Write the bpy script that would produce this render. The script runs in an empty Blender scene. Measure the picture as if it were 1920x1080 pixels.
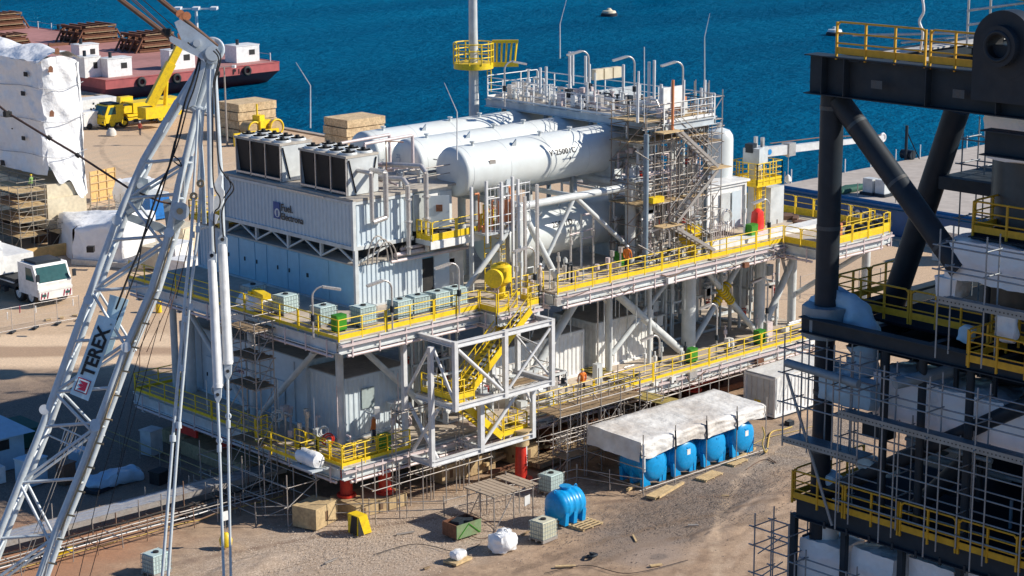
import bpy, math, random
from mathutils import Vector, Matrix, noise
from math import radians as RD, sin, cos, pi
V=Vector
S=bpy.context.scene
# ---------------- camera ----------------
FPX=3732.0; PT=RD(13.355); YW=RD(47.27); RL=RD(-0.378)
Fw=V((cos(PT)*cos(YW),cos(PT)*sin(YW),-sin(PT))); Rt0=V((sin(YW),-cos(YW),0)); Up0=Rt0.cross(Fw)
Rt=Rt0*cos(RL)+Up0*sin(RL); Up=Up0*cos(RL)-Rt0*sin(RL)
CAM=V((-63.79,-82.93,38.0))
cd=bpy.data.cameras.new('camera'); co=bpy.data.objects.new('camera',cd); S.collection.objects.link(co)
co.matrix_world=Matrix(((Rt.x,Up.x,-Fw.x,CAM.x),(Rt.y,Up.y,-Fw.y,CAM.y),(Rt.z,Up.z,-Fw.z,CAM.z),(0,0,0,1)))
cd.sensor_width=36; cd.lens=36*FPX/1920; cd.clip_end=6000; cd.clip_start=1
S.camera=co
# ---------------- sky, sun, exposure ----------------
EL=RD(33); AZ=V((0.72,-0.69)).normalized()
SD=V((AZ.x*cos(EL),AZ.y*cos(EL),sin(EL)))
W=bpy.data.worlds.new('World'); S.world=W; W.use_nodes=True
nt=W.node_tree; sk=nt.nodes.new('ShaderNodeTexSky'); sk.sky_type='NISHITA'; sk.sun_disc=False
sk.sun_elevation=EL; sk.sun_rotation=math.atan2(AZ.x,AZ.y); sk.air_density=1.0; sk.dust_density=0.25; sk.ozone_density=3.0
nt.nodes['Background'].inputs[1].default_value=0.066
tn=nt.nodes.new('ShaderNodeMixRGB'); tn.blend_type='MULTIPLY'; tn.inputs[0].default_value=1; tn.inputs[2].default_value=(.60,.97,1.35,1)
nt.links.new(sk.outputs[0],tn.inputs[1]); nt.links.new(tn.outputs[0],nt.nodes['Background'].inputs[0])
sl=bpy.data.lights.new('sun','SUN'); sl.energy=5.0; sl.angle=RD(0.53); sl.color=(1,0.925,0.81)
so=bpy.data.objects.new('sun',sl); S.collection.objects.link(so); so.rotation_euler=SD.to_track_quat('Z','Y').to_euler()
S.view_settings.view_transform='Standard'; S.view_settings.look='None'; S.view_settings.exposure=0.23; S.view_settings.gamma=1
S.view_settings.use_curve_mapping=False
# pixel of the 1920x1080 photograph -> point on a real plane of the place
def ray(x,y): return Fw+Rt*((x-960)/FPX)-Up*((y-540)/FPX)
def az(x,y,z): r=ray(x,y); return CAM+r*((z-CAM.z)/r.z)
def ay(x,y,Y): r=ray(x,y); return CAM+r*((Y-CAM.y)/r.y)
def ax(x,y,X): r=ray(x,y); return CAM+r*((X-CAM.x)/r.x)
def ad(x,y,d): return CAM+ray(x,y)*d
# ---------------- materials ----------------
def sr(r,g,b): return tuple(((c/255)/12.92 if c/255<=0.04045 else ((c/255+0.055)/1.055)**2.4) for c in (r,g,b))
MATS={}
def mat(name,col,rough=.5,dirt=.25,dcol=(.16,.12,.09),scale=.6,metal=0.,bump=0.,bscale=4,streak=False,var=.12,spec=.5):
    if name in MATS: return MATS[name]
    m=bpy.data.materials.new(name); m.use_nodes=True; n=m.node_tree; N=n.nodes; L=n.links
    b=N['Principled BSDF']; b.inputs['Roughness'].default_value=rough; b.inputs['Metallic'].default_value=metal; b.inputs['Specular IOR Level'].default_value=spec
    g=N.new('ShaderNodeNewGeometry'); 
    mp=N.new('ShaderNodeMapping'); L.new(g.outputs['Position'],mp.inputs[0])
    mp.inputs['Scale'].default_value=(1,1,.25 if streak else 1)
    t=N.new('ShaderNodeTexNoise'); t.inputs['Scale'].default_value=scale; t.inputs['Detail'].default_value=9; t.inputs['Roughness'].default_value=.65
    L.new(mp.outputs[0],t.inputs[0])
    r=N.new('ShaderNodeValToRGB'); r.color_ramp.elements[0].position=.45; r.color_ramp.elements[1].position=.75
    r.color_ramp.elements[0].color=(0,0,0,1); r.color_ramp.elements[1].color=(dirt,dirt,dirt,1)
    L.new(t.outputs[0],r.inputs[0])
    x=N.new('ShaderNodeMixRGB'); x.inputs[1].default_value=(*col,1); x.inputs[2].default_value=(*dcol,1)
    L.new(r.outputs[0],x.inputs[0])
    t2=N.new('ShaderNodeTexNoise'); t2.inputs['Scale'].default_value=scale*5; t2.inputs['Detail'].default_value=5
    L.new(g.outputs['Position'],t2.inputs[0])
    mr=N.new('ShaderNodeMapRange'); mr.inputs[3].default_value=1-var; mr.inputs[4].default_value=1+var; mr.inputs[1].default_value=.3; mr.inputs[2].default_value=.7
    L.new(t2.outputs[0],mr.inputs[0])
    x2=N.new('ShaderNodeMixRGB'); x2.blend_type='MULTIPLY'; x2.inputs[0].default_value=1
    L.new(x.outputs[0],x2.inputs[1]); L.new(mr.outputs[0],x2.inputs[2]); L.new(x2.outputs[0],b.inputs['Base Color'])
    if bump:
        t3=N.new('ShaderNodeTexNoise'); t3.inputs['Scale'].default_value=bscale; t3.inputs['Detail'].default_value=8
        L.new(g.outputs['Position'],t3.inputs[0])
        bp=N.new('ShaderNodeBump'); bp.inputs['Strength'].default_value=1; bp.inputs['Distance'].default_value=bump
        L.new(t3.outputs[0],bp.inputs['Height']); L.new(bp.outputs[0],b.inputs['Normal'])
    MATS[name]=m; return m
GREY=mat('grey paint',(.52,.57,.60),.42,.35,(.22,.18,.15),.5,streak=True)
LGREY=mat('light grey paint',(.60,.63,.63),.4,.25,(.3,.25,.2),.4,streak=True)
TANKW=mat('tank white paint',(.70,.74,.73),.28,.28,(.42,.38,.31),.35,var=.035,streak=True)
CABW=mat('cabin grey wall paint',(.58,.66,.71),.45,.22,(.3,.28,.25),.5,streak=True,var=.05)
WHITE=mat('white paint',(.80,.80,.78),.4,.16,(.35,.28,.22),.5,streak=True)
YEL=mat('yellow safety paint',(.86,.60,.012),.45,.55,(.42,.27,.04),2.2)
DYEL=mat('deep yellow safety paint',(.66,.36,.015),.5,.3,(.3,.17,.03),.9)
STEEL=mat('galvanised tube',(.40,.37,.34),.5,.5,(.24,.16,.11),2.5,metal=.35)
RUSTT=mat('rusty tube',(.25,.15,.10),.75,.6,(.12,.06,.035),2.5)
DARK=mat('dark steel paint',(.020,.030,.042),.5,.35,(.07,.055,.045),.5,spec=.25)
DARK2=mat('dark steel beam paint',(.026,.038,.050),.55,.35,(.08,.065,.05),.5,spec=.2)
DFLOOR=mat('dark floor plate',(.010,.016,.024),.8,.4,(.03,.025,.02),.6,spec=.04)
BLACK=mat('black rubber',(.015,.015,.016),.7,.3,(.08,.07,.06),2)
COIL=mat('black cooling coil',(.010,.010,.012),.65,.2,(.03,.03,.03),3)
RED=mat('red paint',(.62,.035,.02),.45,.3,(.25,.05,.03),1.5)
RUST=mat('rusty steel',(.20,.085,.045),.85,.7,(.08,.035,.02),1.5,var=.25)
SANDY=mat('sandy painted steel block',(.50,.37,.20),.8,.7,(.24,.15,.08),1.2,var=.2)
WOOD=mat('weathered timber board',(.30,.21,.12),.85,.7,(.14,.09,.055),1.4,var=.25)
WOODL=mat('pale timber',(.58,.42,.22),.8,.5,(.34,.22,.11),1.2,var=.2)
PLY=mat('bright plywood',(.68,.44,.17),.75,.4,(.45,.27,.1),1,var=.12)
STONE=mat('pale timber matting',(.60,.45,.27),.9,.75,(.30,.19,.10),.9,var=.25,bump=.05)
BTANK=mat('blue polyethylene',(.002,.30,.66),.35,.12,(.06,.26,.48),1.3,var=.12)
TARP=mat('white tarpaulin',(.72,.72,.70),.55,.35,(.42,.38,.33),.5,bump=.10,bscale=1.3,var=.06)
TARPD=mat('dusty tarpaulin',(.76,.75,.72),.6,.75,(.42,.33,.25),.3,bump=.13,bscale=1.5,var=.1)
WRAP=mat('white shrink wrap',(.86,.87,.88),.32,.12,(.66,.64,.6),.4,bump=.20,bscale=1.1,var=.04)
BLUEW=mat('pale blue sheeting',(.42,.60,.72),.5,.25,(.3,.35,.4),.6,bump=.08,bscale=1.5,var=.06)
CABB=mat('blue cabin wall paint',(.30,.55,.70),.45,.2,(.2,.25,.28),.5,streak=True,var=.05)
CREAM=mat('cream paint',(.66,.58,.42),.6,.4,(.4,.3,.2),.6)
IBCP=mat('milky plastic',(.50,.62,.60),.35,.3,(.30,.42,.42),1.2,var=.08)
IBCY=mat('yellowed milky plastic',(.62,.60,.46),.4,.3,(.3,.42,.36),1.2,var=.08)
CAGE=mat('cage wire',(.30,.36,.37),.4,.3,metal=.5)
GREEN=mat('green cabinet paint',(.03,.22,.012),.45,.2,(.03,.15,.02),1)
OLIVE=mat('faded green paint',(.18,.27,.13),.7,.6,(.2,.12,.07),1.5)
DBLUE=mat('hull blue paint',(.004,.085,.24),.4,.3,(.01,.06,.12),.3)
HRED=mat('hull red paint',(.45,.10,.095),.6,.5,(.20,.06,.055),.25)
HRED2=mat('dark boot topping',(.24,.04,.045),.6,.5,(.07,.02,.02),.3)
RDECK=mat('red deck paint',(.42,.20,.18),.75,.8,(.27,.13,.11),.16,var=.12)
BDECK=mat('dusty barge deck',(.46,.41,.36),.85,.6,(.34,.28,.23),.2)
GLASS=mat('tinted glass',(.03,.10,.10),.08,.1)
GALV=mat('bright galvanised steel',(.62,.60,.58),.35,.4,(.35,.25,.2),2,metal=.5)
PINK=mat('lagged pipe',(.66,.56,.55),.4,.3,(.5,.3,.25),1.5)
BRN=mat('brown wire rope',(.16,.085,.05),.6,.5,(.07,.04,.03),3)
ROOF=mat('dusty roof plate',(.48,.44,.38),.8,.6,(.27,.21,.16),.8)
DECK=mat('dusty deck plate',(.52,.44,.35),.85,.6,(.27,.20,.15),.5,var=.15)
CONC=mat('pale concrete block',(.66,.62,.55),.85,.4,(.4,.35,.3),1)
LOGOB=mat('logo blue',(.01,.07,.28),.5,0)
LOGOR=mat('logo dark red',(.30,.01,.05),.5,0)
TXT=mat('lettering black',(.008,.008,.01),.5,0)
TXW=mat('lettering pale',(.62,.64,.66),.5,0)
SIGNW=mat('sign board pale blue',(.58,.78,.86),.4,.1)
ORANGE=mat('orange primer',(.66,.24,.10),.6,.4,(.4,.15,.07),2)
HOSE=mat('yellow hose',(.55,.38,.10),.6,.2)
GATE=mat('dark green net',(.02,.10,.07),.8,.2)
# ---------------- object bookkeeping ----------------
OFF={}
COL=S.collection
def tag(o,label=None,cat=None,group=None,kind=None):
    if label: o['label']=label
    if cat: o['category']=cat
    if group: o['group']=group
    if kind: o['kind']=kind
    return o
def thing(name,label,cat,loc=(0,0,0),group=None):
    o=bpy.data.objects.new(name,None); COL.objects.link(o); o.location=loc; o.empty_display_size=.3
    OFF[o.name]=V(loc); return tag(o,label,cat,group)
def copy_tree(src,loc,rz=0,label=None,group=None,parent=None):
    c=src.copy(); COL.objects.link(c)
    if parent is None:
        c.location=loc; c.rotation_euler=(0,0,rz); OFF[c.name]=V(loc)
        if label: c['label']=label
        if group: c['group']=group
    else: c.parent=parent
    for ch in src.children: copy_tree(ch,None,parent=c)
    return c
class M:
    def __init__(s): s.v=[]; s.f=[]; s.sm=[]
    def add(s,vs,fs,smooth=False):
        o=len(s.v); s.v+=[tuple(p) for p in vs]; s.f+=[tuple(i+o for i in f) for f in fs]; s.sm+=[smooth]*len(fs); return s
    def bx(s,x0,x1,y0,y1,z0,z1):
        return s.add([(x0,y0,z0),(x1,y0,z0),(x1,y1,z0),(x0,y1,z0),(x0,y0,z1),(x1,y0,z1),(x1,y1,z1),(x0,y1,z1)],
            [(0,3,2,1),(4,5,6,7),(0,1,5,4),(1,2,6,5),(2,3,7,6),(3,0,4,7)])
    def cb(s,c,d,rz=0):
        h=[q/2 for q in d]; a,b=cos(rz),sin(rz); vs=[]
        for z in (-h[2],h[2]):
            for x,y in ((-h[0],-h[1]),(h[0],-h[1]),(h[0],h[1]),(-h[0],h[1])): vs.append((c[0]+x*a-y*b,c[1]+x*b+y*a,c[2]+z))
        return s.add(vs,[(0,3,2,1),(4,5,6,7),(0,1,5,4),(1,2,6,5),(2,3,7,6),(3,0,4,7)])
    def frame(s,a,b,up=None):
        d=(V(b)-V(a)).normalized(); u=V((0,0,1)) if up is None else V(up)
        if abs(d.dot(u))>.97: u=V((1,0,0)) if abs(d.x)<.9 else V((0,1,0))
        r=d.cross(u).normalized(); return d,r,r.cross(d).normalized()
    def tube(s,a,b,r,n=8,r2=None,cap=True):
        a=V(a);b=V(b)
        if (b-a).length<1e-5: return s
        d,x,y=s.frame(a,b); r2=r if r2 is None else r2
        vs=[a+(x*cos(2*pi*i/n)+y*sin(2*pi*i/n))*r for i in range(n)]+[b+(x*cos(2*pi*i/n)+y*sin(2*pi*i/n))*r2 for i in range(n)]
        s.add(vs,[(i,(i+1)%n,(i+1)%n+n,i+n) for i in range(n)],True)
        if cap: s.add(vs,[tuple(range(n))[::-1],tuple(range(n,2*n))])
        return s
    def path(s,pts,r,n=6):
        for a,b in zip(pts,pts[1:]): s.tube(a,b,r,n)
        return s
    def beam(s,a,b,w,h,up=None):
        a=V(a);b=V(b); d,x,y=s.frame(a,b,up); vs=[]
        for p in (a,b):
            for i,j in ((-1,-1),(1,-1),(1,1),(-1,1)): vs.append(p+x*w/2*i+y*h/2*j)
        return s.add(vs,[(0,3,2,1),(4,5,6,7),(0,1,5,4),(1,2,6,5),(2,3,7,6),(3,0,4,7)])
    def ibeam(s,a,b,w,h,t=.04,up=None):
        a=V(a);b=V(b); d,x,y=s.frame(a,b,up)
        s.beam(a+y*(h/2-t/2),b+y*(h/2-t/2),w,t,up); s.beam(a-y*(h/2-t/2),b-y*(h/2-t/2),w,t,up); s.beam(a,b,t,h-2*t-.004,up)
        return s
    def lathe(s,o,d,prof,n=24,cap=True):
        o=V(o); d=V(d).normalized(); _,x,y=s.frame(o,o+d); vs=[]
        for (t,r) in prof:
            for i in range(n): vs.append(o+d*t+(x*cos(2*pi*i/n)+y*sin(2*pi*i/n))*r)
        dr=[math.atan2(prof[k+1][1]-prof[k][1],prof[k+1][0]-prof[k][0]) for k in range(len(prof)-1)]; k0=0
        for k in range(1,len(prof)):
            if k==len(prof)-1 or abs((dr[k]-dr[k-1]+pi)%(2*pi)-pi)>.62:
                m=k-k0; s.add(vs[k0*n:(k+1)*n],[(q*n+i,q*n+(i+1)%n,(q+1)*n+(i+1)%n,(q+1)*n+i) for q in range(m) for i in range(n)],True); k0=k
        if cap: s.add([vs[i] for i in range(n)],[tuple(range(n))[::-1]]); s.add([vs[i] for i in range(len(vs)-n,len(vs))],[tuple(range(n))])
        return s
    def torus(s,o,d,R,r,n=16,m=6):
        o=V(o); d=V(d).normalized(); _,x,y=s.frame(o,o+d); vs=[];fs=[]
        for i in range(n):
            c=x*cos(2*pi*i/n)+y*sin(2*pi*i/n)
            for j in range(m): vs.append(o+c*(R+r*cos(2*pi*j/m))+d*(r*sin(2*pi*j/m)))
        for i in range(n):
            for j in range(m): fs.append((i*m+j,((i+1)%n)*m+j,((i+1)%n)*m+(j+1)%m,i*m+(j+1)%m))
        return s.add(vs,fs,True)
    def prism(s,pts,e):   # flat outline pts (3D) extruded by vector e
        n=len(pts); e=V(e); vs=[V(p) for p in pts]+[V(p)+e for p in pts]
        return s.add(vs,[tuple(range(n))[::-1],tuple(range(n,2*n))]+[(i,(i+1)%n,(i+1)%n+n,i+n) for i in range(n)])
    def corr(s,a,b,z0,z1,out,pitch=.28,dep=.045):   # corrugated sheet from a to b (xy)
        a=V((a[0],a[1],0)); b=V((b[0],b[1],0)); L=(b-a).length; d=(b-a)/L; o=V((out[0],out[1],0)); n=max(1,round(L/pitch)); p=L/n
        q=[]
        for k in range(n):
            for t,h in ((0,0),(.34,0),(.5,1),(.84,1)): q.append(a+d*(p*(k+t))+o*(h*dep))
        q.append(b.copy()); vs=[(*v.xy,z0) for v in q]+[(*v.xy,z1) for v in q]; m=len(q)
        return s.add(vs,[(i,i+1,i+1+m,i+m) for i in range(m-1)])
    def build(s,name,m,parent=None,label=None,**k):
        off=V((0,0,0)); p=parent
        if p is not None:
            while p.parent: p=p.parent
            off=OFF.get(p.name,V((0,0,0)))
        me=bpy.data.meshes.new(name); me.from_pydata([(a-off.x,b-off.y,c-off.z) for a,b,c in s.v],[],s.f)
        me.polygons.foreach_set('use_smooth',s.sm); me.materials.append(m); me.update()
        o=bpy.data.objects.new(name,me); COL.objects.link(o)
        if parent is not None: o.parent=parent
        if label: o['label']=label
        for a,b in k.items(): o[a]=b
        return o
def struct(name,b,m): return b.build(name,m,kind='structure')
def text(s,o,xd,yd,size,m,parent,name='lettering',bold=0.0,space=1.0,xs=1.0):
    c=bpy.data.curves.new('t','FONT'); c.body=s; c.size=size; c.extrude=.008; c.offset=bold*size; c.space_character=space
    t=bpy.data.objects.new('t',c); COL.objects.link(t); bpy.context.view_layer.update()
    me=bpy.data.meshes.new_from_object(t); bpy.data.objects.remove(t)
    xd=V(xd).normalized(); yd=V(yd).normalized(); zd=xd.cross(yd); o=V(o); p=parent
    while p and p.parent: p=p.parent
    off=OFF.get(p.name,V((0,0,0))) if p else V((0,0,0))
    for v in me.vertices: v.co=o+xd*v.co.x*xs+yd*v.co.y+zd*v.co.z-off
    me.materials.clear(); me.materials.append(m)
    ob=bpy.data.objects.new(name,me); COL.objects.link(ob)
    if parent: ob.parent=parent
    return ob
def rbox(size,seed=0,amp=.1,sub=8,round_=.25,sag=0,fs=.8):  # soft lumpy box, centre of base at origin
    b=M(); sx,sy,sz=size; n=sub; g=[-1+2*i/n for i in range(n+1)]
    def mp(p):
        x,y,z=p; q=V((x,y,z)); l=q.length; inf=max(abs(x),abs(y),abs(z))
        sph=q/l; v=q*(1-round_)+sph*round_*1.25
        w=V((v.x*sx/2,v.y*sy/2,(v.z+1)*sz/2))
        nz=noise.noise_vector(w*fs+V((seed*7.1,seed*3.3,seed)))+noise.noise_vector(w*fs*2.7+V((seed,9,4)))*.5
        w+=nz*amp
        if w.z<0: w.z=0
        return w
    for ax_ in range(3):
        for sg in (-1,1):
            vs=[];
            for i in g:
                for j in g:
                    p=[0,0,0]; p[ax_]=sg; p[(ax_+1)%3]=i; p[(ax_+2)%3]=j; vs.append(mp(p))
            fs_=[]
            for i in range(n):
                for j in range(n):
                    q=(i*(n+1)+j,(i+1)*(n+1)+j,(i+1)*(n+1)+j+1,i*(n+1)+j+1); fs_.append(q if sg>0 else q[::-1])
            b.add(vs,fs_,True)
    return b
def moved(b,loc,rz=0):
    a,c=cos(rz),sin(rz); r=M(); r.f=b.f; r.sm=b.sm; r.v=[(x*a-y*c+loc[0],x*c+y*a+loc[1],z+loc[2]) for x,y,z in b.v]; return r
def rail(parent,pts,m=YEL,h=1.1,toe=.18,step=1.6,r=.032,name='railing',label=None,loops=False,panel=0):
    """one mesh per straight run: three rails, posts, toe board"""
    for a,b in zip(pts,pts[1:]):
        a=V(a);b=V(b); k=M(); L=(b-a).length; d=(b-a)/L
        up=V((0,0,1))
        segs=[(a,b)]
        if panel:
            n=max(1,round(L/panel)); segs=[(a+d*(L/n*i+.06),a+d*(L/n*(i+1)-.06)) for i in range(n)]
        for p,q in segs:
            l=(q-p).length
            if panel:
                c=.14; k.path([p+up*.1,p+up*(h-c),p+up*h+d*c,q+up*h-d*c,q+up*(h-c),q+up*.1],r)
            else: k.tube(p+up*h,q+up*h,r,6)
            k.tube(p+up*h*.66,q+up*h*.66,r*.8,5); k.tube(p+up*h*.34,q+up*h*.34,r*.8,5)
            n=max(1,round(l/step))
            for i in range(n+1):
                s_=p+d*(l*i/n); k.beam(s_+up*-.22,s_+up*h,r*1.9,r*1.9)
            if toe: k.beam(p+up*toe/2,q+up*toe/2,.03,toe)
        k.build(name,m,parent,label)
def ladder(parent,a,z0,z1,d,m=YEL,w=.5,cage=False,name='ladder'):
    k=M(); a=V((a[0],a[1],0)); d=V((d[0],d[1],0)).normalized()*w/2; n_=V((-d.y,d.x,0)).normalized()
    for s_ in (-1,1): k.tube(a+d*s_+V((0,0,z0)),a+d*s_+V((0,0,z1)),.035,6)
    z=z0+.2
    while z<z1: k.tube(a-d+V((0,0,z)),a+d+V((0,0,z)),.02,5); z+=.3
    if cage:
        z=z0+2.2
        while z<z1+1: 
            pts=[a+V((0,0,z))+d.normalized()*cos(t)*.38+n_*sin(t)*.7 for t in [pi*i/6 for i in range(7)]]; k.path(pts,.025,4); z+=.8
    k.build(name,m,parent)
def scaffold(name,label,x0,x1,y0,y1,z0,z1,lifts,bx=2.0,by=1.3,boards=(),brace=True,group=None,m=STEEL,seed=0,extra=.9,mid=True,bm=None):
    R=random.Random(seed); t=thing(name,label,'scaffold',(x0,y0,z0),group)
    nx=max(1,round((x1-x0)/bx)); ny=max(1,round((y1-y0)/by)); r=.034
    xs=[x0+(x1-x0)*i/nx for i in range(nx+1)]; ys=[y0+(y1-y0)*i/ny for i in range(ny+1)]
    for i,x in enumerate(xs):
        for j,y in enumerate(ys):
            if 0<i<nx and 0<j<ny: continue
            M().tube((x,y,z0),(x,y,z1+extra*R.uniform(.4,1.1)),r,6).build('standard',m,t)
    for l in range(1,lifts+1):
        z=z0+(z1-z0)*l/lifts; k=M()
        for dz in ((0,.5,1.0) if (mid and l in boards) else (0,)):
            zz=z+dz
            for y in ((ys[0],ys[-1])): k.tube((x0-.25*R.random(),y,zz),(x1+.25*R.random(),y,zz),r*.9,5)
            for x in (xs if dz==0 else (xs[0],xs[-1])): k.tube((x,y0-.2*R.random(),zz),(x,y1+.2*R.random(),zz),r*.9,5)
        k.build('ledger',m,t)
        if l in boards:
            k=M(); y=ys[0]+.03
            while y+.2<ys[-1]: 
                k.bx(x0-.1+R.uniform(-.15,.1),x1+.1+R.uniform(-.1,.15),y,y+.215,z+.04+R.uniform(0,.012),z+.085); y+=.235
            k.build('deck_board',bm or WOOD,t)
    if brace:
        for l in range(lifts):
            za=z0+(z1-z0)*l/lifts; zb=z0+(z1-z0)*(l+1)/lifts
            i=R.randrange(nx); j=R.randrange(ny)
            M().tube((xs[i],y0-.05,za),(xs[i+1],y0-.05,zb),r*.9,5).build('brace',m,t); M().tube((x0-.05,ys[j+1],za),(x0-.05,ys[j],zb),r*.9,5).build('brace',m,t)
    return t
def curve(pts,n=8):
    o=[]; P=[V(p) for p in pts]; P=[P[0]]+P+[P[-1]]
    for i in range(1,len(P)-2):
        for j in range(n):
            t=j/n; a,b,c,d=P[i-1:i+3]; o.append(.5*((2*b)+(c-a)*t+(2*a-5*b+4*c-d)*t*t+(3*b-a-3*c+d)*t**3))
    o.append(P[-2]); return o
# ================= THE SETTING =================
def ground_mat():
    m=bpy.data.materials.new('yard ground'); m.use_nodes=True; n=m.node_tree; N=n.nodes; L=n.links; b=N['Principled BSDF']; b.inputs['Roughness'].default_value=.95
    g=N.new('ShaderNodeNewGeometry'); P=g.outputs['Position']
    def noise_(sc,det=8,rough=.6,vec=None,sx=1,sy=1,rot=0):
        mp=N.new('ShaderNodeMapping'); L.new(vec or P,mp.inputs[0]); mp.inputs['Scale'].default_value=(sx,sy,1); mp.inputs['Rotation'].default_value=(0,0,rot)
        t=N.new('ShaderNodeTexNoise'); t.inputs['Scale'].default_value=sc; t.inputs['Detail'].default_value=det; t.inputs['Roughness'].default_value=rough
        L.new(mp.outputs[0],t.inputs[0]); return t.outputs[0]
    def rng(s,a,c,lo=0,hi=1):
        r=N.new('ShaderNodeMapRange'); r.inputs[1].default_value=a; r.inputs[2].default_value=c; r.inputs[3].default_value=lo; r.inputs[4].default_value=hi; L.new(s,r.inputs[0]); return r.outputs[0]
    def mix(f,a,c,ty='MIX'):
        x=N.new('ShaderNodeMixRGB'); x.blend_type=ty
        for i,q in ((0,f),(1,a),(2,c)):
            if hasattr(q,'is_output') or not isinstance(q,(tuple,float,int)): L.new(q,x.inputs[i])
            else: x.inputs[i].default_value=(*q,1) if isinstance(q,tuple) else q
        return x.outputs[0]
    def blob(cx,cy,rx,ry,rot,soft=.35,ns=.5,nsc=.35):
        s=N.new('ShaderNodeVectorMath'); s.operation='SUBTRACT'; L.new(P,s.inputs[0]); s.inputs[1].default_value=(cx,cy,0)
        mp=N.new('ShaderNodeMapping'); L.new(s.outputs[0],mp.inputs[0]); mp.inputs['Rotation'].default_value=(0,0,-rot)
        d=N.new('ShaderNodeVectorMath'); d.operation='DIVIDE'; L.new(mp.outputs[0],d.inputs[0]); d.inputs[1].default_value=(rx,ry,1e6)
        l=N.new('ShaderNodeVectorMath'); l.operation='LENGTH'; L.new(d.outputs[0],l.inputs[0])
        a=N.new('ShaderNodeMath'); a.operation='MULTIPLY_ADD'; L.new(noise_(nsc),a.inputs[0]); a.inputs[1].default_value=ns*2; a.inputs[2].default_value=-ns
        q=N.new('ShaderNodeMath'); q.operation='ADD'; L.new(l.outputs['Value'],q.inputs[0]); L.new(a.outputs[0],q.inputs[1])
        return rng(q.outputs[0],1+soft/2,1-soft/2)
    # bulldozed sandy base, rustier near the front left, paler towards the yard
    base=mix(rng(noise_(.09),.35,.65),(.43,.285,.185),(.56,.40,.265))
    base=mix(rng(noise_(.9,10,.7),.4,.7),base,(.24,.16,.105))
    yard=mix(rng(noise_(.05,6,.6,sx=1,sy=.3),.35,.65),(.74,.54,.355),(.62,.44,.285))
    sp=N.new('ShaderNodeSeparateXYZ'); L.new(P,sp.inputs[0])
    sm=N.new('ShaderNodeMath'); sm.operation='ADD'; L.new(sp.outputs[1],sm.inputs[0])
    wob=N.new('ShaderNodeMath'); wob.operation='MULTIPLY'; L.new(noise_(.06),wob.inputs[0]); wob.inputs[1].default_value=22; L.new(wob.outputs[0],sm.inputs[1])
    sum2=N.new('ShaderNodeMath'); sum2.operation='MULTIPLY_ADD'; L.new(sp.outputs[0],sum2.inputs[0]); sum2.inputs[1].default_value=.8; L.new(sm.outputs[0],sum2.inputs[2])
    c=mix(rng(sum2.outputs[0],40,58),base,yard)
    # tracks worn by wheels
    w=N.new('ShaderNodeTexWave'); w.wave_type='BANDS'; w.inputs['Scale'].default_value=.16; w.inputs['Distortion'].default_value=14; w.inputs['Detail'].default_value=6; w.inputs['Detail Scale'].default_value=.35; w.inputs['Detail Roughness'].default_value=.7
    mp=N.new('ShaderNodeMapping'); L.new(P,mp.inputs[0]); mp.inputs['Rotation'].default_value=(0,0,1.15); L.new(mp.outputs[0],w.inputs[0])
    tr=mix(rng(w.outputs[1],.35,.8),c,mix(.5,c,(.56,.40,.27)))
    c=mix(blob(14,-24,16,9,.5,.8),c,tr)
    c=mix(blob(40,95,26,30,.5,1.2),c,mix(rng(w.outputs[1],.3,.9),c,(.64,.49,.34)))
    # light stone gravel by the front corner, dark gravel by the blue tanks
    v=N.new('ShaderNodeTexVoronoi'); v.inputs['Scale'].default_value=19; L.new(P,v.inputs[0])
    hs=N.new('ShaderNodeSeparateColor'); L.new(v.outputs['Color'],hs.inputs[0])
    lg=mix(rng(hs.outputs[0],.1,.9),(.32,.245,.185),(.66,.535,.42)); lg=mix(rng(noise_(.5),.4,.65,0,.5),lg,(.42,.295,.195))
    c=mix(blob(-1,-3.5,10.5,5.2,-.25,.5),c,lg); c=mix(blob(8.5,-4,4,3.2,0,.5),c,lg)
    dg=mix(rng(hs.outputs[1],.1,.9),(.17,.13,.105),(.32,.255,.205)); dg=mix(rng(noise_(.4),.42,.7,0,.7),dg,(.30,.21,.145))
    c=mix(blob(15.5,-11.6,9,3.6,.25,.5),c,dg); c=mix(blob(29,-8.5,7,3.2,.1,.5),c,mix(rng(hs.outputs[0],.1,.9),(.17,.13,.10),(.44,.36,.29)))
    c=mix(blob(-8,27,16,16,.3,.5),c,mix(rng(hs.outputs[1],.1,.9),(.16,.115,.085),(.31,.235,.18)))
    c=mix(blob(9,42.5,20,4.6,-.72,.25,.25),c,(.86,.64,.43)); c=mix(blob(2,48,20,1.6,-.72,.4,.3),c,(.50,.34,.22))  # pale smooth sand with its sunlight painted into the colour; darker streak along it
    c=mix(blob(-16,7,9,5,.2,.8),c,(.46,.235,.13))
    def rut(cx,cy,rad,wd,c,col,f=.9,ns=.6):
        s=N.new('ShaderNodeVectorMath'); s.operation='SUBTRACT'; L.new(P,s.inputs[0]); s.inputs[1].default_value=(cx,cy,0)
        l=N.new('ShaderNodeVectorMath'); l.operation='LENGTH'; L.new(s.outputs[0],l.inputs[0])
        q=N.new('ShaderNodeMath'); q.operation='SUBTRACT'; L.new(l.outputs['Value'],q.inputs[0]); q.inputs[1].default_value=rad
        u=N.new('ShaderNodeMath'); u.operation='MULTIPLY_ADD'; L.new(noise_(.5),u.inputs[0]); u.inputs[1].default_value=ns; L.new(q.outputs[0],u.inputs[2])
        w_=N.new('ShaderNodeMath'); w_.operation='SUBTRACT'; L.new(u.outputs[0],w_.inputs[0]); w_.inputs[1].default_value=ns/2
        a=N.new('ShaderNodeMath'); a.operation='ABSOLUTE'; L.new(w_.outputs[0],a.inputs[0])
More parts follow.
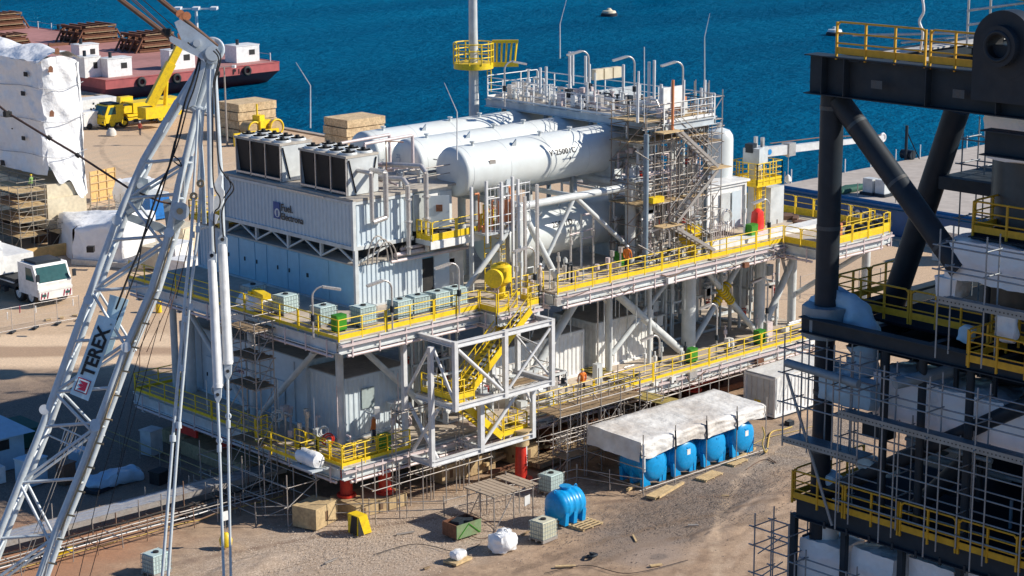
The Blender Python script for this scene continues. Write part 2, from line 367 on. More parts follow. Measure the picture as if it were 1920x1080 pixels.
        m=N.new('ShaderNodeMath'); m.operation='MULTIPLY'; L.new(rng(a.outputs[0],wd,wd*.35,0,f),m.inputs[0]); L.new(rng(noise_(1.1,6),.35,.6),m.inputs[1])
        return mix(m.outputs[0],c,col)
    for (cx,cy,rad,cc) in ((30,-55,41,(.55,.40,.28)),(30,-55,43.1,(.52,.38,.27)),(5,-60,46,(.22,.15,.10)),(5,-60,48.1,(.22,.15,.10)),(40,-48,42,(.58,.43,.3)),(-20,-60,62,(.25,.17,.12)),(95,20,72,(.42,.31,.21)),(95,20,74.2,(.42,.31,.21)),(120,40,80,(.80,.61,.43)),(120,40,82.2,(.80,.61,.43)),(0,150,72,(.46,.34,.23)),(0,150,74.2,(.46,.34,.23)),(60,160,58,(.80,.60,.42)),(20,130,60,(.45,.33,.23)),(110,90,60,(.44,.32,.22))): c=rut(cx,cy,rad,.42,c,cc)
    # oil stain and pale patch
    c=mix(blob(8.8,-15.6,.5,.4,0,.5),c,(.05,.04,.035)); c=mix(blob(8.8,-15.4,2.0,1.4,0,.9),c,mix(.55,c,(.42,.33,.27)))
    c=mix(rng(noise_(7,6,.7),.35,.68,.0,.35),c,(.12,.085,.06))
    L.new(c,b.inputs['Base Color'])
    bp=N.new('ShaderNodeBump'); bp.inputs['Distance'].default_value=.045; bp.inputs['Strength'].default_value=.8
    hh=N.new('ShaderNodeMath'); hh.operation='ADD'; L.new(noise_(1.3,10,.72),hh.inputs[0]); L.new(rng(v.outputs['Distance'],0,.6,.35,0),hh.inputs[1])
    L.new(hh.outputs[0],bp.inputs['Height']); L.new(bp.outputs[0],b.inputs['Normal']); return m
GM=ground_mat(); QX=82.8
g=M(); nx,ny=160,150; vs=[];fs=[]
for i in range(nx+1):
    for j in range(ny+1):
        x=-120+(QX+120)*i/nx; y=-110+360*j/ny
        h=(noise.noise(V((x*.11,y*.11,0)))*.10+noise.noise(V((x*.4,y*.4,3)))*.05)*min(1,max(0,(QX-x)/6)); vs.append((x,y,h-.06))
for i in range(nx):
    for j in range(ny): a=i*(ny+1)+j; fs.append((a,a+ny+1,a+ny+2,a+1))
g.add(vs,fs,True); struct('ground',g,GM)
struct('far_ground',M().add([(-900,250,-.06),(QX,250,-.06),(QX,900,-.06),(-900,900,-.06)],[(0,1,2,3)]).add([(-900,-500,-.07),(-120,-500,-.07),(-120,250,-.07),(-900,250,-.07)],[(0,1,2,3)]).add([(-120,-500,-.07),(QX,-500,-.07),(QX,-110,-.07),(-120,-110,-.07)],[(0,1,2,3)]),GM)
struct('quay_wall',M().bx(QX,QX+.8,-500,900,-4,.12).bx(QX+.8,QX+1.0,-500,900,-3,-.1),mat('quay concrete',(.42,.36,.30),.9,.6,(.2,.16,.13),.5,bump=.03))
def water_mat():
    m=bpy.data.materials.new('sea water'); m.use_nodes=True; n=m.node_tree; N=n.nodes; L=n.links; b=N['Principled BSDF']
    b.inputs['Roughness'].default_value=.9; b.inputs['IOR'].default_value=1.02
    g=N.new('ShaderNodeNewGeometry')
    def nz(sc,sx,sy,det=6,rough=.6):
        mp=N.new('ShaderNodeMapping'); mp.vector_type='POINT'; L.new(g.outputs['Position'],mp.inputs[0]); mp.inputs['Rotation'].default_value=(0,0,-(YW-pi/2)+.12); mp.inputs['Scale'].default_value=(sx,sy,1)
        t=N.new('ShaderNodeTexNoise'); t.inputs['Scale'].default_value=sc; t.inputs['Detail'].default_value=det; t.inputs['Roughness'].default_value=rough; L.new(mp.outputs[0],t.inputs[0]); return t.outputs[0]
    r=N.new('ShaderNodeMapRange'); L.new(nz(.02,.35,1.8,6),r.inputs[0]); r.inputs[1].default_value=.35; r.inputs[2].default_value=.65
    x=N.new('ShaderNodeMixRGB'); x.inputs[1].default_value=(.0,.125,.29,1); x.inputs[2].default_value=(.0,.21,.44,1); L.new(r.outputs[0],x.inputs[0]); L.new(x.outputs[0],b.inputs['Base Color'])
    b.inputs['Specular IOR Level'].default_value=.10
    a=N.new('ShaderNodeMath'); a.operation='MULTIPLY_ADD'; L.new(nz(.26,.75,1.15,7,.62),a.inputs[0]); a.inputs[1].default_value=1.6
    L.new(nz(.75,.8,1.1,6,.66),a.inputs[2])
    bp=N.new('ShaderNodeBump'); bp.inputs['Strength'].default_value=1; bp.inputs['Distance'].default_value=4.2; L.new(a.outputs[0],bp.inputs['Height']); L.new(bp.outputs[0],b.inputs['Normal'])
    gl=N.new('ShaderNodeBsdfGlossy'); gl.inputs['Color'].default_value=(.16,.48,.66,1); gl.inputs['Roughness'].default_value=.12; L.new(bp.outputs[0],gl.inputs['Normal'])
    fr=N.new('ShaderNodeFresnel'); fr.inputs['IOR'].default_value=1.33; L.new(bp.outputs[0],fr.inputs['Normal'])
    fm=N.new('ShaderNodeMath'); fm.operation='MULTIPLY'; L.new(fr.outputs[0],fm.inputs[0]); fm.inputs[1].default_value=.75
    ms=N.new('ShaderNodeMixShader'); L.new(fm.outputs[0],ms.inputs[0]); L.new(b.outputs[0],ms.inputs[1]); L.new(gl.outputs[0],ms.inputs[2]); L.new(ms.outputs[0],N['Material Output'].inputs[0])
    return m
struct('sea_water',M().add([(QX-3,-900,-1.3),(3200,-900,-1.3),(3200,3200,-1.3),(QX-3,3200,-1.3)],[(0,1,2,3)]),water_mat())
# loose stones of the gravel: nobody could count them
R=random.Random(5); b=M()
def stone(x,y,s):
    q=[(x+s*R.uniform(.6,1.1),y,s*.3),(x,y+s*R.uniform(.6,1.1),s*.3),(x-s*R.uniform(.6,1.1),y,s*.3),(x,y-s*R.uniform(.6,1.1),s*.3),(x+s*R.uniform(-.2,.2),y,s*R.uniform(.6,1)),]
    b.add([(a,c,d-.03) for a,c,d in q],[(0,1,4),(1,2,4),(2,3,4),(3,0,4)])
for i in range(11000):
    if i%3: x=R.gauss(-1,5.5); y=R.gauss(-3.6,2.4)
    elif i%2: x=R.gauss(9,2.2); y=R.gauss(-3.5,2)
    else: x=R.gauss(28,5); y=R.gauss(-8.8,1.8)
    stone(x,y,R.uniform(.015,.05))
b.build('gravel_stones',mat('pale gravel stone',(.66,.54,.42),.9,.6,(.26,.2,.15),3,var=.3),kind='stuff')
R=random.Random(8); b=M()
for i in range(6000): stone(R.gauss(15.5,5),R.gauss(-11.4,2),R.uniform(.02,.06))
b.build('dark_gravel_stones',mat('dark gravel stone',(.20,.165,.14),.9,.6,(.1,.08,.06),3,var=.3),kind='stuff')
# ---------------- moored barges ----------------
def barge(name,label,X0,X1,Y0,Y1,zd,zb,mh,mh2,md,rake=6,posts=True):
    t=thing(name,label,'barge',(X0,Y0,0))
    k=M(); k.prism([(X0,Y0,zd),(X0,Y0,zb),(X0,Y1,zb),(X0,Y1,zd)],(X1-X0,0,0)); k.build('hull',mh,t)
    k=M(); k.prism([(X0+.05,Y0+.02,zb),(X0+.05,Y0+rake,-3),(X0+.05,Y1,-3),(X0+.05,Y1,zb)],(X1-X0-.1,0,0)); k.build('lower_hull',mh2,t)
    k=M(); k.bx(X0+.15,X1-.15,Y0+.15,Y1-.15,zd-.01,zd+.03); k.build('deck',md,t)
    k=M()
    for a,b_ in (((X0,Y0),(X1,Y0)),((X0,Y0),(X0,Y1)),((X1,Y0),(X1,Y1))): k.beam((*a,zd+.05),(*b_,zd+.05),.16,.14)
    k.build('gunwale',mh,t); return t
rb=barge('red_barge','long red flat deck barge moored along the quay in the top left',84,114.2,161.2,262,2.0,.75,HRED,HRED2,RDECK)
R=random.Random(2)
for i in range(20):
    y=163+i*4.6; M().tube((113.9,y,2),(113.9,y,3.3),.07,6).build('stanchion',WHITE,rb)
k=M(); k.path([(113.9,163+i*4.6,3.1-.0*(i%2)) for i in range(20)],.025,4); k.build('rope_line',STEEL,rb)
for px,py in ((265,154),(331,147),(404,137),(463,133)):
    p=ay(px,py,161.0); M().torus((p.x,160.95,min(p.z,1.35)),(0,1,0),.55,.24,16,8).build('tyre_fender',BLACK,rb)
p=ay(437,139,161.1); text('P',(p.x,161.12,.95),(1,0,0),(0,0,1),1.1,TXT,rb,bold=.02); text('I',(p.x+1,161.12,.95),(1,0,0),(0,0,1),1.1,TXT,rb)
def box_house(px,py,z,sx,sy,sz,lab,rz=0,m=WHITE):
    p=az(px,py,z); t=thing('winch_house',lab,'deck house',(p.x,p.y,z),'white deck houses on the red barge')
    k=M(); k.bx(p.x,p.x+sx,p.y,p.y+sy,z+.03,z+sz); k.build('wall',m,t)
    k=M(); k.bx(p.x-.08,p.x+sx+.08,p.y-.08,p.y+sy+.08,z+sz,z+sz+.1); k.build('roof',WHITE,t)
    k=M(); k.bx(p.x+sx*.55,p.x+sx*.8,p.y-.03,p.y-.002,z+.1+sz*.4,z+sz*.75); k.build('window',BLACK,t)
    k=M(); k.tube((p.x+sx*.3,p.y+sy*.5,z+sz),(p.x+sx*.3,p.y+sy*.5,z+sz+.9),.25,10); k.build('vent',DARK,t)
box_house(150,118,2.0,3.4,2.4,2.6,'white deck house on the red barge farthest from its tyre fenders')
box_house(160,147,2.0,2.6,2.4,2.9,'white deck house at the corner of the red barge nearest the quay')
box_house(203,146,2.0,4.0,2.4,2.6,'second white deck house in from the near corner of the red barge')
box_house(319,132,2.0,4.4,2.4,2.8,'white deck house on the red barge behind the yellow telescopic boom')
box_house(444,119,2.0,4.2,3.0,2.5,'white deck house at the far end corner of the red barge by its bow')
def stack(px,py,z,sx,sy,lab,seed):
    p=az(px,py,z+.03); R=random.Random(seed); t=thing('steel_stack',lab,'steel stack',(p.x,p.y,z),'rusty steel stacks on the red barge')
    k=M()
    for l in range(3):
        for i in range(4): 
            y=p.y+sy*i/3*.9; k.ibeam((p.x+l*.4,y,z+.35+l*.95),(p.x+sx-l*.4,y,z+.35+l*.95),.4,.5,.06)
        for i in range(5):
            x=p.x+.5+(sx-1)*i/4; k.ibeam((x,p.y-.2+l*.2,z+.8+l*.95),(x,p.y+sy-l*.2,z+.8+l*.95),.35,.42,.06)
    k.build('stacked_beam',RUST,t)
    for i in range(4):
        M().beam((p.x-.8,p.y+sy*i/3.3,z),(p.x+.6,p.y+sy*i/3.3,z+2.2),.35,.2).build('brace',RUST,t); M().beam((p.x+sx+.8,p.y+sy*i/3.3,z),(p.x+sx-.6,p.y+sy*i/3.3,z+2.2),.35,.2).build('brace',RUST,t)
    k=M(); 
    for l in range(3): k.bx(p.x+.6+l*.3,p.x+sx-.6,p.y-.5+l*.2,p.y-.35+l*.2,z+.9+l*.9,z+1.05+l*.9)
    k.build('timber',WOOD,t)
stack(150,84,2.0,7.5,7,'stepped rusty steel stack on the red barge just above the white wrapped tower',1)
stack(262,100,2.0,7,6.5,'stepped rusty steel stack on the red barge nearest the yellow boom',2)
stack(0,102,2.0,5.5,5,'rusty steel stack on the red barge at the left edge of the photo, nearer one',3)
stack(-10,58,2.0,6,5,'rusty steel stack on the red barge at the left edge of the photo, farther one',4)
k=M(); p=az(92,88,2.0)
for i in range(4): k.bx(p.x+i*.3,p.x+6+i*.3,p.y+i*.5,p.y+.4+i*.5,2.03,2.35)
tag(k.build('steel_beams',RUST),'low pile of loose rusty beams lying on the red barge deck','beams')
b=moved(rbox((2.6,2.2,1.3),4,.25,7,.6),(108.5,238,2.03)); tag(b.build('cargo_bag',WHITE),'white bundle beside the far stack on the red barge deck','bag')
for px,py,l in ((110,57,'leftmost'),(246,77,'rightmost')):
    p=az(px,py,2.0); t=thing('bollard','%s pair of dark mooring bollards at the sea side of the red barge'%l,'bollard',(p.x,p.y,2),'mooring bollards on the red barge')
    for d in (0,1): M().tube((p.x+d,p.y,2.03),(p.x+d,p.y,3.1),.28,10,.32).build('post',DARK,t)
    M().bx(p.x-.5,p.x+1.5,p.y-.5,p.y+.5,2.03,2.2).build('base',DARK,t)
bb=barge('blue_barge','dark blue flat barge with pale lettering moored behind the right of the module',84.2,123,-30,39.3,2.9,-.2,DBLUE,DBLUE,BDECK,rake=3)
M().tube((84.15,-30,2.7),(84.15,39.3,2.7),.28,10).build('rubbing_strake',DBLUE,bb)
text('Sarens',(84.12,30.6,1.05),(0,-1,0),(0,0,1),1.75,TXW,bb,bold=.02,space=1.05)
for i in range(9): 
    x=86+i*4.2; M().tube((x,39,2.9),(x,39,4.3),.06,6).build('stanchion',WHITE,bb)
for i in range(9):
    y=39-i*4.4; M().tube((85,y,2.9),(85,y,4.2),.05,6).build('stanchion',STEEL,bb)
for i,(px,py) in enumerate(((1625,366),(1648,369))):
    p=az(px,py,2.9); t=thing('deck_vent','grey square deck ventilator on the blue barge, %s one'%('left' if i==0 else 'right'),'ventilator',(p.x,p.y,2.9),'grey deck ventilators on the blue barge')
    M().bx(p.x,p.x+.9,p.y-.6,p.y+.5,3.2,4.5).build('housing',LGREY,t); M().bx(p.x-.2,p.x+1.1,p.y-.8,p.y+.7,2.93,3.2).build('base',DARK,t)
p=az(1698,300,2.9); t=thing('deck_winch','dark mast and winch standing on the blue barge deck by the sea','winch',(p.x,p.y,2.9))
M().tube(p,p+V((0,0,3.6)),.16,8).build('mast',DARK,t); M().tube(p+V((.6,-.5,.5)),p+V((.6,.9,.5)),.5,10).build('drum',DARK,t); M().beam(p+V((0,0,3)),p+V((1,-1,.1)),.1,.1).build('brace',DARK,t)
p=az(1595,359,2.9); tag(moved(rbox((4.5,1.2,.5),3,.1,6,.5),(p.x,p.y,2.95)).build('folded_net',GATE),'dark green folded net lying on the blue barge deck','net')
# buoys and boats
def buoy(px,py,lab,s,m):
    p=az(px,py,-1.3); t=thing('mooring_buoy',lab,'buoy',(p.x,p.y,-1.3),'mooring buoys out on the water')
    M().lathe((p.x,p.y,-1.6),(0,0,1),[(0,s*.9),(.2,s),(.75,s),(.95,s*.85)],20).build('float',DARK,t)
    M().lathe((p.x,p.y,-.65),(0,0,1),[(0,s*.85),(.4,s*.75),(.5,s*.4),(.9,s*.2)],16).build('cap',m,t)
buoy(1142,30,'cream topped mooring buoy on open water near the top of the photo',1.7,CREAM)
buoy(1565,66,'pale flat mooring buoy on the water just left of the dark steel beam',1.6,TANKW)
p=az(1228,-1,-1.3); t=thing('small_boat','dark small boat cut by the top edge of the photo','boat',(p.x,p.y,-1.3))
k=M(); k.prism([(p.x-2.8,p.y+3,-1.5),(p.x+2.2,p.y-2.6,-1.5),(p.x+3.1,p.y-3.4,-.4),(p.x-3,p.y+3.4,-.4)],(.9,.9,0)); k.build('hull',HRED2,t); k=M(); k.cb((p.x,p.y+.5,.2),(1.5,1.5,1.2),.6); k.build('cabin',BLACK,t)
# ---------------- yard behind ----------------
def mast(px,py,h,lab,r=.09,lamps=2,name='light_mast'):
    p=az(px,py,0); t=thing(name,lab,'light mast',(p.x,p.y,0))
    M().tube(p,p+V((0,0,h)),r*1.5,8,r).build('pole',STEEL,t)
    k=M()
    for s_ in (-1,1): k.beam(p+V((0,0,h)),p+V((.9*s_,-.6*s_,h+.1)),.08,.08)
    k.build('crossarm',STEEL,t)
    for s_ in (-1,1): M().cb((p.x+.95*s_,p.y-.65*s_,h+.05),(.5,.4,.3),.6).build('floodlight',WHITE,t)
mast(426,272,9.3,'slim steel light mast with two floodlights standing before the block stack')
p=az(370,70,-1.3); t=thing('light_tower','tall white light tower with three lamp clusters rising behind the boom head','light tower',(p.x,p.y,-1.3))
tp=p+V((0,0,5.2)); M().tube(p,tp,.28,8).build('pole',WHITE,t)
for d in (-6,0,6): 
    q=tp+Rt0*d*.55; M().cb(q+V((0,0,.1)),(2.4,1.2,.5),YW).build('lamp_cluster',WHITE,t); 
M().beam(tp-Rt0*4,tp+Rt0*4,.25,.25).build('crossarm',WHITE,t)
def matting(px,py,sx,sy,n,hh,lab,gap=False):
    p=az(px,py,0); R=random.Random(n); t=thing('matting_stack',lab,'timber stack',(p.x,p.y,0),'stacks of heavy crane mats on the quay')
    for i in range(n):
        z=.15+i*hh; k=M(); a=R.uniform(-.12,.12)
        for j in range(5): k.bx(p.x+a,p.x+sx+a,p.y+sy*j/5+.02+R.uniform(-.03,.03),p.y+sy*(j+1)/5,z,z+hh-.1)
        for j in range(3): k.bx(p.x+a+sx*(.1+.35*j),p.x+a+sx*(.1+.35*j)+.18,p.y+.1,p.y+sy-.1,z-.1,z+.001)
        k.build('crane_mat',STONE,t)
    return t
t=matting(449,262,5.6,4.4,4,1.05,'tall four layer stack of pale crane mats on the quay behind the yellow winch')
p=az(440,268,0); tag(M().bx(p.x-1.5,p.x+5,p.y-2.2,p.y-1.9,0,1.5).build('sheet_pile',YEL),'yellow ribbed barrier panel at the foot of the crane mats','panel')
t=matting(652,292,5.6,4.4,4,1.0,'stack of pale crane mats on the quay directly behind the left white vessel')
# yellow winch behind coolers
p=az(490,262,0); t=thing('yard_winch','large yellow winch with two drums behind the cooling units','winch',(p.x,p.y,0))
k=M(); k.cb((p.x,p.y,1.6),(2.2,1.6,1.6),.3); k.cb((p.x-.3,p.y,2.7),(1.0,1.1,.7),.3); k.build('housing',YEL,t)
k=M(); k.tube((p.x+1.5,p.y-1.2,1.5),(p.x+1.5,p.y+.9,1.5),.95,20); k.tube((p.x-1.5,p.y-.8,1.5),(p.x-1.5,p.y+1.0,1.5),.9,20); k.build('drum',SANDY,t)
k=M(); k.torus((p.x+1.5,p.y-1.2,1.5),(0,1,0),.95,.12,20,6); k.torus((p.x-1.5,p.y-.8,1.5),(0,1,0),.9,.12,20,6); k.build('flange',YEL,t)
M().bx(p.x-2.4,p.x+2.4,p.y-1.4,p.y+1.4,.02,.55).build('base',YEL,t); M().tube((p.x-.5,p.y,3),(p.x-.5,p.y,4.4),.12,6).build('pipe',YEL,t)
# --- wheeled cranes ---
def wheel(t,c,r,w,ax_):
    a=V(ax_)*w/2; c=V(c); k=M(); d=V(ax_)
    k.lathe(c-a,d,[(0,r*.62),(0.02,r*.9),(.1,r),(w-.1,r),(w-.02,r*.9),(w,r*.62)],20,False); o=k.build('wheel',BLACK,t)
    M().lathe(c-a*.8,d,[(0,r*.62),(w*.8,r*.62)],16).lathe(c-a*1.05,d,[(0,r*.25),(w*1.05,r*.25)],10).build('rim',LGREY if t['category']!='yellow crane' else YEL,o)
def truck_crane(name,label,cat,loc,rz,L_,m,boom,nax=4,stripes=True):
    """local +x is forward"""
    t=thing(name,label,cat,(0,0,0)); 
    k=M(); k.bx(-L_,0,-1.3,1.3,.75,1.25); k.bx(-L_+.3,-3.1,-1.35,1.35,1.25,1.55); k.build('chassis',DARK if m is WHITE else m,t)
    k=M(); # cab
    k.prism([(-2.6,-1.35,.75),(0,-1.35,.75),(.1,-1.35,1.7),(-.45,-1.35,2.95),(-2.6,-1.35,2.95)],(0,2.7,0)); c=k.build('cab',m,t)
    M().add([(.12,-1.2,1.78),(.12,1.2,1.78),(-.34,1.2,2.8),(-.34,-1.2,2.8)],[(0,1,2,3)]).build('windscreen',GLASS,c)
    for s_ in (-1,1):
        M().add([(-.35,1.37*s_,1.8),(-1.5,1.37*s_,1.8),(-1.5,1.37*s_,2.7),(-.75,1.37*s_,2.7)],[(0,1,2,3) if s_>0 else (3,2,1,0)]).build('side_window',GLASS,c)
    M().bx(.0,.2,-1.3,1.3,.55,1.1).build('bumper',m,t)
    if stripes:
        k=M()
        for y in (-1.15,-.9,-.65,.65,.9,1.15): k.add([(.215,y-.1,.6),(.215,y,.6),(.215,y+.1,1.05),(.215,y,1.05)],[(0,1,2,3)])
        k.build('warning_stripe',LOGOR,t)
    xs=[-.95,-2.7,-L_+3.4,-L_+1.7][:nax]; 
    if nax>4: xs=[-1.0,-2.75,-L_+5.1,-L_+3.3,-L_+1.5]
    for x in xs:
        for s_ in (-1,1): wheel(t,(x,1.1*s_,.68),.68,.5,(0,s_*1.0,0))
    k=M(); k.bx(-L_*.55-2.4,-L_*.55+2.2,-1.25,1.25,1.6,2.9); k.bx(-L_+.2,-L_*.55-2.4,-1.2,1.2,1.7,3.0); k.build('upper_body',m,t)
    k=M(); k.prism([(-L_*.55+.6,-1.3,1.7),(-L_*.55+2.6,-1.3,1.7),(-L_*.55+2.4,-1.3,3.4),(-L_*.55+.6,-1.3,3.4)],(0,-1.0,0)); uc=k.build('crane_cab',m,t)
    M().bx(-L_*.55+.8,-L_*.55+2.2,-2.34,-2.31,2.3,3.2).build('window',GLASS,uc)
    for s_ in (-1,1):
        M().cb((.35,1.45*s_,2.2),(.12,.25,.5)).build('mirror',DARK,c); M().cb((.215,.95*s_,.85),(.03,.35,.18)).build('headlight',GLASS,t); M().bx(-L_+.3,-3.2,1.2*s_-.25,1.2*s_+.25,1.25,1.32).build('mudguard',m,t)
        M().cb((-4.2,1.6*s_,.75),(.5,.35,.35)).build('outrigger_box',DARK,t)
    M().bx(.02,.2,-1.35,1.35,1.12,1.3).build('front_panel',m,c); M().bx(-2.3,-.6,-1.0,1.0,2.96,3.15).build('cab_roof_gear',DARK,c)
    if stripes:
        k=M()
        for i in range(5): k.add([(-L_*.55-2.2-.25*i,1.262*-1,1.8),(-L_*.55-2.05-.25*i,-1.262,1.8),(-L_*.55-2.3-.25*i,-1.262,2.8),(-L_*.55-2.45-.25*i,-1.262,2.8)],[(0,1,2,3)])
        k.build('side_stripe',LOGOR,t)
    k=M(); k.tube((-3.0,-.6,2.0),(-3.0,.6,2.0),.35,10); k.cb((-3.4,.2,2.4),(.8,1.2,.7)); k.build('engine_parts',DARK,t)
    if boom:
        a,b_,w=boom; a=V(a);b_=V(b_); k=M(); k.beam(a,a+(b_-a)*.55,w,w*1.2); k.beam(a+(b_-a)*.5,a+(b_-a)*.8,w*.8,w); k.beam(a+(b_-a)*.75,b_,w*.62,w*.8); k.build('boom',m,t)
        M().tube(a+V((1.9,0,-.5)),a+(b_-a)*.42,.22,8).build('boom_cylinder',LGREY,t)
    t.location=loc; t.rotation_euler=(0,0,rz); OFF[t.name]=V(loc); return t
p=az(139,566,0); truck_crane('mobile_crane','white mobile crane truck with red stripes parked at the left behind the fence','mobile crane',(p.x-1.6,p.y+.2,0),-pi/2,13,WHITE,((-9,0,3.0),(-12,0,7),1.0),5).scale=(1.13,1.13,1.13)
p=az(199,243,0); t=truck_crane('mobile_crane','yellow mobile crane with its yellow boom raised, parked on the quay','yellow crane',(p.x,p.y+1.3,0),pi,11.5,YEL,None,4,False)
OFF[t.name]=V((0,0,0)); M().cb((-3.2,0,2.15),(1.6,2.3,.9)).build('engine_cover',YEL,t)
# boom of the yellow crane in world space: foot near (290,205) to head (343,75)
hd=ad(345,70,(az(262,243,0)-CAM).dot(Fw)); ft=ad(281,197,(az(262,243,0)-CAM).dot(Fw)); 
inv=Matrix.Rotation(-pi,4,'Z'); OFF[t.name]=V((0,0,0))
def lc(q): return inv@(V(q)-t.location)
k=M(); a,b_=lc(ft),lc(hd); k.beam(a,a+(b_-a)*.62,1.0,1.15); k.beam(a+(b_-a)*.6,b_,.75,.9); k.build('boom',YEL,t)
M().tube(lc(ft)+V((-2.2,0,-.6)),a+(b_-a)*.5,.26,8).build('boom_cylinder',YEL,t); k=M(); k.cb(lc(ft)+V((-1,0,-.9)),(4.5,1.9,1.4)); k.build('turntable',YEL,t); M().cb(b_,(1.2,1,1.0)).build('boom_head',ORANGE,t)
# white cabin container beside it
p=az(150,233,0); t=thing('site_container','white site container with markings on the quay left of the yellow crane','container',(p.x,p.y,0))
k=M(); k.bx(p.x,p.x+5.6,p.y,p.y+2.5,.2,3.0); k.build('wall',WHITE,t); k=M()
for i in range(5): k.bx(p.x+2+.35*(i%2),p.x+2.25+.35*(i%2),p.y-.03,p.y-.002,1.0+i*.33,1.25+i*.33)
k.build('marking',DARK,t); M().bx(p.x+4,p.x+4.8,p.y-.03,p.y-.002,1.4,2.2).build('window',DARK,t)
p=az(166,236,0); t=thing('van','white van in front of the site container with dark windows','van',(p.x,p.y,0)); k=M(); k.prism([(p.x-2.2,p.y-2.6,.4),(p.x+2,p.y-2.6,.4),(p.x+2,p.y-2.6,1.4),(p.x+1.2,p.y-2.6,2.2),(p.x-2.2,p.y-2.6,2.2)],(0,1.8,0)); k.build('body',WHITE,t); M().bx(p.x-.2,p.x+1.1,p.y-2.64,p.y-2.61,1.3,1.9).build('window',DARK,t)
for x in (-1.4,1.2): M().tube((p.x+x,p.y-2.68,.38),(p.x+x,p.y-2.4,.38),.38,12).build('wheel',BLACK,t)
p=az(209,254,0); tag(M().lathe((p.x,p.y,0),(0,0,1),[(0,.75),(.5,.7),(.9,.35)],4).build('concrete_block',CONC),'small pale concrete block on the quay before the yellow crane','block')
p=az(1772,492,0); t=thing('concrete_block','large pale concrete block with round holes behind the dark braces on the right','block',(p.x,p.y,0)); k=M(); k.bx(p.x,p.x+2.6,p.y-1.8,p.y+1.4,0,2.7); k.build('body',CONC,t)
for i in (0,1): M().tube((p.x-.02,p.y-1.0+1.5*i,1.5),(p.x+.01,p.y-1.0+1.5*i,1.5),.28,12).build('hole',BLACK,t)
# person helper: one continuous skinned body
def person(loc,h,rz,label,top,legs,hat,pose=0):
    bm=[(0,0,.53),(0,0,.70),(0,0,.82),(0,0,.87),(.0,.0,.93),( .0,.06,.50),(.0,.065,.28),(.03,.065,.04),(.09,.065,.02),(.0,-.06,.50),(-.02,-.065,.28),(-.05,-.065,.04),(.03,-.065,.02),(.0,.12,.80),(.03,.15,.63),(.08,.14,.48),(.0,-.12,.80),(.02,-.15,.63),(.09,-.13,.50)]
    ed=[(0,1),(1,2),(2,3),(3,4),(0,5),(5,6),(6,7),(7,8),(0,9),(9,10),(10,11),(11,12),(2,13),(13,14),(14,15),(2,16),(16,17),(17,18)]
    rad=[.075,.08,.075,.03,.055,.05,.038,.028,.025,.05,.038,.028,.025,.038,.028,.022,.038,.028,.022]
    me=bpy.data.meshes.new('person'); me.from_pydata([tuple(c*h for c in v) for v in bm],ed,[]); o=bpy.data.objects.new('person',me); COL.objects.link(o)
    md=o.modifiers.new('s','SKIN'); 
    for i,v in enumerate(me.skin_vertices[0].data): v.radius=(rad[i]*h,rad[i]*h); v.use_root=(i==0)
    o.modifiers.new('d','SUBSURF').levels=1
    dg=bpy.context.evaluated_depsgraph_get(); m2=bpy.data.meshes.new_from_object(o.evaluated_get(dg)); o.modifiers.clear(); o.data=m2
    skin=mat('skin',(.45,.25,.17),.6,0); m2.materials.clear(); 
    for q in (top,legs,skin): m2.materials.append(q)
    for p_ in m2.polygons:
        z=p_.center.z/h; p_.material_index=1 if z<.52 else (2 if z>.87 else 0)
    o.location=loc; o.rotation_euler=(0,0,rz); OFF[o.name]=V(loc); tag(o,label,'person')
    k=M(); k.lathe((loc[0],loc[1],loc[2]+h*.945),(0,0,1),[(0,h*.07),(h*.03,h*.055),(h*.055,h*.02)],12); hh=k.build('hard_hat',hat,o); return o
p=az(263,254,0); person(p,1.75,.4,'person in a red vest standing on the quay beside the yellow crane',mat('red workwear',(.5,.08,.05),.8),mat('dark trousers',(.03,.035,.06),.8),WHITE)
# ================= THE STEEL PROCESS MODULE =================
ZL,ZU=3.2,10.4
mod=thing('process_module','huge grey two deck steel process module with yellow railings standing on blocks in the yard','steel module',(0,0,ZL))
def deckslab(x0,x1,y0,y1,z,holes=(),name='deck'):
    b=M(); b.bx(x0+.02,x1-.02,y0+.02,y1-.02,z-.09,z); b.build(name,ROOF if name=='laydown_deck' else DECK,mod)
    b=M()
    b.ibeam((x0,y0,z-.45),(x1,y0,z-.45),.35,.66,.05); b.ibeam((x0,y1,z-.45),(x1,y1,z-.45),.35,.66,.05)
    b.ibeam((x0,y0+.18,z-.45),(x0,y1-.18,z-.45),.35,.66,.05); b.ibeam((x1,y0+.18,z-.45),(x1,y1-.18,z-.45),.35,.66,.05)
    b.build('edge_beam',LGREY,mod)
    b=M(); x=x0+1.7
    while x<x1-.5: b.ibeam((x,y0+.2,z-.4),(x,y1-.2,z-.4),.25,.55,.04); x+=2.1
    y=y0+2.8
    while y<y1-.5: b.ibeam((x0+.2,y,z-.95),(x1-.2,y,z-.95),.4,.8,.05); y+=4.4
    b.build('floor_beam',GREY,mod)
    # pipe and tray run hung under the outer edge
    b=M(); b.tube((x0+.5,y0-.12,z-.95),(x1-.3,y0-.12,z-.95),.09,8); b.tube((x0-.12,y0+.4,z-.95),(x0-.12,y1-.4,z-.95),.09,8)
    b.bx(x0,x1,y0-.34,y0-.1,z-.36,z-.26)
    x=x0+.8
    while x<x1: b.beam((x,y0-.2,z-.05),(x,y0-.2,z-1.05),.07,.07); x+=1.9
    y=y0+.8
    while y<y1: b.beam((x0-.2,y,z-.05),(x0-.2,y,z-1.05),.07,.07); y+=1.9
    b.build('edge_pipe',PINK,mod)
deckslab(0,43,0,21,ZL,name='lower_deck')
deckslab(0,10.2,0,21,ZU,name='upper_deck'); deckslab(10.26,44,.9,21,ZU,name='upper_deck')
deckslab(16,44,-.35,.86,ZU,name='upper_walkway')
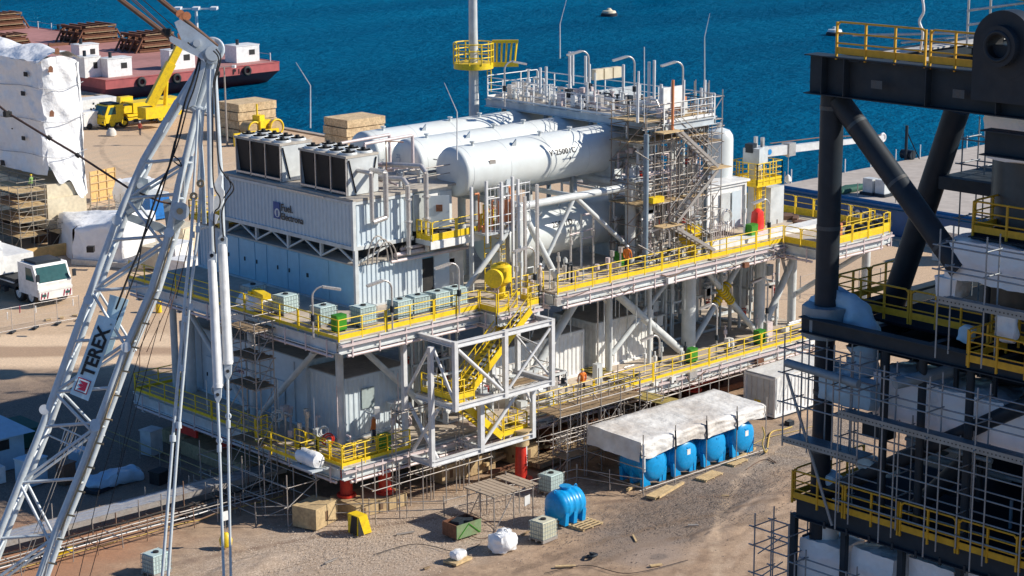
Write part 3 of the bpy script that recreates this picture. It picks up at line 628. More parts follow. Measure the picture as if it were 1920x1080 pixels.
deckslab(10.3,13.6,-1.5,.86,ZU,name='stair_landing_deck')
# columns and braces of the two storey frame
C0,C1=3.1,18.2
def col(x,y,r,z0=ZL,z1=ZU-.5): M().tube((x,y,z0),(x,y,z1),r,20).build('column',LGREY,mod)
for x,r in ((2.4,.23),(31.6,.48),(38.8,.39)): col(x,C0,r)
for x in (2.4,15,31.6,42): col(x,C1,.35)
for x,r in ((23.9,.2),(27.6,.15),(13.6,.2)): col(x,C0-.2,r)
col(2.4,11.6,.23); col(2.4,19.9,.22); col(42.3,C0,.3)
def br(a,b,r,nm='brace'): M().tube(a,b,r,16).build(nm,LGREY,mod)
zt=ZU-.7; zb=ZL+.1
br((2.9,C0,zt),(9.6,C0,zb),.19); br((23.0,C0,zt),(31.0,C0,zb),.27); br((22.3,C0,zt),(16.2,C0,zb),.27); br((31.3,C0,zt),(24.3,C0,ZL+1.2),.17)
br((32.0,C0-.02,zt),(38.5,C0-.02,zb),.2); br((38.4,C0+.3,zt),(32.1,C0+.3,zb),.2)
br((43.6,C0,zt),(39.2,C0,zb),.24)
br((2.4,C0+.6,zt),(2.4,11.0,zb),.18); br((2.4,19.6,zt),(2.4,12.2,zb),.18); br((31.6,C1,zt),(38.8,C1,zb),.2); br((15,C1,zt),(6,C1,zb),.2)
k=M(); 
for t_ in (-.45,-.3,-.15,0,.15,.3,.45):
    c=V((35.25,C0-.02,(zt+zb)/2)); d=(V((38.5,C0,zb))-V((32,C0,zt))).normalized(); e=V((-d.x,0,d.z))
    k.torus(c+d*t_*1.7,d,.25,.08,14,6); k.torus(c+e*t_*1.7+V((0,.32,0)),e,.25,.08,14,6)
k.build('yellow_rope_wrap',YEL,mod)
# legs of the module below the lower deck
for x,y,m_ in ((1.5,1.6,RED),(3.4,.5,RED),(2.2,17.8,RED),(1.6,13.5,RED),(31.2,2.2,RED)):
    M().tube((x,y,ZL-2.3),(x,y,ZL-.78),.36,16).tube((x,y,ZL-2.42),(x,y,ZL-2.28),.55,16).build('support_leg',m_,mod)
M().bx(.9,4.1,.9,1.3,ZL-1.4,ZL-.95).build('leg_tie',RED,mod)
M().bx(-.05,.1,14.2,16.6,ZL-1.6,ZL-.9).build('red_guard',RED,mod)
# railings
def gaps(y,xs,z): return [[(a,y,z),(b,y,z)] for a,b in xs]
for a,b in ((.05,4.9),(14.5,19.6),(19.7,24.9),(25,30.2),(30.3,35.4),(35.5,40.0),(40.1,43)): rail(mod,[(a,.04,ZL),(b,.04,ZL)])
rail(mod,[(.04,.05,ZL),(.04,2.3,ZL)]); rail(mod,[(.04,6.5,ZL),(.04,12.5,ZL)]); rail(mod,[(.04,12.6,ZL),(.04,20.9,ZL)]); rail(mod,[(.04,20.96,ZL),(7,20.96,ZL)])
rail(mod,[(.04,2.3,ZL),(-1.1,2.3,ZL),(-1.1,6.4,ZL)],m=YEL)
for a,b in ((.05,3.3),(3.4,6.8),(6.9,10.2)): rail(mod,[(a,.04,ZU),(b,.04,ZU)],toe=.26)
for a,b in ((.05,3.6),(3.7,8.7),(8.8,14),(14.1,20.9)): rail(mod,[(.04,a,ZU),(.04,b,ZU)])
for a,b in ((16.2,20.6),(20.7,25.2),(25.3,29.8),(29.9,34.2),(34.3,37)): rail(mod,[(a,-.33,ZU),(b,-.33,ZU)],toe=.26)
rail(mod,[(10.4,-1.45,ZU),(11.2,-1.45,ZU)],toe=.26); rail(mod,[(12.7,-1.45,ZU),(13.6,-1.45,ZU),(13.6,.1,ZU)],toe=.3)
rail(mod,[(13.6,.9,ZU),(16.2,.9,ZU)],toe=.2); rail(mod,[(10.3,0,ZU),(10.3,-1.4,ZU)],toe=.3)
# right hand laydown platforms of the upper deck
deckslab(37,44,-3.3,-.4,ZU,name='laydown_deck'); deckslab(44.05,45.0,-3.1,8.5,ZU,name='laydown_deck')
rail(mod,[(37,-.4,ZU),(37,-3.28,ZU)],panel=1.4,toe=.4); rail(mod,[(37.1,-3.28,ZU),(44,-3.28,ZU)],panel=1.8,toe=.5)
rail(mod,[(44.1,-3.1,ZU),(44.95,-3.1,ZU)],panel=1.5,toe=.6,h=1.3); rail(mod,[(44.95,-3.0,ZU),(44.95,8.4,ZU)],panel=1.6,h=1.3,toe=.5)
rail(mod,[(44.1,8.45,ZU),(44.9,8.45,ZU)],panel=2.2); rail(mod,[(44.1,8.8,ZU),(44.1,14,ZU)],panel=2.2)
rail(mod,[(41.5,-2.0,ZU),(44.7,-2.0,ZU)],panel=1.3,toe=.5,h=1.3)
for x,y in ((44.5,-2.4),(44.6,7.5)): br((x,y,ZU-1),(42.6,3.2 if y<0 else 9,ZL+2),.18)
M().tube((44.4,-1.6,0.2),(44.4,-1.6,ZU-.8),.3,12).build('column',LGREY,mod)
# ---- stair tower hung on the long side ----
st=thing('stair_tower','white steel frame tower with zigzag yellow stairs hung on the front of the module','stair tower',(5.5,0,2.5))
Fm=M(); w=.32
X0,X1,YA,YB=5.6,13.1,.25,-3.15; zt2,zm,zl=9.7,6.1,2.75
def fr(a,b,ww=.27,hh=.32,nm='frame_beam'): M().ibeam(a,b,ww,hh,.05).build(nm,WHITEG,st)
WHITEG=mat('frame white grey paint',(.66,.67,.68),.4,.25,(.35,.3,.25),.5,streak=True)
xs3=(5.6,9.35,13.0)
for z in (zt2,zm):
    fr((X0,YB,z),(X1,YB,z)); fr((X0,YB+.2,z),(X0,YA,z)); fr((X1,YB+.2,z),(X1,YA,z))
YL=-2.0
fr((4.8,YL,zl),(12.6,YL,zl)); fr((4.8,YL+.2,zl),(4.8,.3,zl)); fr((12.6,YL+.2,zl),(12.6,-.1,zl)); fr((8.5,YL+.2,zl),(8.5,-.1,zl)); fr((4.8,.1,zl+.02),(12.6,.1,zl+.02))
def pc(x,y,z0,z1,s_=.26): M().bx(x-s_/2,x+s_/2,y-s_/2,y+s_/2,z0,z1).build('frame_column',WHITEG,st)
for x in xs3: pc(x,YB,zm-.2,zt2+.2)
pc(4.85,-1.95,zl-.15,zt2-.2,.26); pc(4.9,.42,zl,zt2,.26)
pc(8.5,YL,zl-.15,zm-.2,.3); pc(12.55,YL,zl-.15,zm-.2,.26); pc(11.4,.2,zm-.2,zt2-.2,.26); pc(13.05,-.2,zm,zt2)
def fb(a,b,r=.11): M().tube(a,b,r,10).build('frame_brace',WHITEG,st)
fb((5.8,YB,zt2-.3),(9.1,YB,zm+.3)); fb((12.9,YB,zt2-.3),(9.6,YB,zm+.3),.09); fb((5.3,-1.6,zt2-.3),(5.6,YB+.1,zm+.3),.09); fb((5.1,-1.6,zt2-.3),(5.0,.4,zm+.2),.09)
fb((12.3,.2,zt2-.4),(13,-2.9,zm+.4),.08); fb((12.8,.2,zt2-1.2),(13,-2,zm+2),.07); fb((8.6,YL,zl+.3),(11.6,YL,zm-.3)); fb((11.8,YL,zm-.3),(12.4,YL,zl+2),.07); fb((5.3,YL,zm-.3),(5,-.1,zl+.3)); fb((5.2,YL,zl+.2),(5.2,.4,zm-.4),.12)
fb((9.35,YB,zm+.1),(11.4,.1,zm+.1),.09); fb((9.2,YB,zm),(6,.1,zm),.09)
def stair(x0,z0,x1,z1,y0,y1,nm='stair_flight'):
    k=M(); 
    for y in (y0,y1): k.beam((x0,y,z0+.02),(x1,y,z1+.02),.09,.40,up=(0,0,1))
    for y in (y0,y1):
        for h in (1.0,.55): k.tube((x0,y,z0+h),(x1,y,z1+h),.032,6)
        n=6
        for i in range(n+1): q=i/n; k.beam((x0+(x1-x0)*q,y,z0+(z1-z0)*q),(x0+(x1-x0)*q,y,z0+(z1-z0)*q+1.0),.05,.05)
    f=k.build(nm,YEL,st); k=M(); n=max(3,int(abs(z1-z0)/.21))
    for i in range(1,n): q=i/n; x=x0+(x1-x0)*q; z=z0+(z1-z0)*q; k.bx(x-.13,x+.13,y0+.03,y1-.03,z-.02,z+.02)
    k.build('tread',mat('stair tread grating',(.22,.19,.10),.7,.4,(.12,.09,.06),1.5),f)
stair(12.1,ZU,7.2,zm+.2,-2.35,-1.2); stair(6.6,zm+.2,10.4,zl+.3,-1.7,-.5)
def land(x0,x1,y0,y1,z,rl):
    M().bx(x0,x1,y0,y1,z-.05,z).build('landing',mat('stair tread grating',(.2,.2,.2)),st)
    for a,b in rl: rail(st,[(*a,z),(*b,z)],toe=.3,step=.9)
land(5.8,7.4,-2.7,.1,zm+.25,[((5.85,-2.65),(5.85,.05)),((5.9,-2.68),(7.4,-2.68)),((7.4,-2.6),(7.4,-1.6))])
land(10.4,12.4,-1.75,.0,zl+.3,[((10.5,-1.72),(12.35,-1.72)),((12.35,-1.7),(12.35,-.1))])
M().tube((13.2,-.6,.3),(13.2,-.6,zl),.16,10).build('frame_column',WHITEG,st)
# ---- cabins on the upper deck ----
def door(par,x,y,z0,w_,h_,face,m=CABW,dark=False):
    k=M()
    if face=='x': k.bx(x-.04,x-.004,y,y+w_,z0,z0+h_)
    else: k.bx(x,x+w_,y-.04,y-.004,z0,z0+h_)
    d=k.build('door',m,par); k=M()
    if face=='x': k.bx(x-.09,x-.04,y+w_*.85,y+w_*.92,z0+h_*.45,z0+h_*.55)
    else: k.bx(x+w_*.85,x+w_*.92,y-.09,y-.04,z0+h_*.45,z0+h_*.55)
    k.build('handle',DARK,d)
CX,CY0,CY1=4.92,4.70,17.5
lc=thing('switchgear_cabin','blue grey switchgear cabin with double doors, lower one of the two stacked cabins','cabin',(CX,CY0,ZU))
M().bx(CX+.06,13.2,CY0+.06,CY1-.06,ZU+.05,12.96).build('wall',CABB,lc)
M().corr((CX+.06,CY0+.02),(10.0,CY0+.02),ZU+.1,12.9,(0,-1),.33,.05).build('side_wall',CABW,lc)
M().bx(CX-.02,13.2,CY0-.06,CY1,12.97,13.06).build('roof',ROOF,lc)
M().bx(CX-.02,13.2,CY0-.04,CY1,ZU,ZU+.12).build('base_frame',GREY,lc)
for y,w_ in ((16.2,1.2),(14.5,1.2),(13.3,1.15),(11.2,1.1),(10.05,1.1),(7.2,2.3)): door(lc,CX+.06,y,ZU+.15,w_-.03,2.35,'x',CABB)
for a,b in ((CX,CY0),(CX,CY1)): M().bx(a-.03,a+.2,b-.1,b+.1,ZU,13.9).build('corner_post',LGREY,lc)
# open door on the long side, door opening, sign
M().bx(9.9,10.8,CY0-.01,CY0+.05,ZU+.1,12.6).build('doorway',BLACK,lc); k=M(); k.beam((10.85,CY0-.05,ZU+1.3),(11.6,CY0-.55,ZU+1.3),.05,2.3); od=k.build('door',CABW,lc)
k=M(); k.beam((11.1,CY0-.26,ZU+1.6),(11.35,CY0-.43,ZU+1.6),.08,.3); k.build('notice',WHITE,od)
M().bx(12.1,12.5,CY0-.0,CY0+.04,ZU+1.5,ZU+1.9).build('sign',LOGOR,lc)
M().bx(10.86,13.2,CY0+.0,CY0+.05,ZU+.1,12.9).build('side_panel',WHITE,lc)
# gap truss between the cabins
k=M(); y=CY1; n=4; st_=(CY1-CY0)/n
for i in range(n):
    a=CY0+st_*i; 
    M().tube((CX+.1,a,13.1),(CX+.1,a+st_/2,13.86),.07,8).build('truss_member',LGREY,lc); M().tube((CX+.1,a+st_,13.1),(CX+.1,a+st_/2,13.86),.07,8).build('truss_member',LGREY,lc)
    if i: M().bx(CX+.02,CX+.2,a-.08,a+.08,13.06,13.9).build('truss_post',LGREY,lc)
M().beam((CX+.3,CY0+.1,13.1),(7.8,CY0+.1,13.9),.12,.12).build('truss_member',LGREY,lc)
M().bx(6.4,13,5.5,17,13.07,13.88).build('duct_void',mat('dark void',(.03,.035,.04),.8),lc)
uc=thing('equipment_container','blue grey corrugated container with company lettering, upper one of the two stacked cabins','container',(CX,CY0,13.9))
M().bx(CX+.07,9.3,CY0+.07,CY1-.05,13.95,16.6).build('core_wall',CABW,uc)
M().corr((CX+.05,CY1),(CX+.05,CY0),14.05,16.55,(-1,0),.36,.055).build('front_wall',CABW,uc)
M().corr((CX+.05,CY0+.05),(9.3,CY0+.05),14.05,16.55,(0,-1),.36,.055).build('side_wall',CABW,uc)
k=M(); k.beam((CX,CY0,14.0),(CX,CY1,14.0),.2,.22); k.beam((CX,CY0,16.62),(CX,CY1,16.62),.2,.16); k.beam((CX+.11,CY0,14.0),(9.3,CY0,14.0),.2,.22); k.beam((CX+.11,CY0,16.62),(9.3,CY0,16.62),.2,.16); k.build('rail_beam',LGREY,uc)
for y in (CY0,CY1): M().bx(CX-.12,CX+.1,y-.11,y+.11,13.9,16.75).build('corner_post',LGREY,uc)
M().bx(CX-.08,13.2,CY0-.1,CY1+.02,16.72,16.86).build('roof',ROOF,uc)
# right part with cabinets
M().bx(9.35,12.6,CY0+.3,9,14.4,16.7).build('cabinet_wall',WHITE,uc)
M().bx(9.3,10.4,CY0-.15,CY0+.28,14.4,16.55).build('grey_cabinet',mat('cabinet grey paint',(.42,.45,.44),.5),uc)
M().bx(11.6,12.55,CY0+.23,CY0+.29,14.45,16.4).build('white_door',TANKW,uc)
k=M(); k.beam((10.45,CY0+.05,15.35),(11.5,CY0-.75,15.35),.06,1.95); dd=k.build('open_door',CABW,uc)
k=M(); k.beam((10.85,CY0-.30,15.6),(11.15,CY0-.53,15.6),.09,.4); k.build('label_plate',RUST,dd)
yl=ax(515,407,CX).y
text('Fuel.',(CX-.075,yl-.75,15.28),(0,-1,0),(0,0,1),.62,TXT,uc,bold=.015,space=1.0); text('Electrona',(CX-.075,yl-.75,14.76),(0,-1,0),(0,0,1),.56,TXT,uc,bold=.015)
k=M(); k.bx(CX-.07,CX-.05,yl-.62,yl+.02,14.74,15.74); lg=k.build('logo_panel',LOGOB,uc)
k=M(); k.lathe((CX-.072,yl-.38,15.1),(-1,0,0),[(0,.27),(.01,.27)],16); k.build('logo_emblem',TXW,lg)
k=M(); k.bx(CX-.09,CX-.083,yl-.44,yl-.3,14.9,15.25); k.build('logo_mark',LOGOB,lg)
M().bx(CX-.2,CX-.1,7.2,11.7,16.66,16.72).build('cable_tray',GALV,uc)
# walkway in front of upper container's cabinets
wk=thing('access_platform','small yellow railed access platform in front of the white cabinets on the upper container','platform',(9.4,CY0-1.6,14.0))
M().bx(9.4,15.2,CY0-1.5,CY0-.1,13.7,13.98).build('deck',LGREY,wk)
M().bx(9.35,15.2,CY0-1.56,CY0-1.5,13.5,13.95).build('edge_plate',WHITE,wk)
rail(wk,[(9.45,CY0-1.5,14),(15.2,CY0-1.5,14)],panel=1.9,toe=.36); rail(wk,[(9.45,CY0-1.4,14),(9.45,CY0-.2,14)],step=.4,toe=.3); rail(wk,[(15.2,CY0-1.4,14),(15.2,CY0+.4,14)],step=.4,toe=.3)
ladder(wk,(13.6,CY0-1.75),ZU,15.2,(1,0),cage=False); ladder(wk,(15.0,CY0-1.6),ZU,15.2,(1,0),w=.4,cage=True)
M().bx(12.6,12.8,CY0-1.4,CY0-1.2,ZU,13.7).build('post',LGREY,wk); M().bx(14.9,15.1,CY0-1.4,CY0-1.2,ZU,16.6).build('post',WHITE,wk)
# big pipes down the long side of the cabins
k=M(); k.path([(6.0,CY0+1.4,18.3),(6.0,CY0-.35,18.3),(6.0,CY0-.35,15.6),(6.0,CY0-.35,15.5)],.13,10); k.path([(7.0,CY0+1.3,18.2),(7.0,CY0-.4,18.2),(7.0,CY0-.4,15.6),(6.0,CY0-.4,15.45)],.16,10); k.build('riser_pipe',GALV,uc)
for (x,zt_,off) in ((8.55,17.6,.5),(9.9,18.2,.55)):
    k=M(); k.path([(x-1.2,CY0+1.9,zt_),(x,CY0-off+.4,zt_),(x+.0,CY0-off,zt_-.35),(x,CY0-off,13.2)],.15,10)
    for z in (13.6,15.1,16.4): k.tube((x,CY0-off,z),(x,CY0-off,z+.09),.25,12)
    k.build('riser_pipe',GALV,uc)
k=M()
k.path([(7.7,CY0-.25,13.25),(12.9,CY0-.3,13.25)],.13,8); k.path([(7.2,CY0-.5,12.95),(13.5,CY0-.55,12.95)],.10,8); k.path([(8.2,CY0-.2,13.5),(10.6,CY0-.2,13.5)],.1,8)
k.build('lagged_pipe',PINK,lc)
for i in range(3):
    k=M(); pts=[(5.6+.25*i+cos(t)*.0+1.5*(1-cos(t))/2*1.0,CY0-.35-.1*i,13.0+sin(t)*(1.6-.2*i)) for t in [pi*j/10 for j in range(11)]]; k.path(pts,.045,6); k.build('cable_loop',STEEL,lc)
# ---- dry coolers ----
def cooler(name,lab,x,y,ly):
    t=thing(name,lab,'cooling unit',(x,y,16.86),'black finned cooling units on the container roof')
    zb,ztp=17.0,19.05; wx=2.3
    for s_ in (0,1):
        k=M(); xb=x+.3 if s_==0 else x+wx-.3; xt=x+.05 if s_==0 else x+wx-.05
        k.prism([(xb,y+.05,zb),(xt,y+.05,ztp),(xt+.1*(1-2*s_),y+.05,ztp),(xb+.1*(1-2*s_),y+.05,zb)],(0,ly-.1,0)); k.build('coil',COIL,t)
    n=3
    for i in range(n+1):
        yy=y+(ly-.1)*i/n
        M().bx(x-.02,x+.05,yy,yy+.07,zb-.1,ztp).build('frame_post',GALV,t)
        if i<n: M().beam((x+.0,yy+.1,ztp-.1),(x+.55,yy+ly/n*.9,zb),.05,.05).build('frame_brace',BLACK,t)
    M().bx(x+.45,x+wx-.45,y+.12,y+ly-.16,zb,ztp-.02).build('light_blocker',COIL,t)  # added box that blocks light between the coils, not a cooler part
    for yy in (y-.02,y+ly-.04): 
        M().add([(x+.1,yy,zb-.1),(x+wx,yy,zb-.1),(x+wx,yy,ztp),(x+.1,yy,ztp),(x+.1,yy+.06,zb-.1),(x+wx,yy+.06,zb-.1),(x+wx,yy+.06,ztp),(x+.1,yy+.06,ztp)],[(0,1,2,3),(7,6,5,4),(0,4,5,1),(1,5,6,2),(2,6,7,3),(3,7,4,0)]).build('end_panel',LGREY,t)
    k=M(); k.beam((x+.15,y-.06,ztp-.1),(x+.62,y-.06,zb),.12,.03); k.beam((x+wx-.15,y-.06,ztp-.1),(x+wx-.62,y-.06,zb),.12,.03); k.build('panel_slot',COIL,t)
    M().bx(x-.05,x+wx+.05,y-.05,y+ly+.05,ztp,ztp+.14).build('top_frame',ROOF,t)
    M().bx(x-.02,x+.12,y+.1,y+ly-.1,zb-.02,zb+.1).build('sill',GALV,t)
    for i in range(4):
        for j in (0,1):
            cx=x+.6+1.12*j; cy=y+ly*(i+.5)/4; zz=ztp+.14
            k=M(); k.lathe((cx,cy,zz),(0,0,1),[(0,.53),(.05,.53),(.13,.48),(.13,.44),(.03,.44)],18,False); f=k.build('fan_shroud',LGREY,t)
            k=M(); k.tube((cx,cy,zz+.02),(cx,cy,zz+.3),.13,8)
            for a in range(7):
                a_=a*2*pi/7; k.add([(cx+cos(a_)*.1,cy+sin(a_)*.1,zz+.1),(cx+cos(a_+.25)*.42,cy+sin(a_+.25)*.42,zz+.08),(cx+cos(a_+.75)*.42,cy+sin(a_+.75)*.42,zz+.2),(cx+cos(a_+.5)*.1,cy+sin(a_+.5)*.1,zz+.16)],[(0,1,2,3)])
            k.lathe((cx,cy,zz+.02),(0,0,1),[(0,.43),(.02,.43)],16); k.build('fan',BLACK,f)
    return t
cooler('dry_cooler','black finned cooling unit on the container roof, farther one beside the boom',5.2,11.9,4.6)
cooler('dry_cooler','black finned cooling unit on the container roof, nearer one with grey end panel',5.2,5.6,4.4)
rt=thing('roof_pipework','tangle of pipes and valves on the container roof behind the cooling units','pipework',(8,6,16.86))
R=random.Random(11)
for i in range(26):
    x=R.uniform(7.8,12.8); y=R.uniform(5,15); z=R.uniform(17.0,18.6); k=M()
    if i%3==0: k.path([(x,y,16.9),(x,y,z),(x+R.uniform(-1.2,1.2),y,z),(x,y,z)],R.uniform(.05,.11),8)
    elif i%3==1: k.path([(x,y,17.1+R.random()),(x,y+R.uniform(1,3),17.1+R.random())],R.uniform(.06,.13),8)
    else: k.tube((x,y,16.9),(x,y,17.8),.09,8); k.tube((x,y,17.5),(x,y,17.75),.22,10); k.torus((x,y,17.9),(0,0,1),.17,.025,10,5)
    k.build('pipe' if i%3<2 else 'valve',[GALV,PINK,LGREY][i%3],rt)
for i in range(2):
    k=M(); k.path([(7.9+.8*i,9.5-i*1.2,17.0),(7.9+.8*i,9.5-i*1.2,19.2),(11.6+.8*i,9.5-i*1.2,19.3),(11.6+.8*i,9.5-i*1.2,17.2)],.10,8); k.build('goal_pipe',PINK,rt)
k=M(); k.path([(9,CY0+.4,16.9),(9,CY0+.4,17.9),(13.1,CY0+.4,17.9),(13.1,CY0+2.5,17.9)],.035,6); k.path([(9,CY0+.4,17.4),(13.1,CY0+.4,17.4),(13.1,CY0+2.5,17.4)],.03,6); k.build('handrail',STEEL,rt)
k=M(); k.path([(7.9,CY0+.6,16.9),(7.9,CY0+.6,19.8),(9.2,CY0+.6,19.6)],.04,6); k.build('handrail',RUSTT,rt)
# ---- white vessels ----
VX0,VX1=13.0,28.0
def vessel(lab,y,z,x0,x1,r=1.5,txt=None,tp=None):
    t=thing('pressure_vessel',lab,'vessel',(x0,y,z-r),'long white horizontal vessels on the module')
    hd_=r*.30; hl=[(hd_*(1-(1-(sin(a))**2.6)**(1/2.6)),r*sin(a)) for a in [pi/2*i/14 for i in range(15)]]
    prof=[(p,q) for p,q in hl]; prof[0]=(0,.01); L=x1-x0
    prof+= [(L+2*hd_-p,q) for p,q in hl[::-1]]; prof[-1]=(L+2*hd_,.01)
    M().lathe((x0-hd_,y,z),(1,0,0),prof,64,False).build('shell',TANKW,t)
    for q in (.2,.8): 
        k=M(); xx=x0+L*q; k.prism([(xx,y-r*.9,z-r*.45),(xx,y-r*.8,z-r-.9),(xx,y+r*.8,z-r-.9),(xx,y+r*.9,z-r*.45)],(.3,0,0)); k.build('saddle',GREY,t)
    for q in (.08,.45,.62):
        k=M(); xx=x0+L*q; yy=y-.3; zz=z+math.sqrt(r*r-.09); k.tube((xx,yy,zz-.1),(xx,yy,zz+.25),.09,8); k.tube((xx,yy,zz+.18),(xx,yy,zz+.26),.17,10); k.build('nozzle',LGREY,t)
    a_=RD(52); k=M(); xx=x0+L*.27; yy=y-r*cos(a_); zz=z+r*sin(a_); k.prism([(xx-.3,yy,zz-.02),(xx+.15,yy,zz-.02),(xx+.05,yy-.12,zz+.42)],(.12,.2,0)); k.build('lifting_lug',GREY,t)
    M().cb((x0+L*.12,y-r*cos(RD(20))-.01,z+r*sin(RD(20))),(.5,.04,.35)).build('name_plate',STEEL,t)
    for q in (.02,.22,.44,.66,.88,.98): k=M(); k.torus((x0+L*q,y,z),(1,0,0),r+.002,.012,64,4); k.build('weld_seam',LGREY,t)
    return t
v1=vessel('long white vessel on the upper frame, leftmost and farthest of the three side by side',13.6,17.4,VX0,VX1)
v2=vessel('long white vessel on the upper frame, middle of the three side by side',9.4,17.4,VX0,VX1)
v3=vessel('long white vessel lettered V-25001C, nearest of the three side by side',5.2,17.4,VX0,VX1)
v4=vessel('long white vessel lettered 25001D under the nearest upper vessel',5.2,12.75,15.9,VX1)
def curvtext(s,par,x,y,z,r,ang,size):
    o=text(s,(0,0,0),(1,0,0),(0,1,0),size,TXT,None,bold=.02,space=1.1); off=OFF[par.name]
    for v in o.data.vertices:
        a=ang+v.co.y/r; rr=r+.02+v.co.z*.4; v.co=V((x+v.co.x,y-rr*cos(a),z+rr*sin(a)))-off
    o.parent=par
px=ay(1030,296,3.8).x; curvtext('V-25001C',v3,px,5.2,17.4,1.5,RD(13),.50); curvtext('2',v3,px+1.62,5.2,17.4,1.5,RD(-2),.26)
px=ay(1036,430,3.8).x; curvtext('25001D',v4,px,5.2,12.75,1.5,RD(18),.5); curvtext('4',v4,px+1.2,5.2,12.75,1.5,RD(2),.24)
# support frame of the vessels
fy=2.2
def vf(a,b,r=.2): M().tube(a,b,r,14).build('vessel_frame',LGREY,mod)
vf((15.4,fy,15.35),(25.0,fy,15.35),.24); vf((15.4,fy,ZU),(15.4,fy,15.4),.28); vf((25.0,fy,ZU),(25.0,fy,15.7),.34)
vf((15.3,fy,14.7),(10.6,fy,ZU+.1),.17); vf((16.2,fy,14.3),(18.4,fy-.3,ZU),.2); vf((20.0,fy,15.2),(17.3,fy,ZU+.9),.13); vf((20.3,fy,15.2),(24.7,fy,ZU+1.2),.15); vf((25.2,fy,15.2),(27.3,fy-.4,ZU+.2),.2)
for x in (15.4,25.0):
    for y in (7.3,11.5,15.6): vf((x,y,ZU),(x,y,15.6),.25)
    vf((x,fy,15.45),(x,16,15.45),.22)
vf((15.4,7.3,15.3),(25,7.3,15.3),.22); vf((20.2,fy,15.35),(20.2,7.3,15.3),.16); vf((20.2,fy,15.35),(25,7.3,15.3),.14); vf((15.4,15.6,15.3),(25,15.6,15.3),.22)
M().ibeam((24.6,1.9,15.85),(25.6,1.9,15.85),.6,.2,.05).build('frame_cap',LGREY,mod)
# tall white pole with yellow basket
pp=ay(889,215,17.5); mp_=thing('mast','tall white round mast with a yellow basket behind the white vessels','mast',(pp.x,17.5,ZU))
M().lathe((pp.x,17.5,ZU),(0,0,1),[(0,.36),(8,.34),(18.2,.26),(18.4,.3),(24,.24)],20).build('pole',LGREY,mp_)
zb_=ay(889,122,17.5).z
M().lathe((pp.x,17.5,zb_-.3),(0,0,1),[(0,.7),(.1,1.35),(.5,1.35),(.5,.4)],20).build('basket_ring',YEL,mp_)
c=V((pp.x,17.5,zb_)); k=M()
for h in (.6,1.05,1.5): k.path([c+V((cos(a)*1.35,sin(a)*1.35,h)) for a in [pi*2*i/14 for i in range(15)]],.045,5)
for i in range(10): a=pi*2*i/10; k.tube(c+V((cos(a)*1.35,sin(a)*1.35,.1)),c+V((cos(a)*1.35,sin(a)*1.35,1.5)),.045,5)
k.build('basket_rail',YEL,mp_)
k=M(); q=c+V((.85,-.95,0))
for i in range(6): k.beam(q+V((i*.22,-i*.2,0)),q+V((i*.25,-i*.22,1.6)),.1,.1)
k.beam(q+V((0,0,1.6)),q+V((1.3,-1.2,1.6)),.2,.2); k.beam(q+V((0,0,.05)),q+V((1.3,-1.2,.05)),.2,.3); k.build('gate_cage',YEL,mp_)
ladder(mp_,(pp.x+.6,16.6),19.8,zb_+.2,(1,-1),m=YEL,w=.25)
# ================= EQUIPMENT STANDING ON THE MODULE =================
def cont(name,lab,x0,x1,y0,y1,z0,z1,m=WHITE,faces='xy',group=None,pitch=.36):
    t=thing(name,lab,'container',(x0,y0,z0),group)
    M().bx(x0+.06,x1,y0+.06,y1,z0+.02,z1-.04).build('core_wall',m,t)
    if 'y' in faces: M().corr((x0+.05,y0+.04),(x1,y0+.04),z0+.1,z1-.1,(0,-1),pitch,.05).build('side_wall',m,t)
    if 'x' in faces: M().corr((x0+.04,y1),(x0+.04,y0+.05),z0+.1,z1-.1,(-1,0),pitch,.05).build('end_wall',m,t)
    k=M()
    for z in (z0+.07,z1-.08): M().beam((x0,y0,z),(x1,y0,z),.14,.15).build('rail_beam',m,t); M().beam((x0,y0+.08,z),(x0,y1,z),.14,.15).build('rail_beam',m,t)
    for a,b in ((x0,y0),(x1,y0),(x0,y1)): M().bx(a-.08,a+.08,b-.08,b+.08,z0,z1+.01).build('corner_post',m,t)
    M().bx(x0-.02,x1,y0-.02,y1,z1,z1+.04).build('roof',ROOF,t); return t
c1=cont('control_cabin','tall blue grey cabin with one sign filling the left front of the lower deck',3.0,7.3,7.0,20,ZL,7.3,CABW,'y')
for y in (8.2,10.6,13,15.4,17.8): M().bx(2.98,3.02,y,y+.05,ZL+.1,7).build('panel_joint',GREY,c1)
M().bx(2.9,2.97,12.6,14.1,5.2,5.55).build('sign',TXW,c1); text('LAMPS',(2.88,14.0,5.26),(0,-1,0),(0,0,1),.3,LOGOR,c1)
door(c1,3.0,16.3,ZL+.1,1.0,2.3,'x'); door(c1,3.0,9.2,ZL+.1,1.0,2.3,'x')
c2=cont('workshop_cabin','white corrugated cabin behind the thick corner column of the lower deck',3.1,7.6,3.5,6.95,ZL,6.9,CABW,'xy')
M().bx(4.2,5.1,3.40,3.46,4.9,6.1).build('window',mat('pale window',(.35,.42,.42),.2),c2); M().bx(6.0,7.2,2.9,3.45,4.9,5.0).build('shelf',WHITE,c2)
cont('storage_container','long white corrugated container on the lower deck right behind the stair tower',13.8,22.6,4.0,7,ZL,6.2,WHITE,'xy')
c3=cont('storage_container','white corrugated container on the lower deck between the thin column and the thick brace',24.0,29.2,4.2,8,ZL,6.3,WHITE,'xy')
cont('switch_cabinet','dark grey cabinet row deep inside the lower deck near its middle',31.5,41,11,15,ZL,7.6,GREY,'xy')
R=random.Random(21)
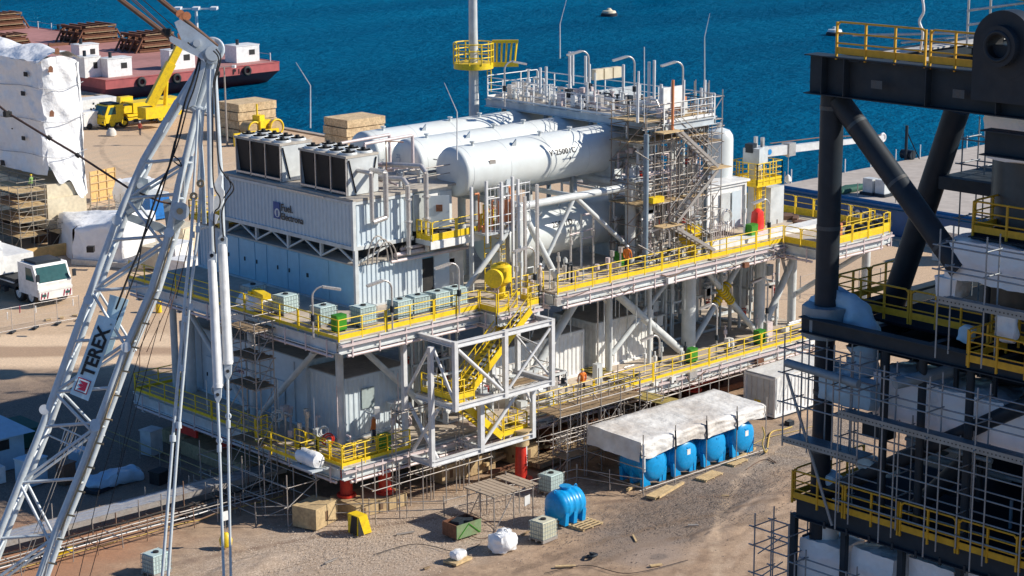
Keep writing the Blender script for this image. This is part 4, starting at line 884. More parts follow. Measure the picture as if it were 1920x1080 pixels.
def skid(lab,x,y,z,sx,sy,sz,seed,n=9,vert=True):
    R=random.Random(seed); t=thing('process_skid',lab,'process skid',(x,y,z),'process skids packed inside the module')
    k=M()
    for a in (0,sx):
        for b in (0,sy): k.beam((x+a,y+b,z),(x+a,y+b,z+sz),.12,.12)
    for h in (.1,sz*.5,sz): 
        for b in (0,sy): k.beam((x,y+b,z+h),(x+sx,y+b,z+h),.12,.14)
        for a in (0,sx): k.beam((x+a,y,z+h),(x+a,y+sy,z+h),.12,.14)
    k.build('skid_frame',LGREY,t)
    vx,vy=x+sx*R.uniform(.3,.7),y+sy*.5; r=min(sx,sy)*.24
    if vert: M().lathe((vx,vy,z+.4),(0,0,1),[(0,r*.3),(.2,r*.85),(.4,r),(sz*.62,r),(sz*.7,r*.85),(sz*.75,r*.3)],20).build('vessel',TANKW,t)
    else: M().lathe((x+.2,vy,z+sz*.45),(1,0,0),[(0,.05),(.15,r),(sx-.6,r),(sx-.45,.05)],20).build('vessel',TANKW,t)
    for i in range(n):
        a=(x+R.uniform(0,sx),y+R.uniform(0,sy*.6),z+R.uniform(.3,sz*.5)); b=(a[0],a[1],z+R.uniform(sz*.5,sz)); c=(x+R.uniform(0,sx),a[1],b[2])
        k=M(); k.path([a,b,c,(c[0],c[1]-R.uniform(0,.8),c[2])],R.uniform(.035,.10),7); k.build('pipe',[GALV,LGREY,PINK][i%3],t)
    for i in range(n//2):
        p=(x+R.uniform(0,sx),y+R.uniform(-.2,sy*.4),z+R.uniform(.5,sz*.8)); k=M(); k.tube(p,(p[0],p[1],p[2]+.35),.16,10); k.torus((p[0],p[1],p[2]+.5),(0,0,1),.15,.025,10,5); k.build('valve',[GALV,RED,LGREY,DARK][R.randrange(4)],t)
    for i in range(3): p=(x+R.uniform(0,sx*.8),y-.1,z+R.uniform(.6,sz*.7)); M().cb((p[0],p[1],p[2]),(.55,.25,.7)).build('junction_box',[WHITE,GALV,GREY][i],t)
    return t
S1='process skid of pipes and valves on the lower deck '
skid(S1+'left of the crossed braces',29.4,5.0,ZL,2.0,3,4.5,1); skid(S1+'seen through the crossed braces',32.6,5.6,ZL,5.0,3,5.4,2,14)
skid(S1+'right of the thick pair column',39.6,4.6,ZL,3.0,3.4,5.4,3,12); skid(S1+'at its far right corner',37.0,8.2,ZL,5,2,5.8,4,12,False)
skid('vertical pipe skid standing on the upper deck behind the right yellow cowl',28.6,5.2,ZU,3.4,3.4,4.6,5,14)
skid('pipe skid on the upper deck under the right end of the nearest vessels',30.0,9.5,ZU,4,4,6.2,6,14); skid('pipe skid on the lower deck under the stair tower landing',9.4,2.0,ZL,3.6,1.8,2.4,7,12,False)
skid('low pipe skid at the lower deck edge left of the red legs',15.2,1.4,ZL-.1,3.4,1.6,1.6,8,10,False); skid('tall pipe skid of the upper deck inside the dense scaffold',25.4,1.2,ZU,2.6,3.2,7.6,9,18); 
skid('narrow pipe rack behind the scaffold stair at the upper right',28.8,1.2,ZU,2.2,2.6,8.0,10,16); skid('pipe skid in the dark bay behind the stair tower',9.6,5.4,ZL,3.6,4,5.6,12,12)
# ceiling services under the upper deck
cs=thing('pipe_rack','bundle of service pipes and trays slung under the upper deck','pipework',(10,4,8.8))
for i in range(10):
    k=M(); y=3.6+i*.42; z=8.7-.12*(i%4); k.path([(3+R.random()*4,y,z),(42-R.random()*6,y,z)],.05+.03*(i%3),7); k.build('pipe',[GALV,LGREY,PINK][i%3],cs)
for x in range(6,42,4): M().bx(x,x+.08,3.4,8,8.1,8.2).build('hanger',GREY,cs)
k=M()
for i in range(34): x=R.uniform(9,42); y=R.uniform(1.2,3.4); z=R.uniform(6.3,8.6); k.tube((x,y,9.3),(x,y,z),.03,5)
k.build('drop_pipe',LGREY,cs)
for i in range(16):
    x=R.uniform(8,43); y=R.uniform(3.3,6); k=M(); k.path([(x,y,ZL),(x,y,R.uniform(5,8.6)),(x+R.uniform(-1.5,1.5),y,8.6)],R.uniform(.05,.13),8); k.build('pipe',[LGREY,GALV][i%2],cs)
# open pipe stubs with risers along the upper walkway
rs=thing('deck_pipework','upright pipes, small valves and posts on the bare upper deck beside the lower vessel','pipework',(19,1,ZU))
for i,(px,py,h) in enumerate(((1070,510,2.9),(1090,507,3.6),(1112,502,3.5),(977,560,3.2),(1185,480,4.4),(1207,475,4.2),(1047,515,1.4),(1060,512,1.0),(1150,490,1.4),(1265,470,1.6),(968,565,3),(1240,480,2.2),(1335,462,3.4),(1395,448,3.0))):
    p=az(px,py,ZU); k=M(); k.tube(p,p+V((0,0,h)),.07,8); k.tube(p+V((0,0,h*.6)),p+V((0,0,h*.6+.3)),.14,8); k.build('riser_pipe',[GALV,LGREY][i%2],rs)
k=M(); a=az(1090,507,ZU); b=az(1112,502,ZU); k.path([a+V((0,0,3.5)),b+V((0,0,3.5))],.07,7); k.path([a+V((0,0,2.0)),b+V((0,0,2.0))],.05,7); k.path([a+V((-1,0,2.4)),b+V((0,0,2.5))],.05,7); k.build('crossbar_pipe',PINK,rs)
R=random.Random(31)
for i in range(34):
    x=R.choice([R.uniform(11.5,16.5),R.uniform(15,29)]); y=R.uniform(.2,1.6); k=M(); z=ZU+R.uniform(.3,1.6)
    if i%2: k.path([(x,y,ZU),(x,y,z),(x+R.uniform(-1,1),y,z)],R.uniform(.035,.08),7)
    else: k.tube((x,y,z-.2),(x,y,z+.15),.15,8); k.tube((x,y,ZU),(x,y,z),.06,6)
    k.build('small_pipe' if i%2 else 'valve',[GALV,LGREY,PINK,DARK][i%4],rs)
for (x,y) in ((14.8,1.0),(15.8,1.0),(14.9,2.6)): M().bx(x,x+.16,y,y+.16,ZU,ZU+5.8+(x>15)*.6).build('tall_post',GALV,rs)
# equipment rack beside the cabins at vessel height (white frames with orange primed pipes)
er=thing('manifold_rack','white post rack with orange pipes before the left end of the nearest vessel','pipework',(12.6,1.6,14.2))
M().bx(12.6,16.0,2.0,4.0,14.0,14.12).build('grating',GREY,er)
for i,px in enumerate((885,913,941,962,972)):
    p=ay(px,400,1.9); M().bx(p.x-.07,p.x+.07,1.85,2.0,13.6 if i<3 else ZU,17.1+.2*(i%2)).build('post',WHITEG,er)
for i in range(16): 
    x=R.uniform(12.7,15.9); y=R.uniform(2.0,3.6); z=R.uniform(14.4,16.6); k=M(); k.path([(x,y,14.1),(x,y,z),(x+R.uniform(-.9,.9),y,z)],R.uniform(.04,.1),7); k.build('pipe',[ORANGE,WHITEG,GALV,ORANGE][i%4],er)
k=M(); 
for z in (14.6,15.1,16.2,16.8): k.tube((12.6,1.95,z),(16.1,1.95,z),.035,6)
for i in range(11): k.tube((12.6+.35*i,1.95,14.1),(12.6+.35*i,1.95,16.9),.022,5)
k.build('handrail',WHITEG,er); M().bx(13.9,14.8,2.2,2.35,14.6,15.9).build('orange_panel',ORANGE,er)
# ---- platform over the vessels ----
tpz=19.45; tp=thing('upper_platform','grey deck platform above the white vessels crowded with white pipes and railings','platform',(25.8,.15,tpz))
M().bx(25.9,30.5,.25,16.4,tpz-.08,tpz).build('deck',ROOF,tp)
for a,b in (((25.8,.15),(25.8,16.5)),((30.6,.15),(30.6,16.5))): M().ibeam((*a,tpz-.3),(*b,tpz-.3),.3,.5,.04).build('edge_beam',GREY,tp)
for a,b in (((25.96,.15),(30.44,.15)),((25.96,16.5),(30.44,16.5)),((26,5,),(30.4,5)),((26,10),(30.4,10))): M().ibeam((*a,tpz-.3),(*b,tpz-.3),.3,.44,.04).build('edge_beam',GREY,tp)
for x,y in ((24.3,.2),(30.2,.6),(26.6,7.3),(30.2,7.3),(26.6,11.5),(30.2,15),(26.6,15.6)): M().tube((x,y,ZU if y<1 or x>29 else 15.6),(x,y,tpz-.5),.17,10).build('leg',mat('dark blue grey paint',(.20,.27,.33),.4,.3),tp)  # legs have their own dark blue grey colour
rail(tp,[(25.85,.2,tpz),(25.85,4.5,tpz)],m=WHITE,toe=.12,r=.026); rail(tp,[(25.85,4.6,tpz),(25.85,10.3,tpz)],m=WHITE,toe=.12,h=1.1,r=.026); rail(tp,[(25.85,10.4,tpz),(25.85,16.4,tpz)],m=WHITE,toe=.12,h=1.4)
rail(tp,[(25.9,16.45,tpz),(30.5,16.45,tpz)],m=WHITE,h=1.5); rail(tp,[(25.9,.2,tpz),(30.5,.2,tpz)],m=WHITE,h=1.2,r=.026); rail(tp,[(30.55,.2,tpz),(30.55,16.4,tpz)],m=WHITE,h=1.4)
R=random.Random(7)
for i in range(120):
    x=R.uniform(26.1,30.2); y=R.uniform(.5,16); k=M(); h=R.uniform(.2,.8)*(1.8 if i%9==0 else 1); q=i%5
    if q==0: k.path([(x,y,tpz),(x,y,tpz+h),(x,max(.5,y-R.uniform(.4,2)),tpz+h),(x,max(.5,y-1),tpz+.2)],R.uniform(.05,.1),7); nm='bent_pipe'
    elif q==1: k.tube((x,y,tpz),(x,y,tpz+h+.4),.08,7); k.tube((x,y,tpz+h*.6),(x,y,tpz+h*.6+.3),.18,9); k.torus((x,y,tpz+h+.45),(0,0,1),.17,.03,10,5); nm='valve'
    elif q==2: k.path([(x,y,tpz+.35),(x,max(.4,y-R.uniform(1,3.5)),tpz+.35)],R.uniform(.06,.13),8); nm='pipe'
    elif q==3: k.tube((x,y,tpz),(x,y,tpz+h+R.uniform(0,1.0)),.07,7); nm='stand_pipe'
    else: k.cb((x,y,tpz+.5),(.4,.4,R.uniform(.5,1.0))); nm='instrument_box'
    k.build(nm,[WHITEG,LGREY,GALV,WHITEG,PINK,DARK][R.randrange(6)] ,tp)
def vpipe(px,pt,pb,Y,r=.09,m=WHITEG,nm='vent_pipe',par=tp): a=ay(px,pt,Y); M().tube((a.x,Y,ay(px,pb,Y).z),(a.x,Y,a.z),r,8).build(nm,m,par); return a
for px,pt,pb,Y in ((1068,97,165,9),(1074,97,160,9.2),(1098,105,160,8.4),(1105,120,165,8),(1169,121,175,6),(1217,116,190,3.5),(1227,113,185,3.2),(1196,155,230,0),(1240,158,215,1),(1261,155,215,.8),(1282,150,215,.3),(1315,165,235,1.5),(1322,150,260,2),(1334,175,225,2.5),(1013,127,175,11),(1024,125,180,11)): vpipe(px,pt,pb,Y)
a=ay(1115,135,8.6); [M().bx(a.x+i*.85,a.x+i*.85+.72,8.5,8.9,a.z-.55,a.z+.15).build('panel_box',CREAM,tp) for i in range(3)]; M().bx(a.x,a.x+5,9.3,9.5,a.z-2.4,a.z-1.4).build('cable_panel',GREY,tp)
a=ay(1242,165,.9); M().bx(a.x,a.x+1.9,.8,1.0,a.z-1.3,a.z).build('white_panel',WHITE,tp); M().bx(a.x+1.6,a.x+2.6,1.2,1.4,a.z-2.8,a.z-.8).build('primed_panel',ORANGE,tp)
a=ay(1262,150,.0); M().tube((a.x,.0,a.z),(a.x,0,a.z-3.2),.09,8).build('primed_pipe',ORANGE,tp)
# ---- lamps: post with swan neck ----
LG='swan neck deck lamps on the module'
def lamp(loc,h,d,lab,m=GALV):
    x,y,z=loc; t=thing('deck_lamp',lab,'lamp',loc,LG); dx,dy=d
    k=M(); pts=[(x,y,z),(x,y,z+h-.5)]
    for i in range(1,6): a=pi/2*i/5; pts.append((x+dx*(1-cos(a))*.5,y+dy*(1-cos(a))*.5,z+h-.5+sin(a)*.5))
    k.path(pts,.055,7); k.build('post',m,t)
    M().tube((x,y,z+h*.35),(x,y,z+h*.35+.35),.13,8).build('junction_box',DARK,t)
    a=V(pts[-1]); M().beam(a,a+V((dx*.9,dy*.9,-.22)),.28,.12).build('lamp_head',GALV,t); return t
def lampat(px,pt,Y,zb,d,lab): a=ay(px,pt,Y); return lamp((a.x,Y,zb),a.z-zb,d,lab)
lampat(585,539,1.2,ZU,(1,-.5),'swan neck lamp on the left deck edge between two white liquid containers')
lampat(734,524,-.2,ZU,(-1,.3),'swan neck lamp at the front railing left of the row of liquid containers')
lampat(946,116,12.5,tpz,(1,-.4),'leftmost swan neck lamp on the platform above the vessels')
lampat(1104,95,8.0,tpz,(-1,.4),'tallest swan neck lamp on the vessel platform, beside the two thin vent pipes'); lampat(1190,105,5.2,tpz,(-1,.4),'swan neck lamp on the vessel platform just right of the cream panel board')
lampat(1281,115,1.0,tpz-1,(-1,.4),'rightmost swan neck lamp above the dense scaffold')
lampat(1255,424,-.2,ZU,(-1,.3),'swan neck lamp at the upper front railing left of the right yellow cowl')
lampat(860,492,-.1,ZU,(-1,.3),'swan neck lamp at the foot of the yellow ladders beside the cabins'); lampat(1003,462,-.3,ZU,(-1,.3),'swan neck lamp at the upper railing above the stair tower')
lampat(1345,568,.4,ZL,(-1,.2),'swan neck lamp at the lower front railing near the yellow rope wrap'); lampat(1237,627,.2,ZL,(-1,.2),'swan neck lamp at the lower front railing right of the white container')
lampat(1440,520,.3,ZL+1,(-1,.2),'swan neck lamp beside the dark structure on the lower deck'); lampat(1443,372,0,ZU,(-1,.2),'swan neck lamp by the pedestal crane')
# ---- whip antennas ----
def whip(px,pb,Y,pt1,px2,pt2,lab):
    a=ay(px,pb,Y); b=ay(px,pt1,Y); c=ay(px2,pt2,Y); t=thing('whip_antenna',lab,'antenna',tuple(a),'thin whip antennas')
    M().tube(a,b,.045,6,.03).build('lower_rod',WHITEG,t); M().tube(b,c,.025,5,.012).build('upper_rod',WHITEG,t)
whip(582,240,14,160,555,117,'thin bent whip antenna above the cooling units'); whip(857,300,3.4,210,833,155,'thin bent whip antenna in front of the nearest white vessel')
whip(1050,110,9,45,1062,0,'thin whip antenna on the platform above the vessels, left one'); whip(1321,190,1.5,70,1331,25,'thin bent whip antenna at the right end of the vessel platform')
M().tube(ay(1208,230,0),ay(1208,88,0),.03,6).build('antenna_rod',WHITEG,tp)
# ---- yellow cowls ----
def cowl(px,py,lab,s=1.0):
    p=az(px,py,ZU); x,y=p.x,max(p.y,.5); t=thing('vent_cowl',lab,'vent cowl',(x,y,ZU),'big yellow vent cowls at the upper deck edge')
    M().tube((x,y,ZU),(x,y,ZU+1.3*s),.32*s,16).build('stem',YEL,t); M().tube((x,y,ZU+.15),(x,y,ZU+.3),.5*s,16).build('flange',YEL,t)
    M().lathe((x,y,ZU+1.1*s),(0,0,1),[(0,.45*s),(.25*s,.78*s),(1.35*s,.78*s),(1.5*s,.6*s)],24).build('drum',YEL,t)
    M().lathe((x-.1,y,ZU+1.85*s),(-.93,-.36,-.1),[(0,.45*s),(.95*s,.72*s),(1.1*s,.72*s)],24).build('mouth',YEL,t); M().cb((x,y,ZU+2.65*s),(.4,.4,.12)).build('cap_lug',YEL,t)
cowl(940,560,'big yellow vent cowl at the upper deck edge above the stair tower',.8); cowl(1297,478,'big yellow vent cowl at the upper deck edge right of the dense scaffold',.78)
# ---- green cabinets ----
for px,py,z,lab in ((637,622,ZU,'at the front corner of the upper deck'),(1165,500,ZU,'on the upper walkway between the two yellow cowls'),(1410,447,ZU,'on the upper walkway below the pedestal crane'),(722,845,ZL,'on the lower deck left of the stair tower'),(1297,680,ZL,'on the lower deck at the foot of the thick brace'),(1425,645,ZL,'at the right end of the lower deck')):
    p=az(px,py,z); y=p.y if p.y>.45 else .5; t=thing('safety_cabinet','small bright green cabinet '+lab,'cabinet',(p.x,y,z),'bright green cabinets along the railings')
    M().bx(p.x-.36,p.x+.36,y-.2,y+.3,z+.12,z+.98).build('housing',GREEN,t); k=M(); 
    for a in (-.3,.3): k.bx(p.x+a-.04,p.x+a+.04,y-.1,y+.3,z,z+.16)
    k.build('foot',DARK,t); M().bx(p.x-.31,p.x+.31,y-.225,y-.2,z+.2,z+.9).build('door',mat('light green paint',(.05,.28,.015),.4),t)
# ---- liquid containers (pallet tank in a wire cage) ----
IG='white liquid containers in wire cages'
def make_ibc(lab,m=IBCP):
    t=thing('liquid_container',lab,'liquid container',(0,0,0),IG)
    k=M()
    for y in (-.45,0,.45): k.bx(-.6,.6,y-.06,y+.06,.0,.12)
    k.bx(-.6,.6,-.5,.5,.12,.16); k.build('pallet',STEEL,t)
    b=M(); b.bx(-.56,.56,-.46,.46,.18,1.08); b.bx(-.5,.5,-.4,.4,1.08,1.13); b.build('bottle',m,t); M().tube((0,0,1.12),(0,0,1.2),.16,12).build('lid',BLACK,t)
    k=M()
    for z in (.2,.42,.64,.86,1.1):
        for y in (-.5,.5): k.tube((-.6,y,z),(.6,y,z),.014,4,cap=False)
        for x in (-.6,.6): k.tube((x,-.5,z),(x,.5,z),.014,4,cap=False)
    for i in range(7):
        x=-.6+.2*i
        for y in (-.5,.5): k.tube((x,y,.16),(x,y,1.1),.014,4,cap=False)
    for i in range(1,6):
        for x in (-.6,.6): k.tube((x,-.5+i/6,.16),(x,-.5+i/6,1.1),.014,4,cap=False)
    k.build('cage',CAGE,t); return t
ib=make_ibc('liquid container at the front left corner of the upper deck beside the green cabinet'); p=az(633,610,ZU); ib.location=(1.55,3.3,ZU)
for x,y,z,rz,lab in ((1.6,6.9,ZU,.1,'liquid container on the upper deck under the blue cabin, left of the swan neck lamp'),(3.1,1.7,ZU,0,'liquid container just right of the front corner green cabinet'),
   (5.5,1.4,ZU,.05,'first liquid container from the left in the row behind the front railing'),(6.9,1.5,ZU,-.08,'second liquid container in the row behind the front railing'),(8.3,1.4,ZU,.04,'third liquid container in the row behind the front railing'),(9.7,1.5,ZU,0,'rightmost liquid container in the row behind the front railing, next to the stairs'),
   (1.7,10.2,ZU,0,'dark shaded liquid container beside the crane rods on the upper deck')):
    copy_tree(ib,(x,y,z),rz,lab)
for px,py,lab in ((1040,924,'liquid container standing on the ground in the shade below the module'),(300,1077,'liquid container on the ground cut by the bottom edge of the photo')):
    p=az(px,py,0); copy_tree(ib,(p.x,p.y+.3,0),.12,lab)
iy=make_ibc('yellowed liquid container on the open ground in front of the single blue tank',IBCY); p=az(1033,1018,0); iy.location=(p.x+.1,p.y+.7,0); iy.rotation_euler=(0,0,.1)
t=moved(rbox((1.5,2.0,.9),3,.22,9,.5),(.9,8.9,ZU)); tag(t.build('plastic_sheet',WRAP),'crumpled pale plastic sheet at the left upper deck railing','plastic sheet')
k=M(); k.beam((.9,8.8,ZU+1.1),(.6,7.3,ZU+1.05),.5,.3); k.beam((.5,8.9,ZU+1.0),(1.3,8.9,ZU+1.0),.3,.25); tag(k.build('lifting_frame',YEL),'yellow lifting frame resting beside the crumpled sheet on the upper deck','lifting frame')
# back left enclosure on the upper deck
ec=cont('blue_enclosure','small blue enclosure under a yellow platform at the back left of the upper deck',5.0,8.0,18.0,20.6,ZU,13.2,CABW,'xy')
M().bx(4.6,8.2,17.6,20.9,13.5,13.6).build('platform_deck',DYEL,ec); rail(ec,[(4.6,17.7,13.6),(4.6,20.9,13.6),(8.2,20.9,13.6)],step=.9)
# vertical white vessel at the right
vv=thing('vertical_vessel','tall white upright vessel with domed top behind the dense scaffold','vessel',(37.1,5.5,ZU)); q=V((37.1,5.5,14))
M().lathe((q.x,5.5,ZU),(0,0,1),[(0,.7),(0,.95),(6.2,.95),(6.5,.9),(6.8,.7),(6.95,.3),(7.0,.02)],32,False).build('shell',TANKW,vv); M().tube((q.x,5.5,17.3),(q.x,5.5,17.7),.2,10).build('nozzle',WHITEG,vv)

# right cabin and stairs
rc=cont('instrument_cabin','white instrument cabin with tall grey doors right of the dense scaffold',33.6,37.4,3.4,7,ZU+.5,13.9,WHITE,'')
for i,x in enumerate((34.9,36.0)): M().bx(x,x+.9,3.3,3.35,ZU+.6,13.4).build('tall_door',CABW if i else LGREY,rc)
M().bx(33.4,37.7,3.2,7,13.95,14.1).build('roof_slab',WHITE,rc)
k=M(); k.torus((35,2.9,11.9),(0,1,0),.5,.06,16,5); k.torus((35.0,2.9,11.9),(0,1,0),.38,.04,16,5); k.build('hose_coil',GALV,rc); k=M()
for i in range(10): k.tube((33.8+.22*i,2.9,ZU),(33.8+.22*i,2.9,ZU+1.2),.03,5)
k.build('pipe_row',PINK,rc)
t=moved(rbox((.7,.6,1.7),8,.05,6,.6),(37.6,2.4,ZU)); tag(t.build('red_cover',mat('red plastic cover',(.75,.03,.02),.4,.1)),'bright red covered extinguisher on the upper deck by the pedestal crane','extinguisher')
M().bx(31.5,44,1.0,2.2,ZU+.0,ZU+.25).build('deck_plinth',WHITE,mod)
# ---- pedestal crane ----
cr=thing('pedestal_crane','grey pedestal crane with yellow basket and long white boom on the upper deck','pedestal crane',(39.6,4.4,ZU)); px0,py0=39.6,4.4
M().lathe((px0,py0,ZU),(0,0,1),[(0,.62),(.2,.5),(5.0,.46),(5.05,.62),(5.3,.62)],24).build('pedestal',LGREY,cr)
pz=ay(1412,335,py0).z; k=M(); k.bx(px0-1.2,px0+1.4,py0-1.2,py0+1.2,pz-.35,pz-.05); k.build('basket_floor',YEL,cr)
for a,b in (((-1.2,-1.2),(1.4,-1.2)),((1.4,-1.2),(1.4,1.2)),((-1.2,-1.2),(-1.2,1.2)),((-1.2,1.2),(1.4,1.2))): rail(cr,[(px0+a[0],py0+a[1],pz),(px0+b[0],py0+b[1],pz)],step=.7,h=1.25)
ladder(cr,(px0-.2,py0-.9),ZU,pz+1,(1,0),cage=False); ladder(cr,(px0-.75,py0-.8),ZU,pz+1,(.3,1),cage=False); M().bx(px0-.55,px0-.1,py0-.75,py0-.6,ZU+1,pz).build('ladder_guard',YEL,cr)
hz=ay(1412,290,py0).z; M().cb((px0,py0,hz-.6+.55),(1.5,1.2,1.1),.3).build('slew_housing',GREY,cr); M().cb((px0-.5,py0,hz+.5),(.6,.6,.6),.2).build('winch_motor',DARK,cr)
k=M(); k.cb((px0+.35,py0-.3,hz+.3),(.2,.2,1.7)); k.cb((px0+.35,py0+.3,hz+.3),(.2,.2,1.7)); k.build('boom_bracket',GALV,cr)
bz0=ay(1440,283,py0); bz1=ay(1655,258,py0); a=V((px0+.5,py0,bz0.z)); b=V((bz1.x,py0,bz1.z)); k=M(); k.beam(a,a+(b-a)*.25,.5,.65); k.beam(a+(b-a)*.2,a+(b-a)*.62,.4,.5); k.beam(a+(b-a)*.6,b,.3,.35); k.build('boom',WHITEG,cr)
k=M(); k.torus(b,(0,1,0),.28,.1,14,6); k.build('boom_tip_sheave',WHITEG,cr); k=M(); k.lathe(a+(b-a)*.05+V((0,-.27,0)),(0,-1,0),[(0,.2),(.01,.2)],16); k.build('blue_emblem',mat('emblem blue',(.02,.25,.6),.4,0),cr)
k=M(); c=a+(b-a)*.22; k.cb(c,(.7,.7,.9)); k.torus(c+V((0,0,-.1)),(0,1,0),.42,.07,14,5); k.build('hose_reel',GALV,cr); k=M(); k.path([a+V((1,0,.5)),a+(b-a)*.5+V((0,0,.55)),b+V((0,0,.2))],.04,5); k.build('hoist_rope',BRN,cr)
k=M(); c2=c+V((0,0,-1.9)); k.tube(c,c2,.02,4); k.lathe(c2-V((0,0,.5)),(0,0,1),[(0,.1),(.15,.25),(.4,.22),(.6,.05)],10); k.build('hook_block',WHITE,cr)
M().bx(40.6,42.0,3.8,5.6,ZU,ZU+2.6).build('machine_cabinet',LGREY,cr)
# laydown clutter
R=random.Random(3)
k=M()
for i in range(9): x=R.uniform(41.5,44.5); y=R.uniform(-.5,5); k.cb((x,y,ZU+.15),(R.uniform(.4,1.6),R.uniform(.3,.8),R.uniform(.1,.3)),R.random())
tag(k.build('loose_parts',BRN),'heap of small dark parts and sacks on the right laydown deck','parts')
k=M(); k.bx(38.4,40.0,-2.9,-2.0,ZU+.05,ZU+1.2); tag(k.build('orange_crate',ORANGE),'orange crate behind the panelled yellow railing of the laydown deck','crate')
k=M()
for i in range(5): x=41.6+.95*i; k.tube((x,-2.7,ZU+.35),(x,-2.1,ZU+.35),.33,14)
tag(k.build('rolled_mats',DARK),'row of dark rolls behind the tall yellow railing at the far right','rolls')
# ---- dense scaffolds on the module ----
scaffold('scaffold','dense tall brown scaffold wrapped round the pipes at the right end of the vessels',24.3,30.0,.3,3.2,ZU,19.6,7,1.5,1.4,(3,6,7),seed=1,m=mat('brown scaffold tube',(.30,.245,.20),.6,.6,(.16,.1,.06),2,metal=.2),bm=WOODL)
scaffold('scaffold','narrow scaffold beside the tall upright white vessel',30.0,31.4,.3,2.6,ZU,20.6,7,1.2,1.1,(5,),seed=2,m=STEEL)
k=M()
def stf(x0,z0,x1,z1,y): 
    for yy in (y,y+.6): k.beam((x0,yy,z0),(x1,yy,z1),.06,.2); k.tube((x0,yy,z0+.9),(x1,yy,z1+.9),.03,5)
    n=9
    for i in range(n): q=i/n; k.bx(x0+(x1-x0)*q-.1,x0+(x1-x0)*q+.1,y,y+.6,z0+(z1-z0)*q,z0+(z1-z0)*q+.04)
stf(30.0,ZU+.5,26.4,12.9,-.5); k2=k; tw=thing('scaffold_stair','zigzag scaffold stairway climbing the front of the dense scaffold','stairs',(28,-.5,ZU))
stf(26.4,13.2,30.2,16.1,-.5); stf(30.2,16.3,26.6,19.0,-.5); k.build('stair_flight',STEEL,tw)
for x,z in ((29.8,16.2),(25.2,13.1),(29.8,12.9-2.5),(25.2,19.0)): M().bx(x-.2,x+1.6,-.6,.25,z-.06,z).build('landing',WOODL,tw)
R=random.Random(77)
for i in range(26):
    x=R.uniform(24,31); y=R.uniform(-.7,3.4); k=M(); a=V((x,y,R.uniform(ZU,18))); d=V((R.uniform(-1,1)*1.8,R.uniform(-.3,.3),R.uniform(-.4,2.0))); k.tube(a,a+d,.035,5); k.build('loose_tube',STEEL,tw)
M().cb((25.2,.2,14.75),(1.0,.5,.35)).build('yellow_sack',YEL,tw)
# people on the module

pb=thing('pipe_bundle','mass of white and bare pipes standing inside the dense scaffold','pipework',(27,1,ZU))
R=random.Random(99)
for i in range(150):
    x=R.uniform(24.8,31.2); y=R.uniform(.9,4.0); z=R.uniform(ZU,18.5); k=M(); q=i%4
    if q==0: k.path([(x,y,z),(x,y,min(19.2,z+R.uniform(1.5,5)))],R.uniform(.05,.14),8); nm='pipe'
    elif q==1: k.path([(x,y,z),(x,y,z+1),(x+R.uniform(-1.2,.8),y,z+1)],R.uniform(.05,.12),8); nm='pipe'
    elif q==2: k.tube((x,y,z),(x,y,z+.35),.2,10); k.tube((x-.4,y,z+.15),(x+.4,y,z+.15),.09,8); nm='valve'
    else: k.cb((x,y,z+.3),(R.uniform(.2,.7),.3,R.uniform(.3,.8)),R.random()); nm='instrument_box'
    k.build(nm,[WHITEG,LGREY,GALV,WHITEG,STEEL,PINK][R.randrange(6)],pb)
for i in range(12):
    z=ZU+.8*i; M().tube((24.0,.22+.02*(i%3),z),(31.0,.22,z+R.uniform(-.1,.1)),.03,5).build('scaffold_tube',STEEL,pb)
for i in range(9):
    x=24.3+.75*i; M().tube((x,.18,ZU),(x,.18,19+R.random()),.03,5).build('scaffold_tube',STEEL,pb)

dc=thing('cable_runs','cable trays, hoses and small pipes strung along the outer edge of both decks','pipework',(20,-.4,9))
R=random.Random(123)
for i in range(40):
    x=R.uniform(14.5,41); up=R.random()<.5; z=(ZU if up else ZL)-R.uniform(.1,.9); y=(-.75 if up else -.42)
    if i%3: k=M(); k.path(curve([V((x,y,z)),V((x+R.uniform(.4,1.2),y-.05,z-R.uniform(.1,.5))),V((x+R.uniform(1.4,2.6),y,z))],5),R.uniform(.02,.045),5); k.build('cable',[BLACK,STEEL,BRN][i%3],dc)
    else: k=M(); k.cb((x,y+.1,z),(R.uniform(.3,.9),.22,R.uniform(.2,.45))); k.build('edge_box',[GALV,WHITE,RUST][i//3%3],dc)
for i in range(30):
    x=R.uniform(14,42); y=R.uniform(.6,2.6); k=M(); h=R.uniform(.3,1.5)
    if i%3==0: k.tube((x,y,ZL),(x,y,ZL+h+.6),.05,7); k.tube((x,y,ZL+h),(x,y,ZL+h+.3),.13,8); nm='valve'
    elif i%3==1: k.path([(x,y,ZL+.3),(x+R.uniform(.8,3),y,ZL+.3)],R.uniform(.05,.12),8); nm='pipe'
    else: k.cb((x,y,ZL+h/2),(R.uniform(.3,.8),.4,h)); nm='junction_box'
    k.build(nm,[GALV,LGREY,PINK,WHITE,DARK][R.randrange(5)],dc)
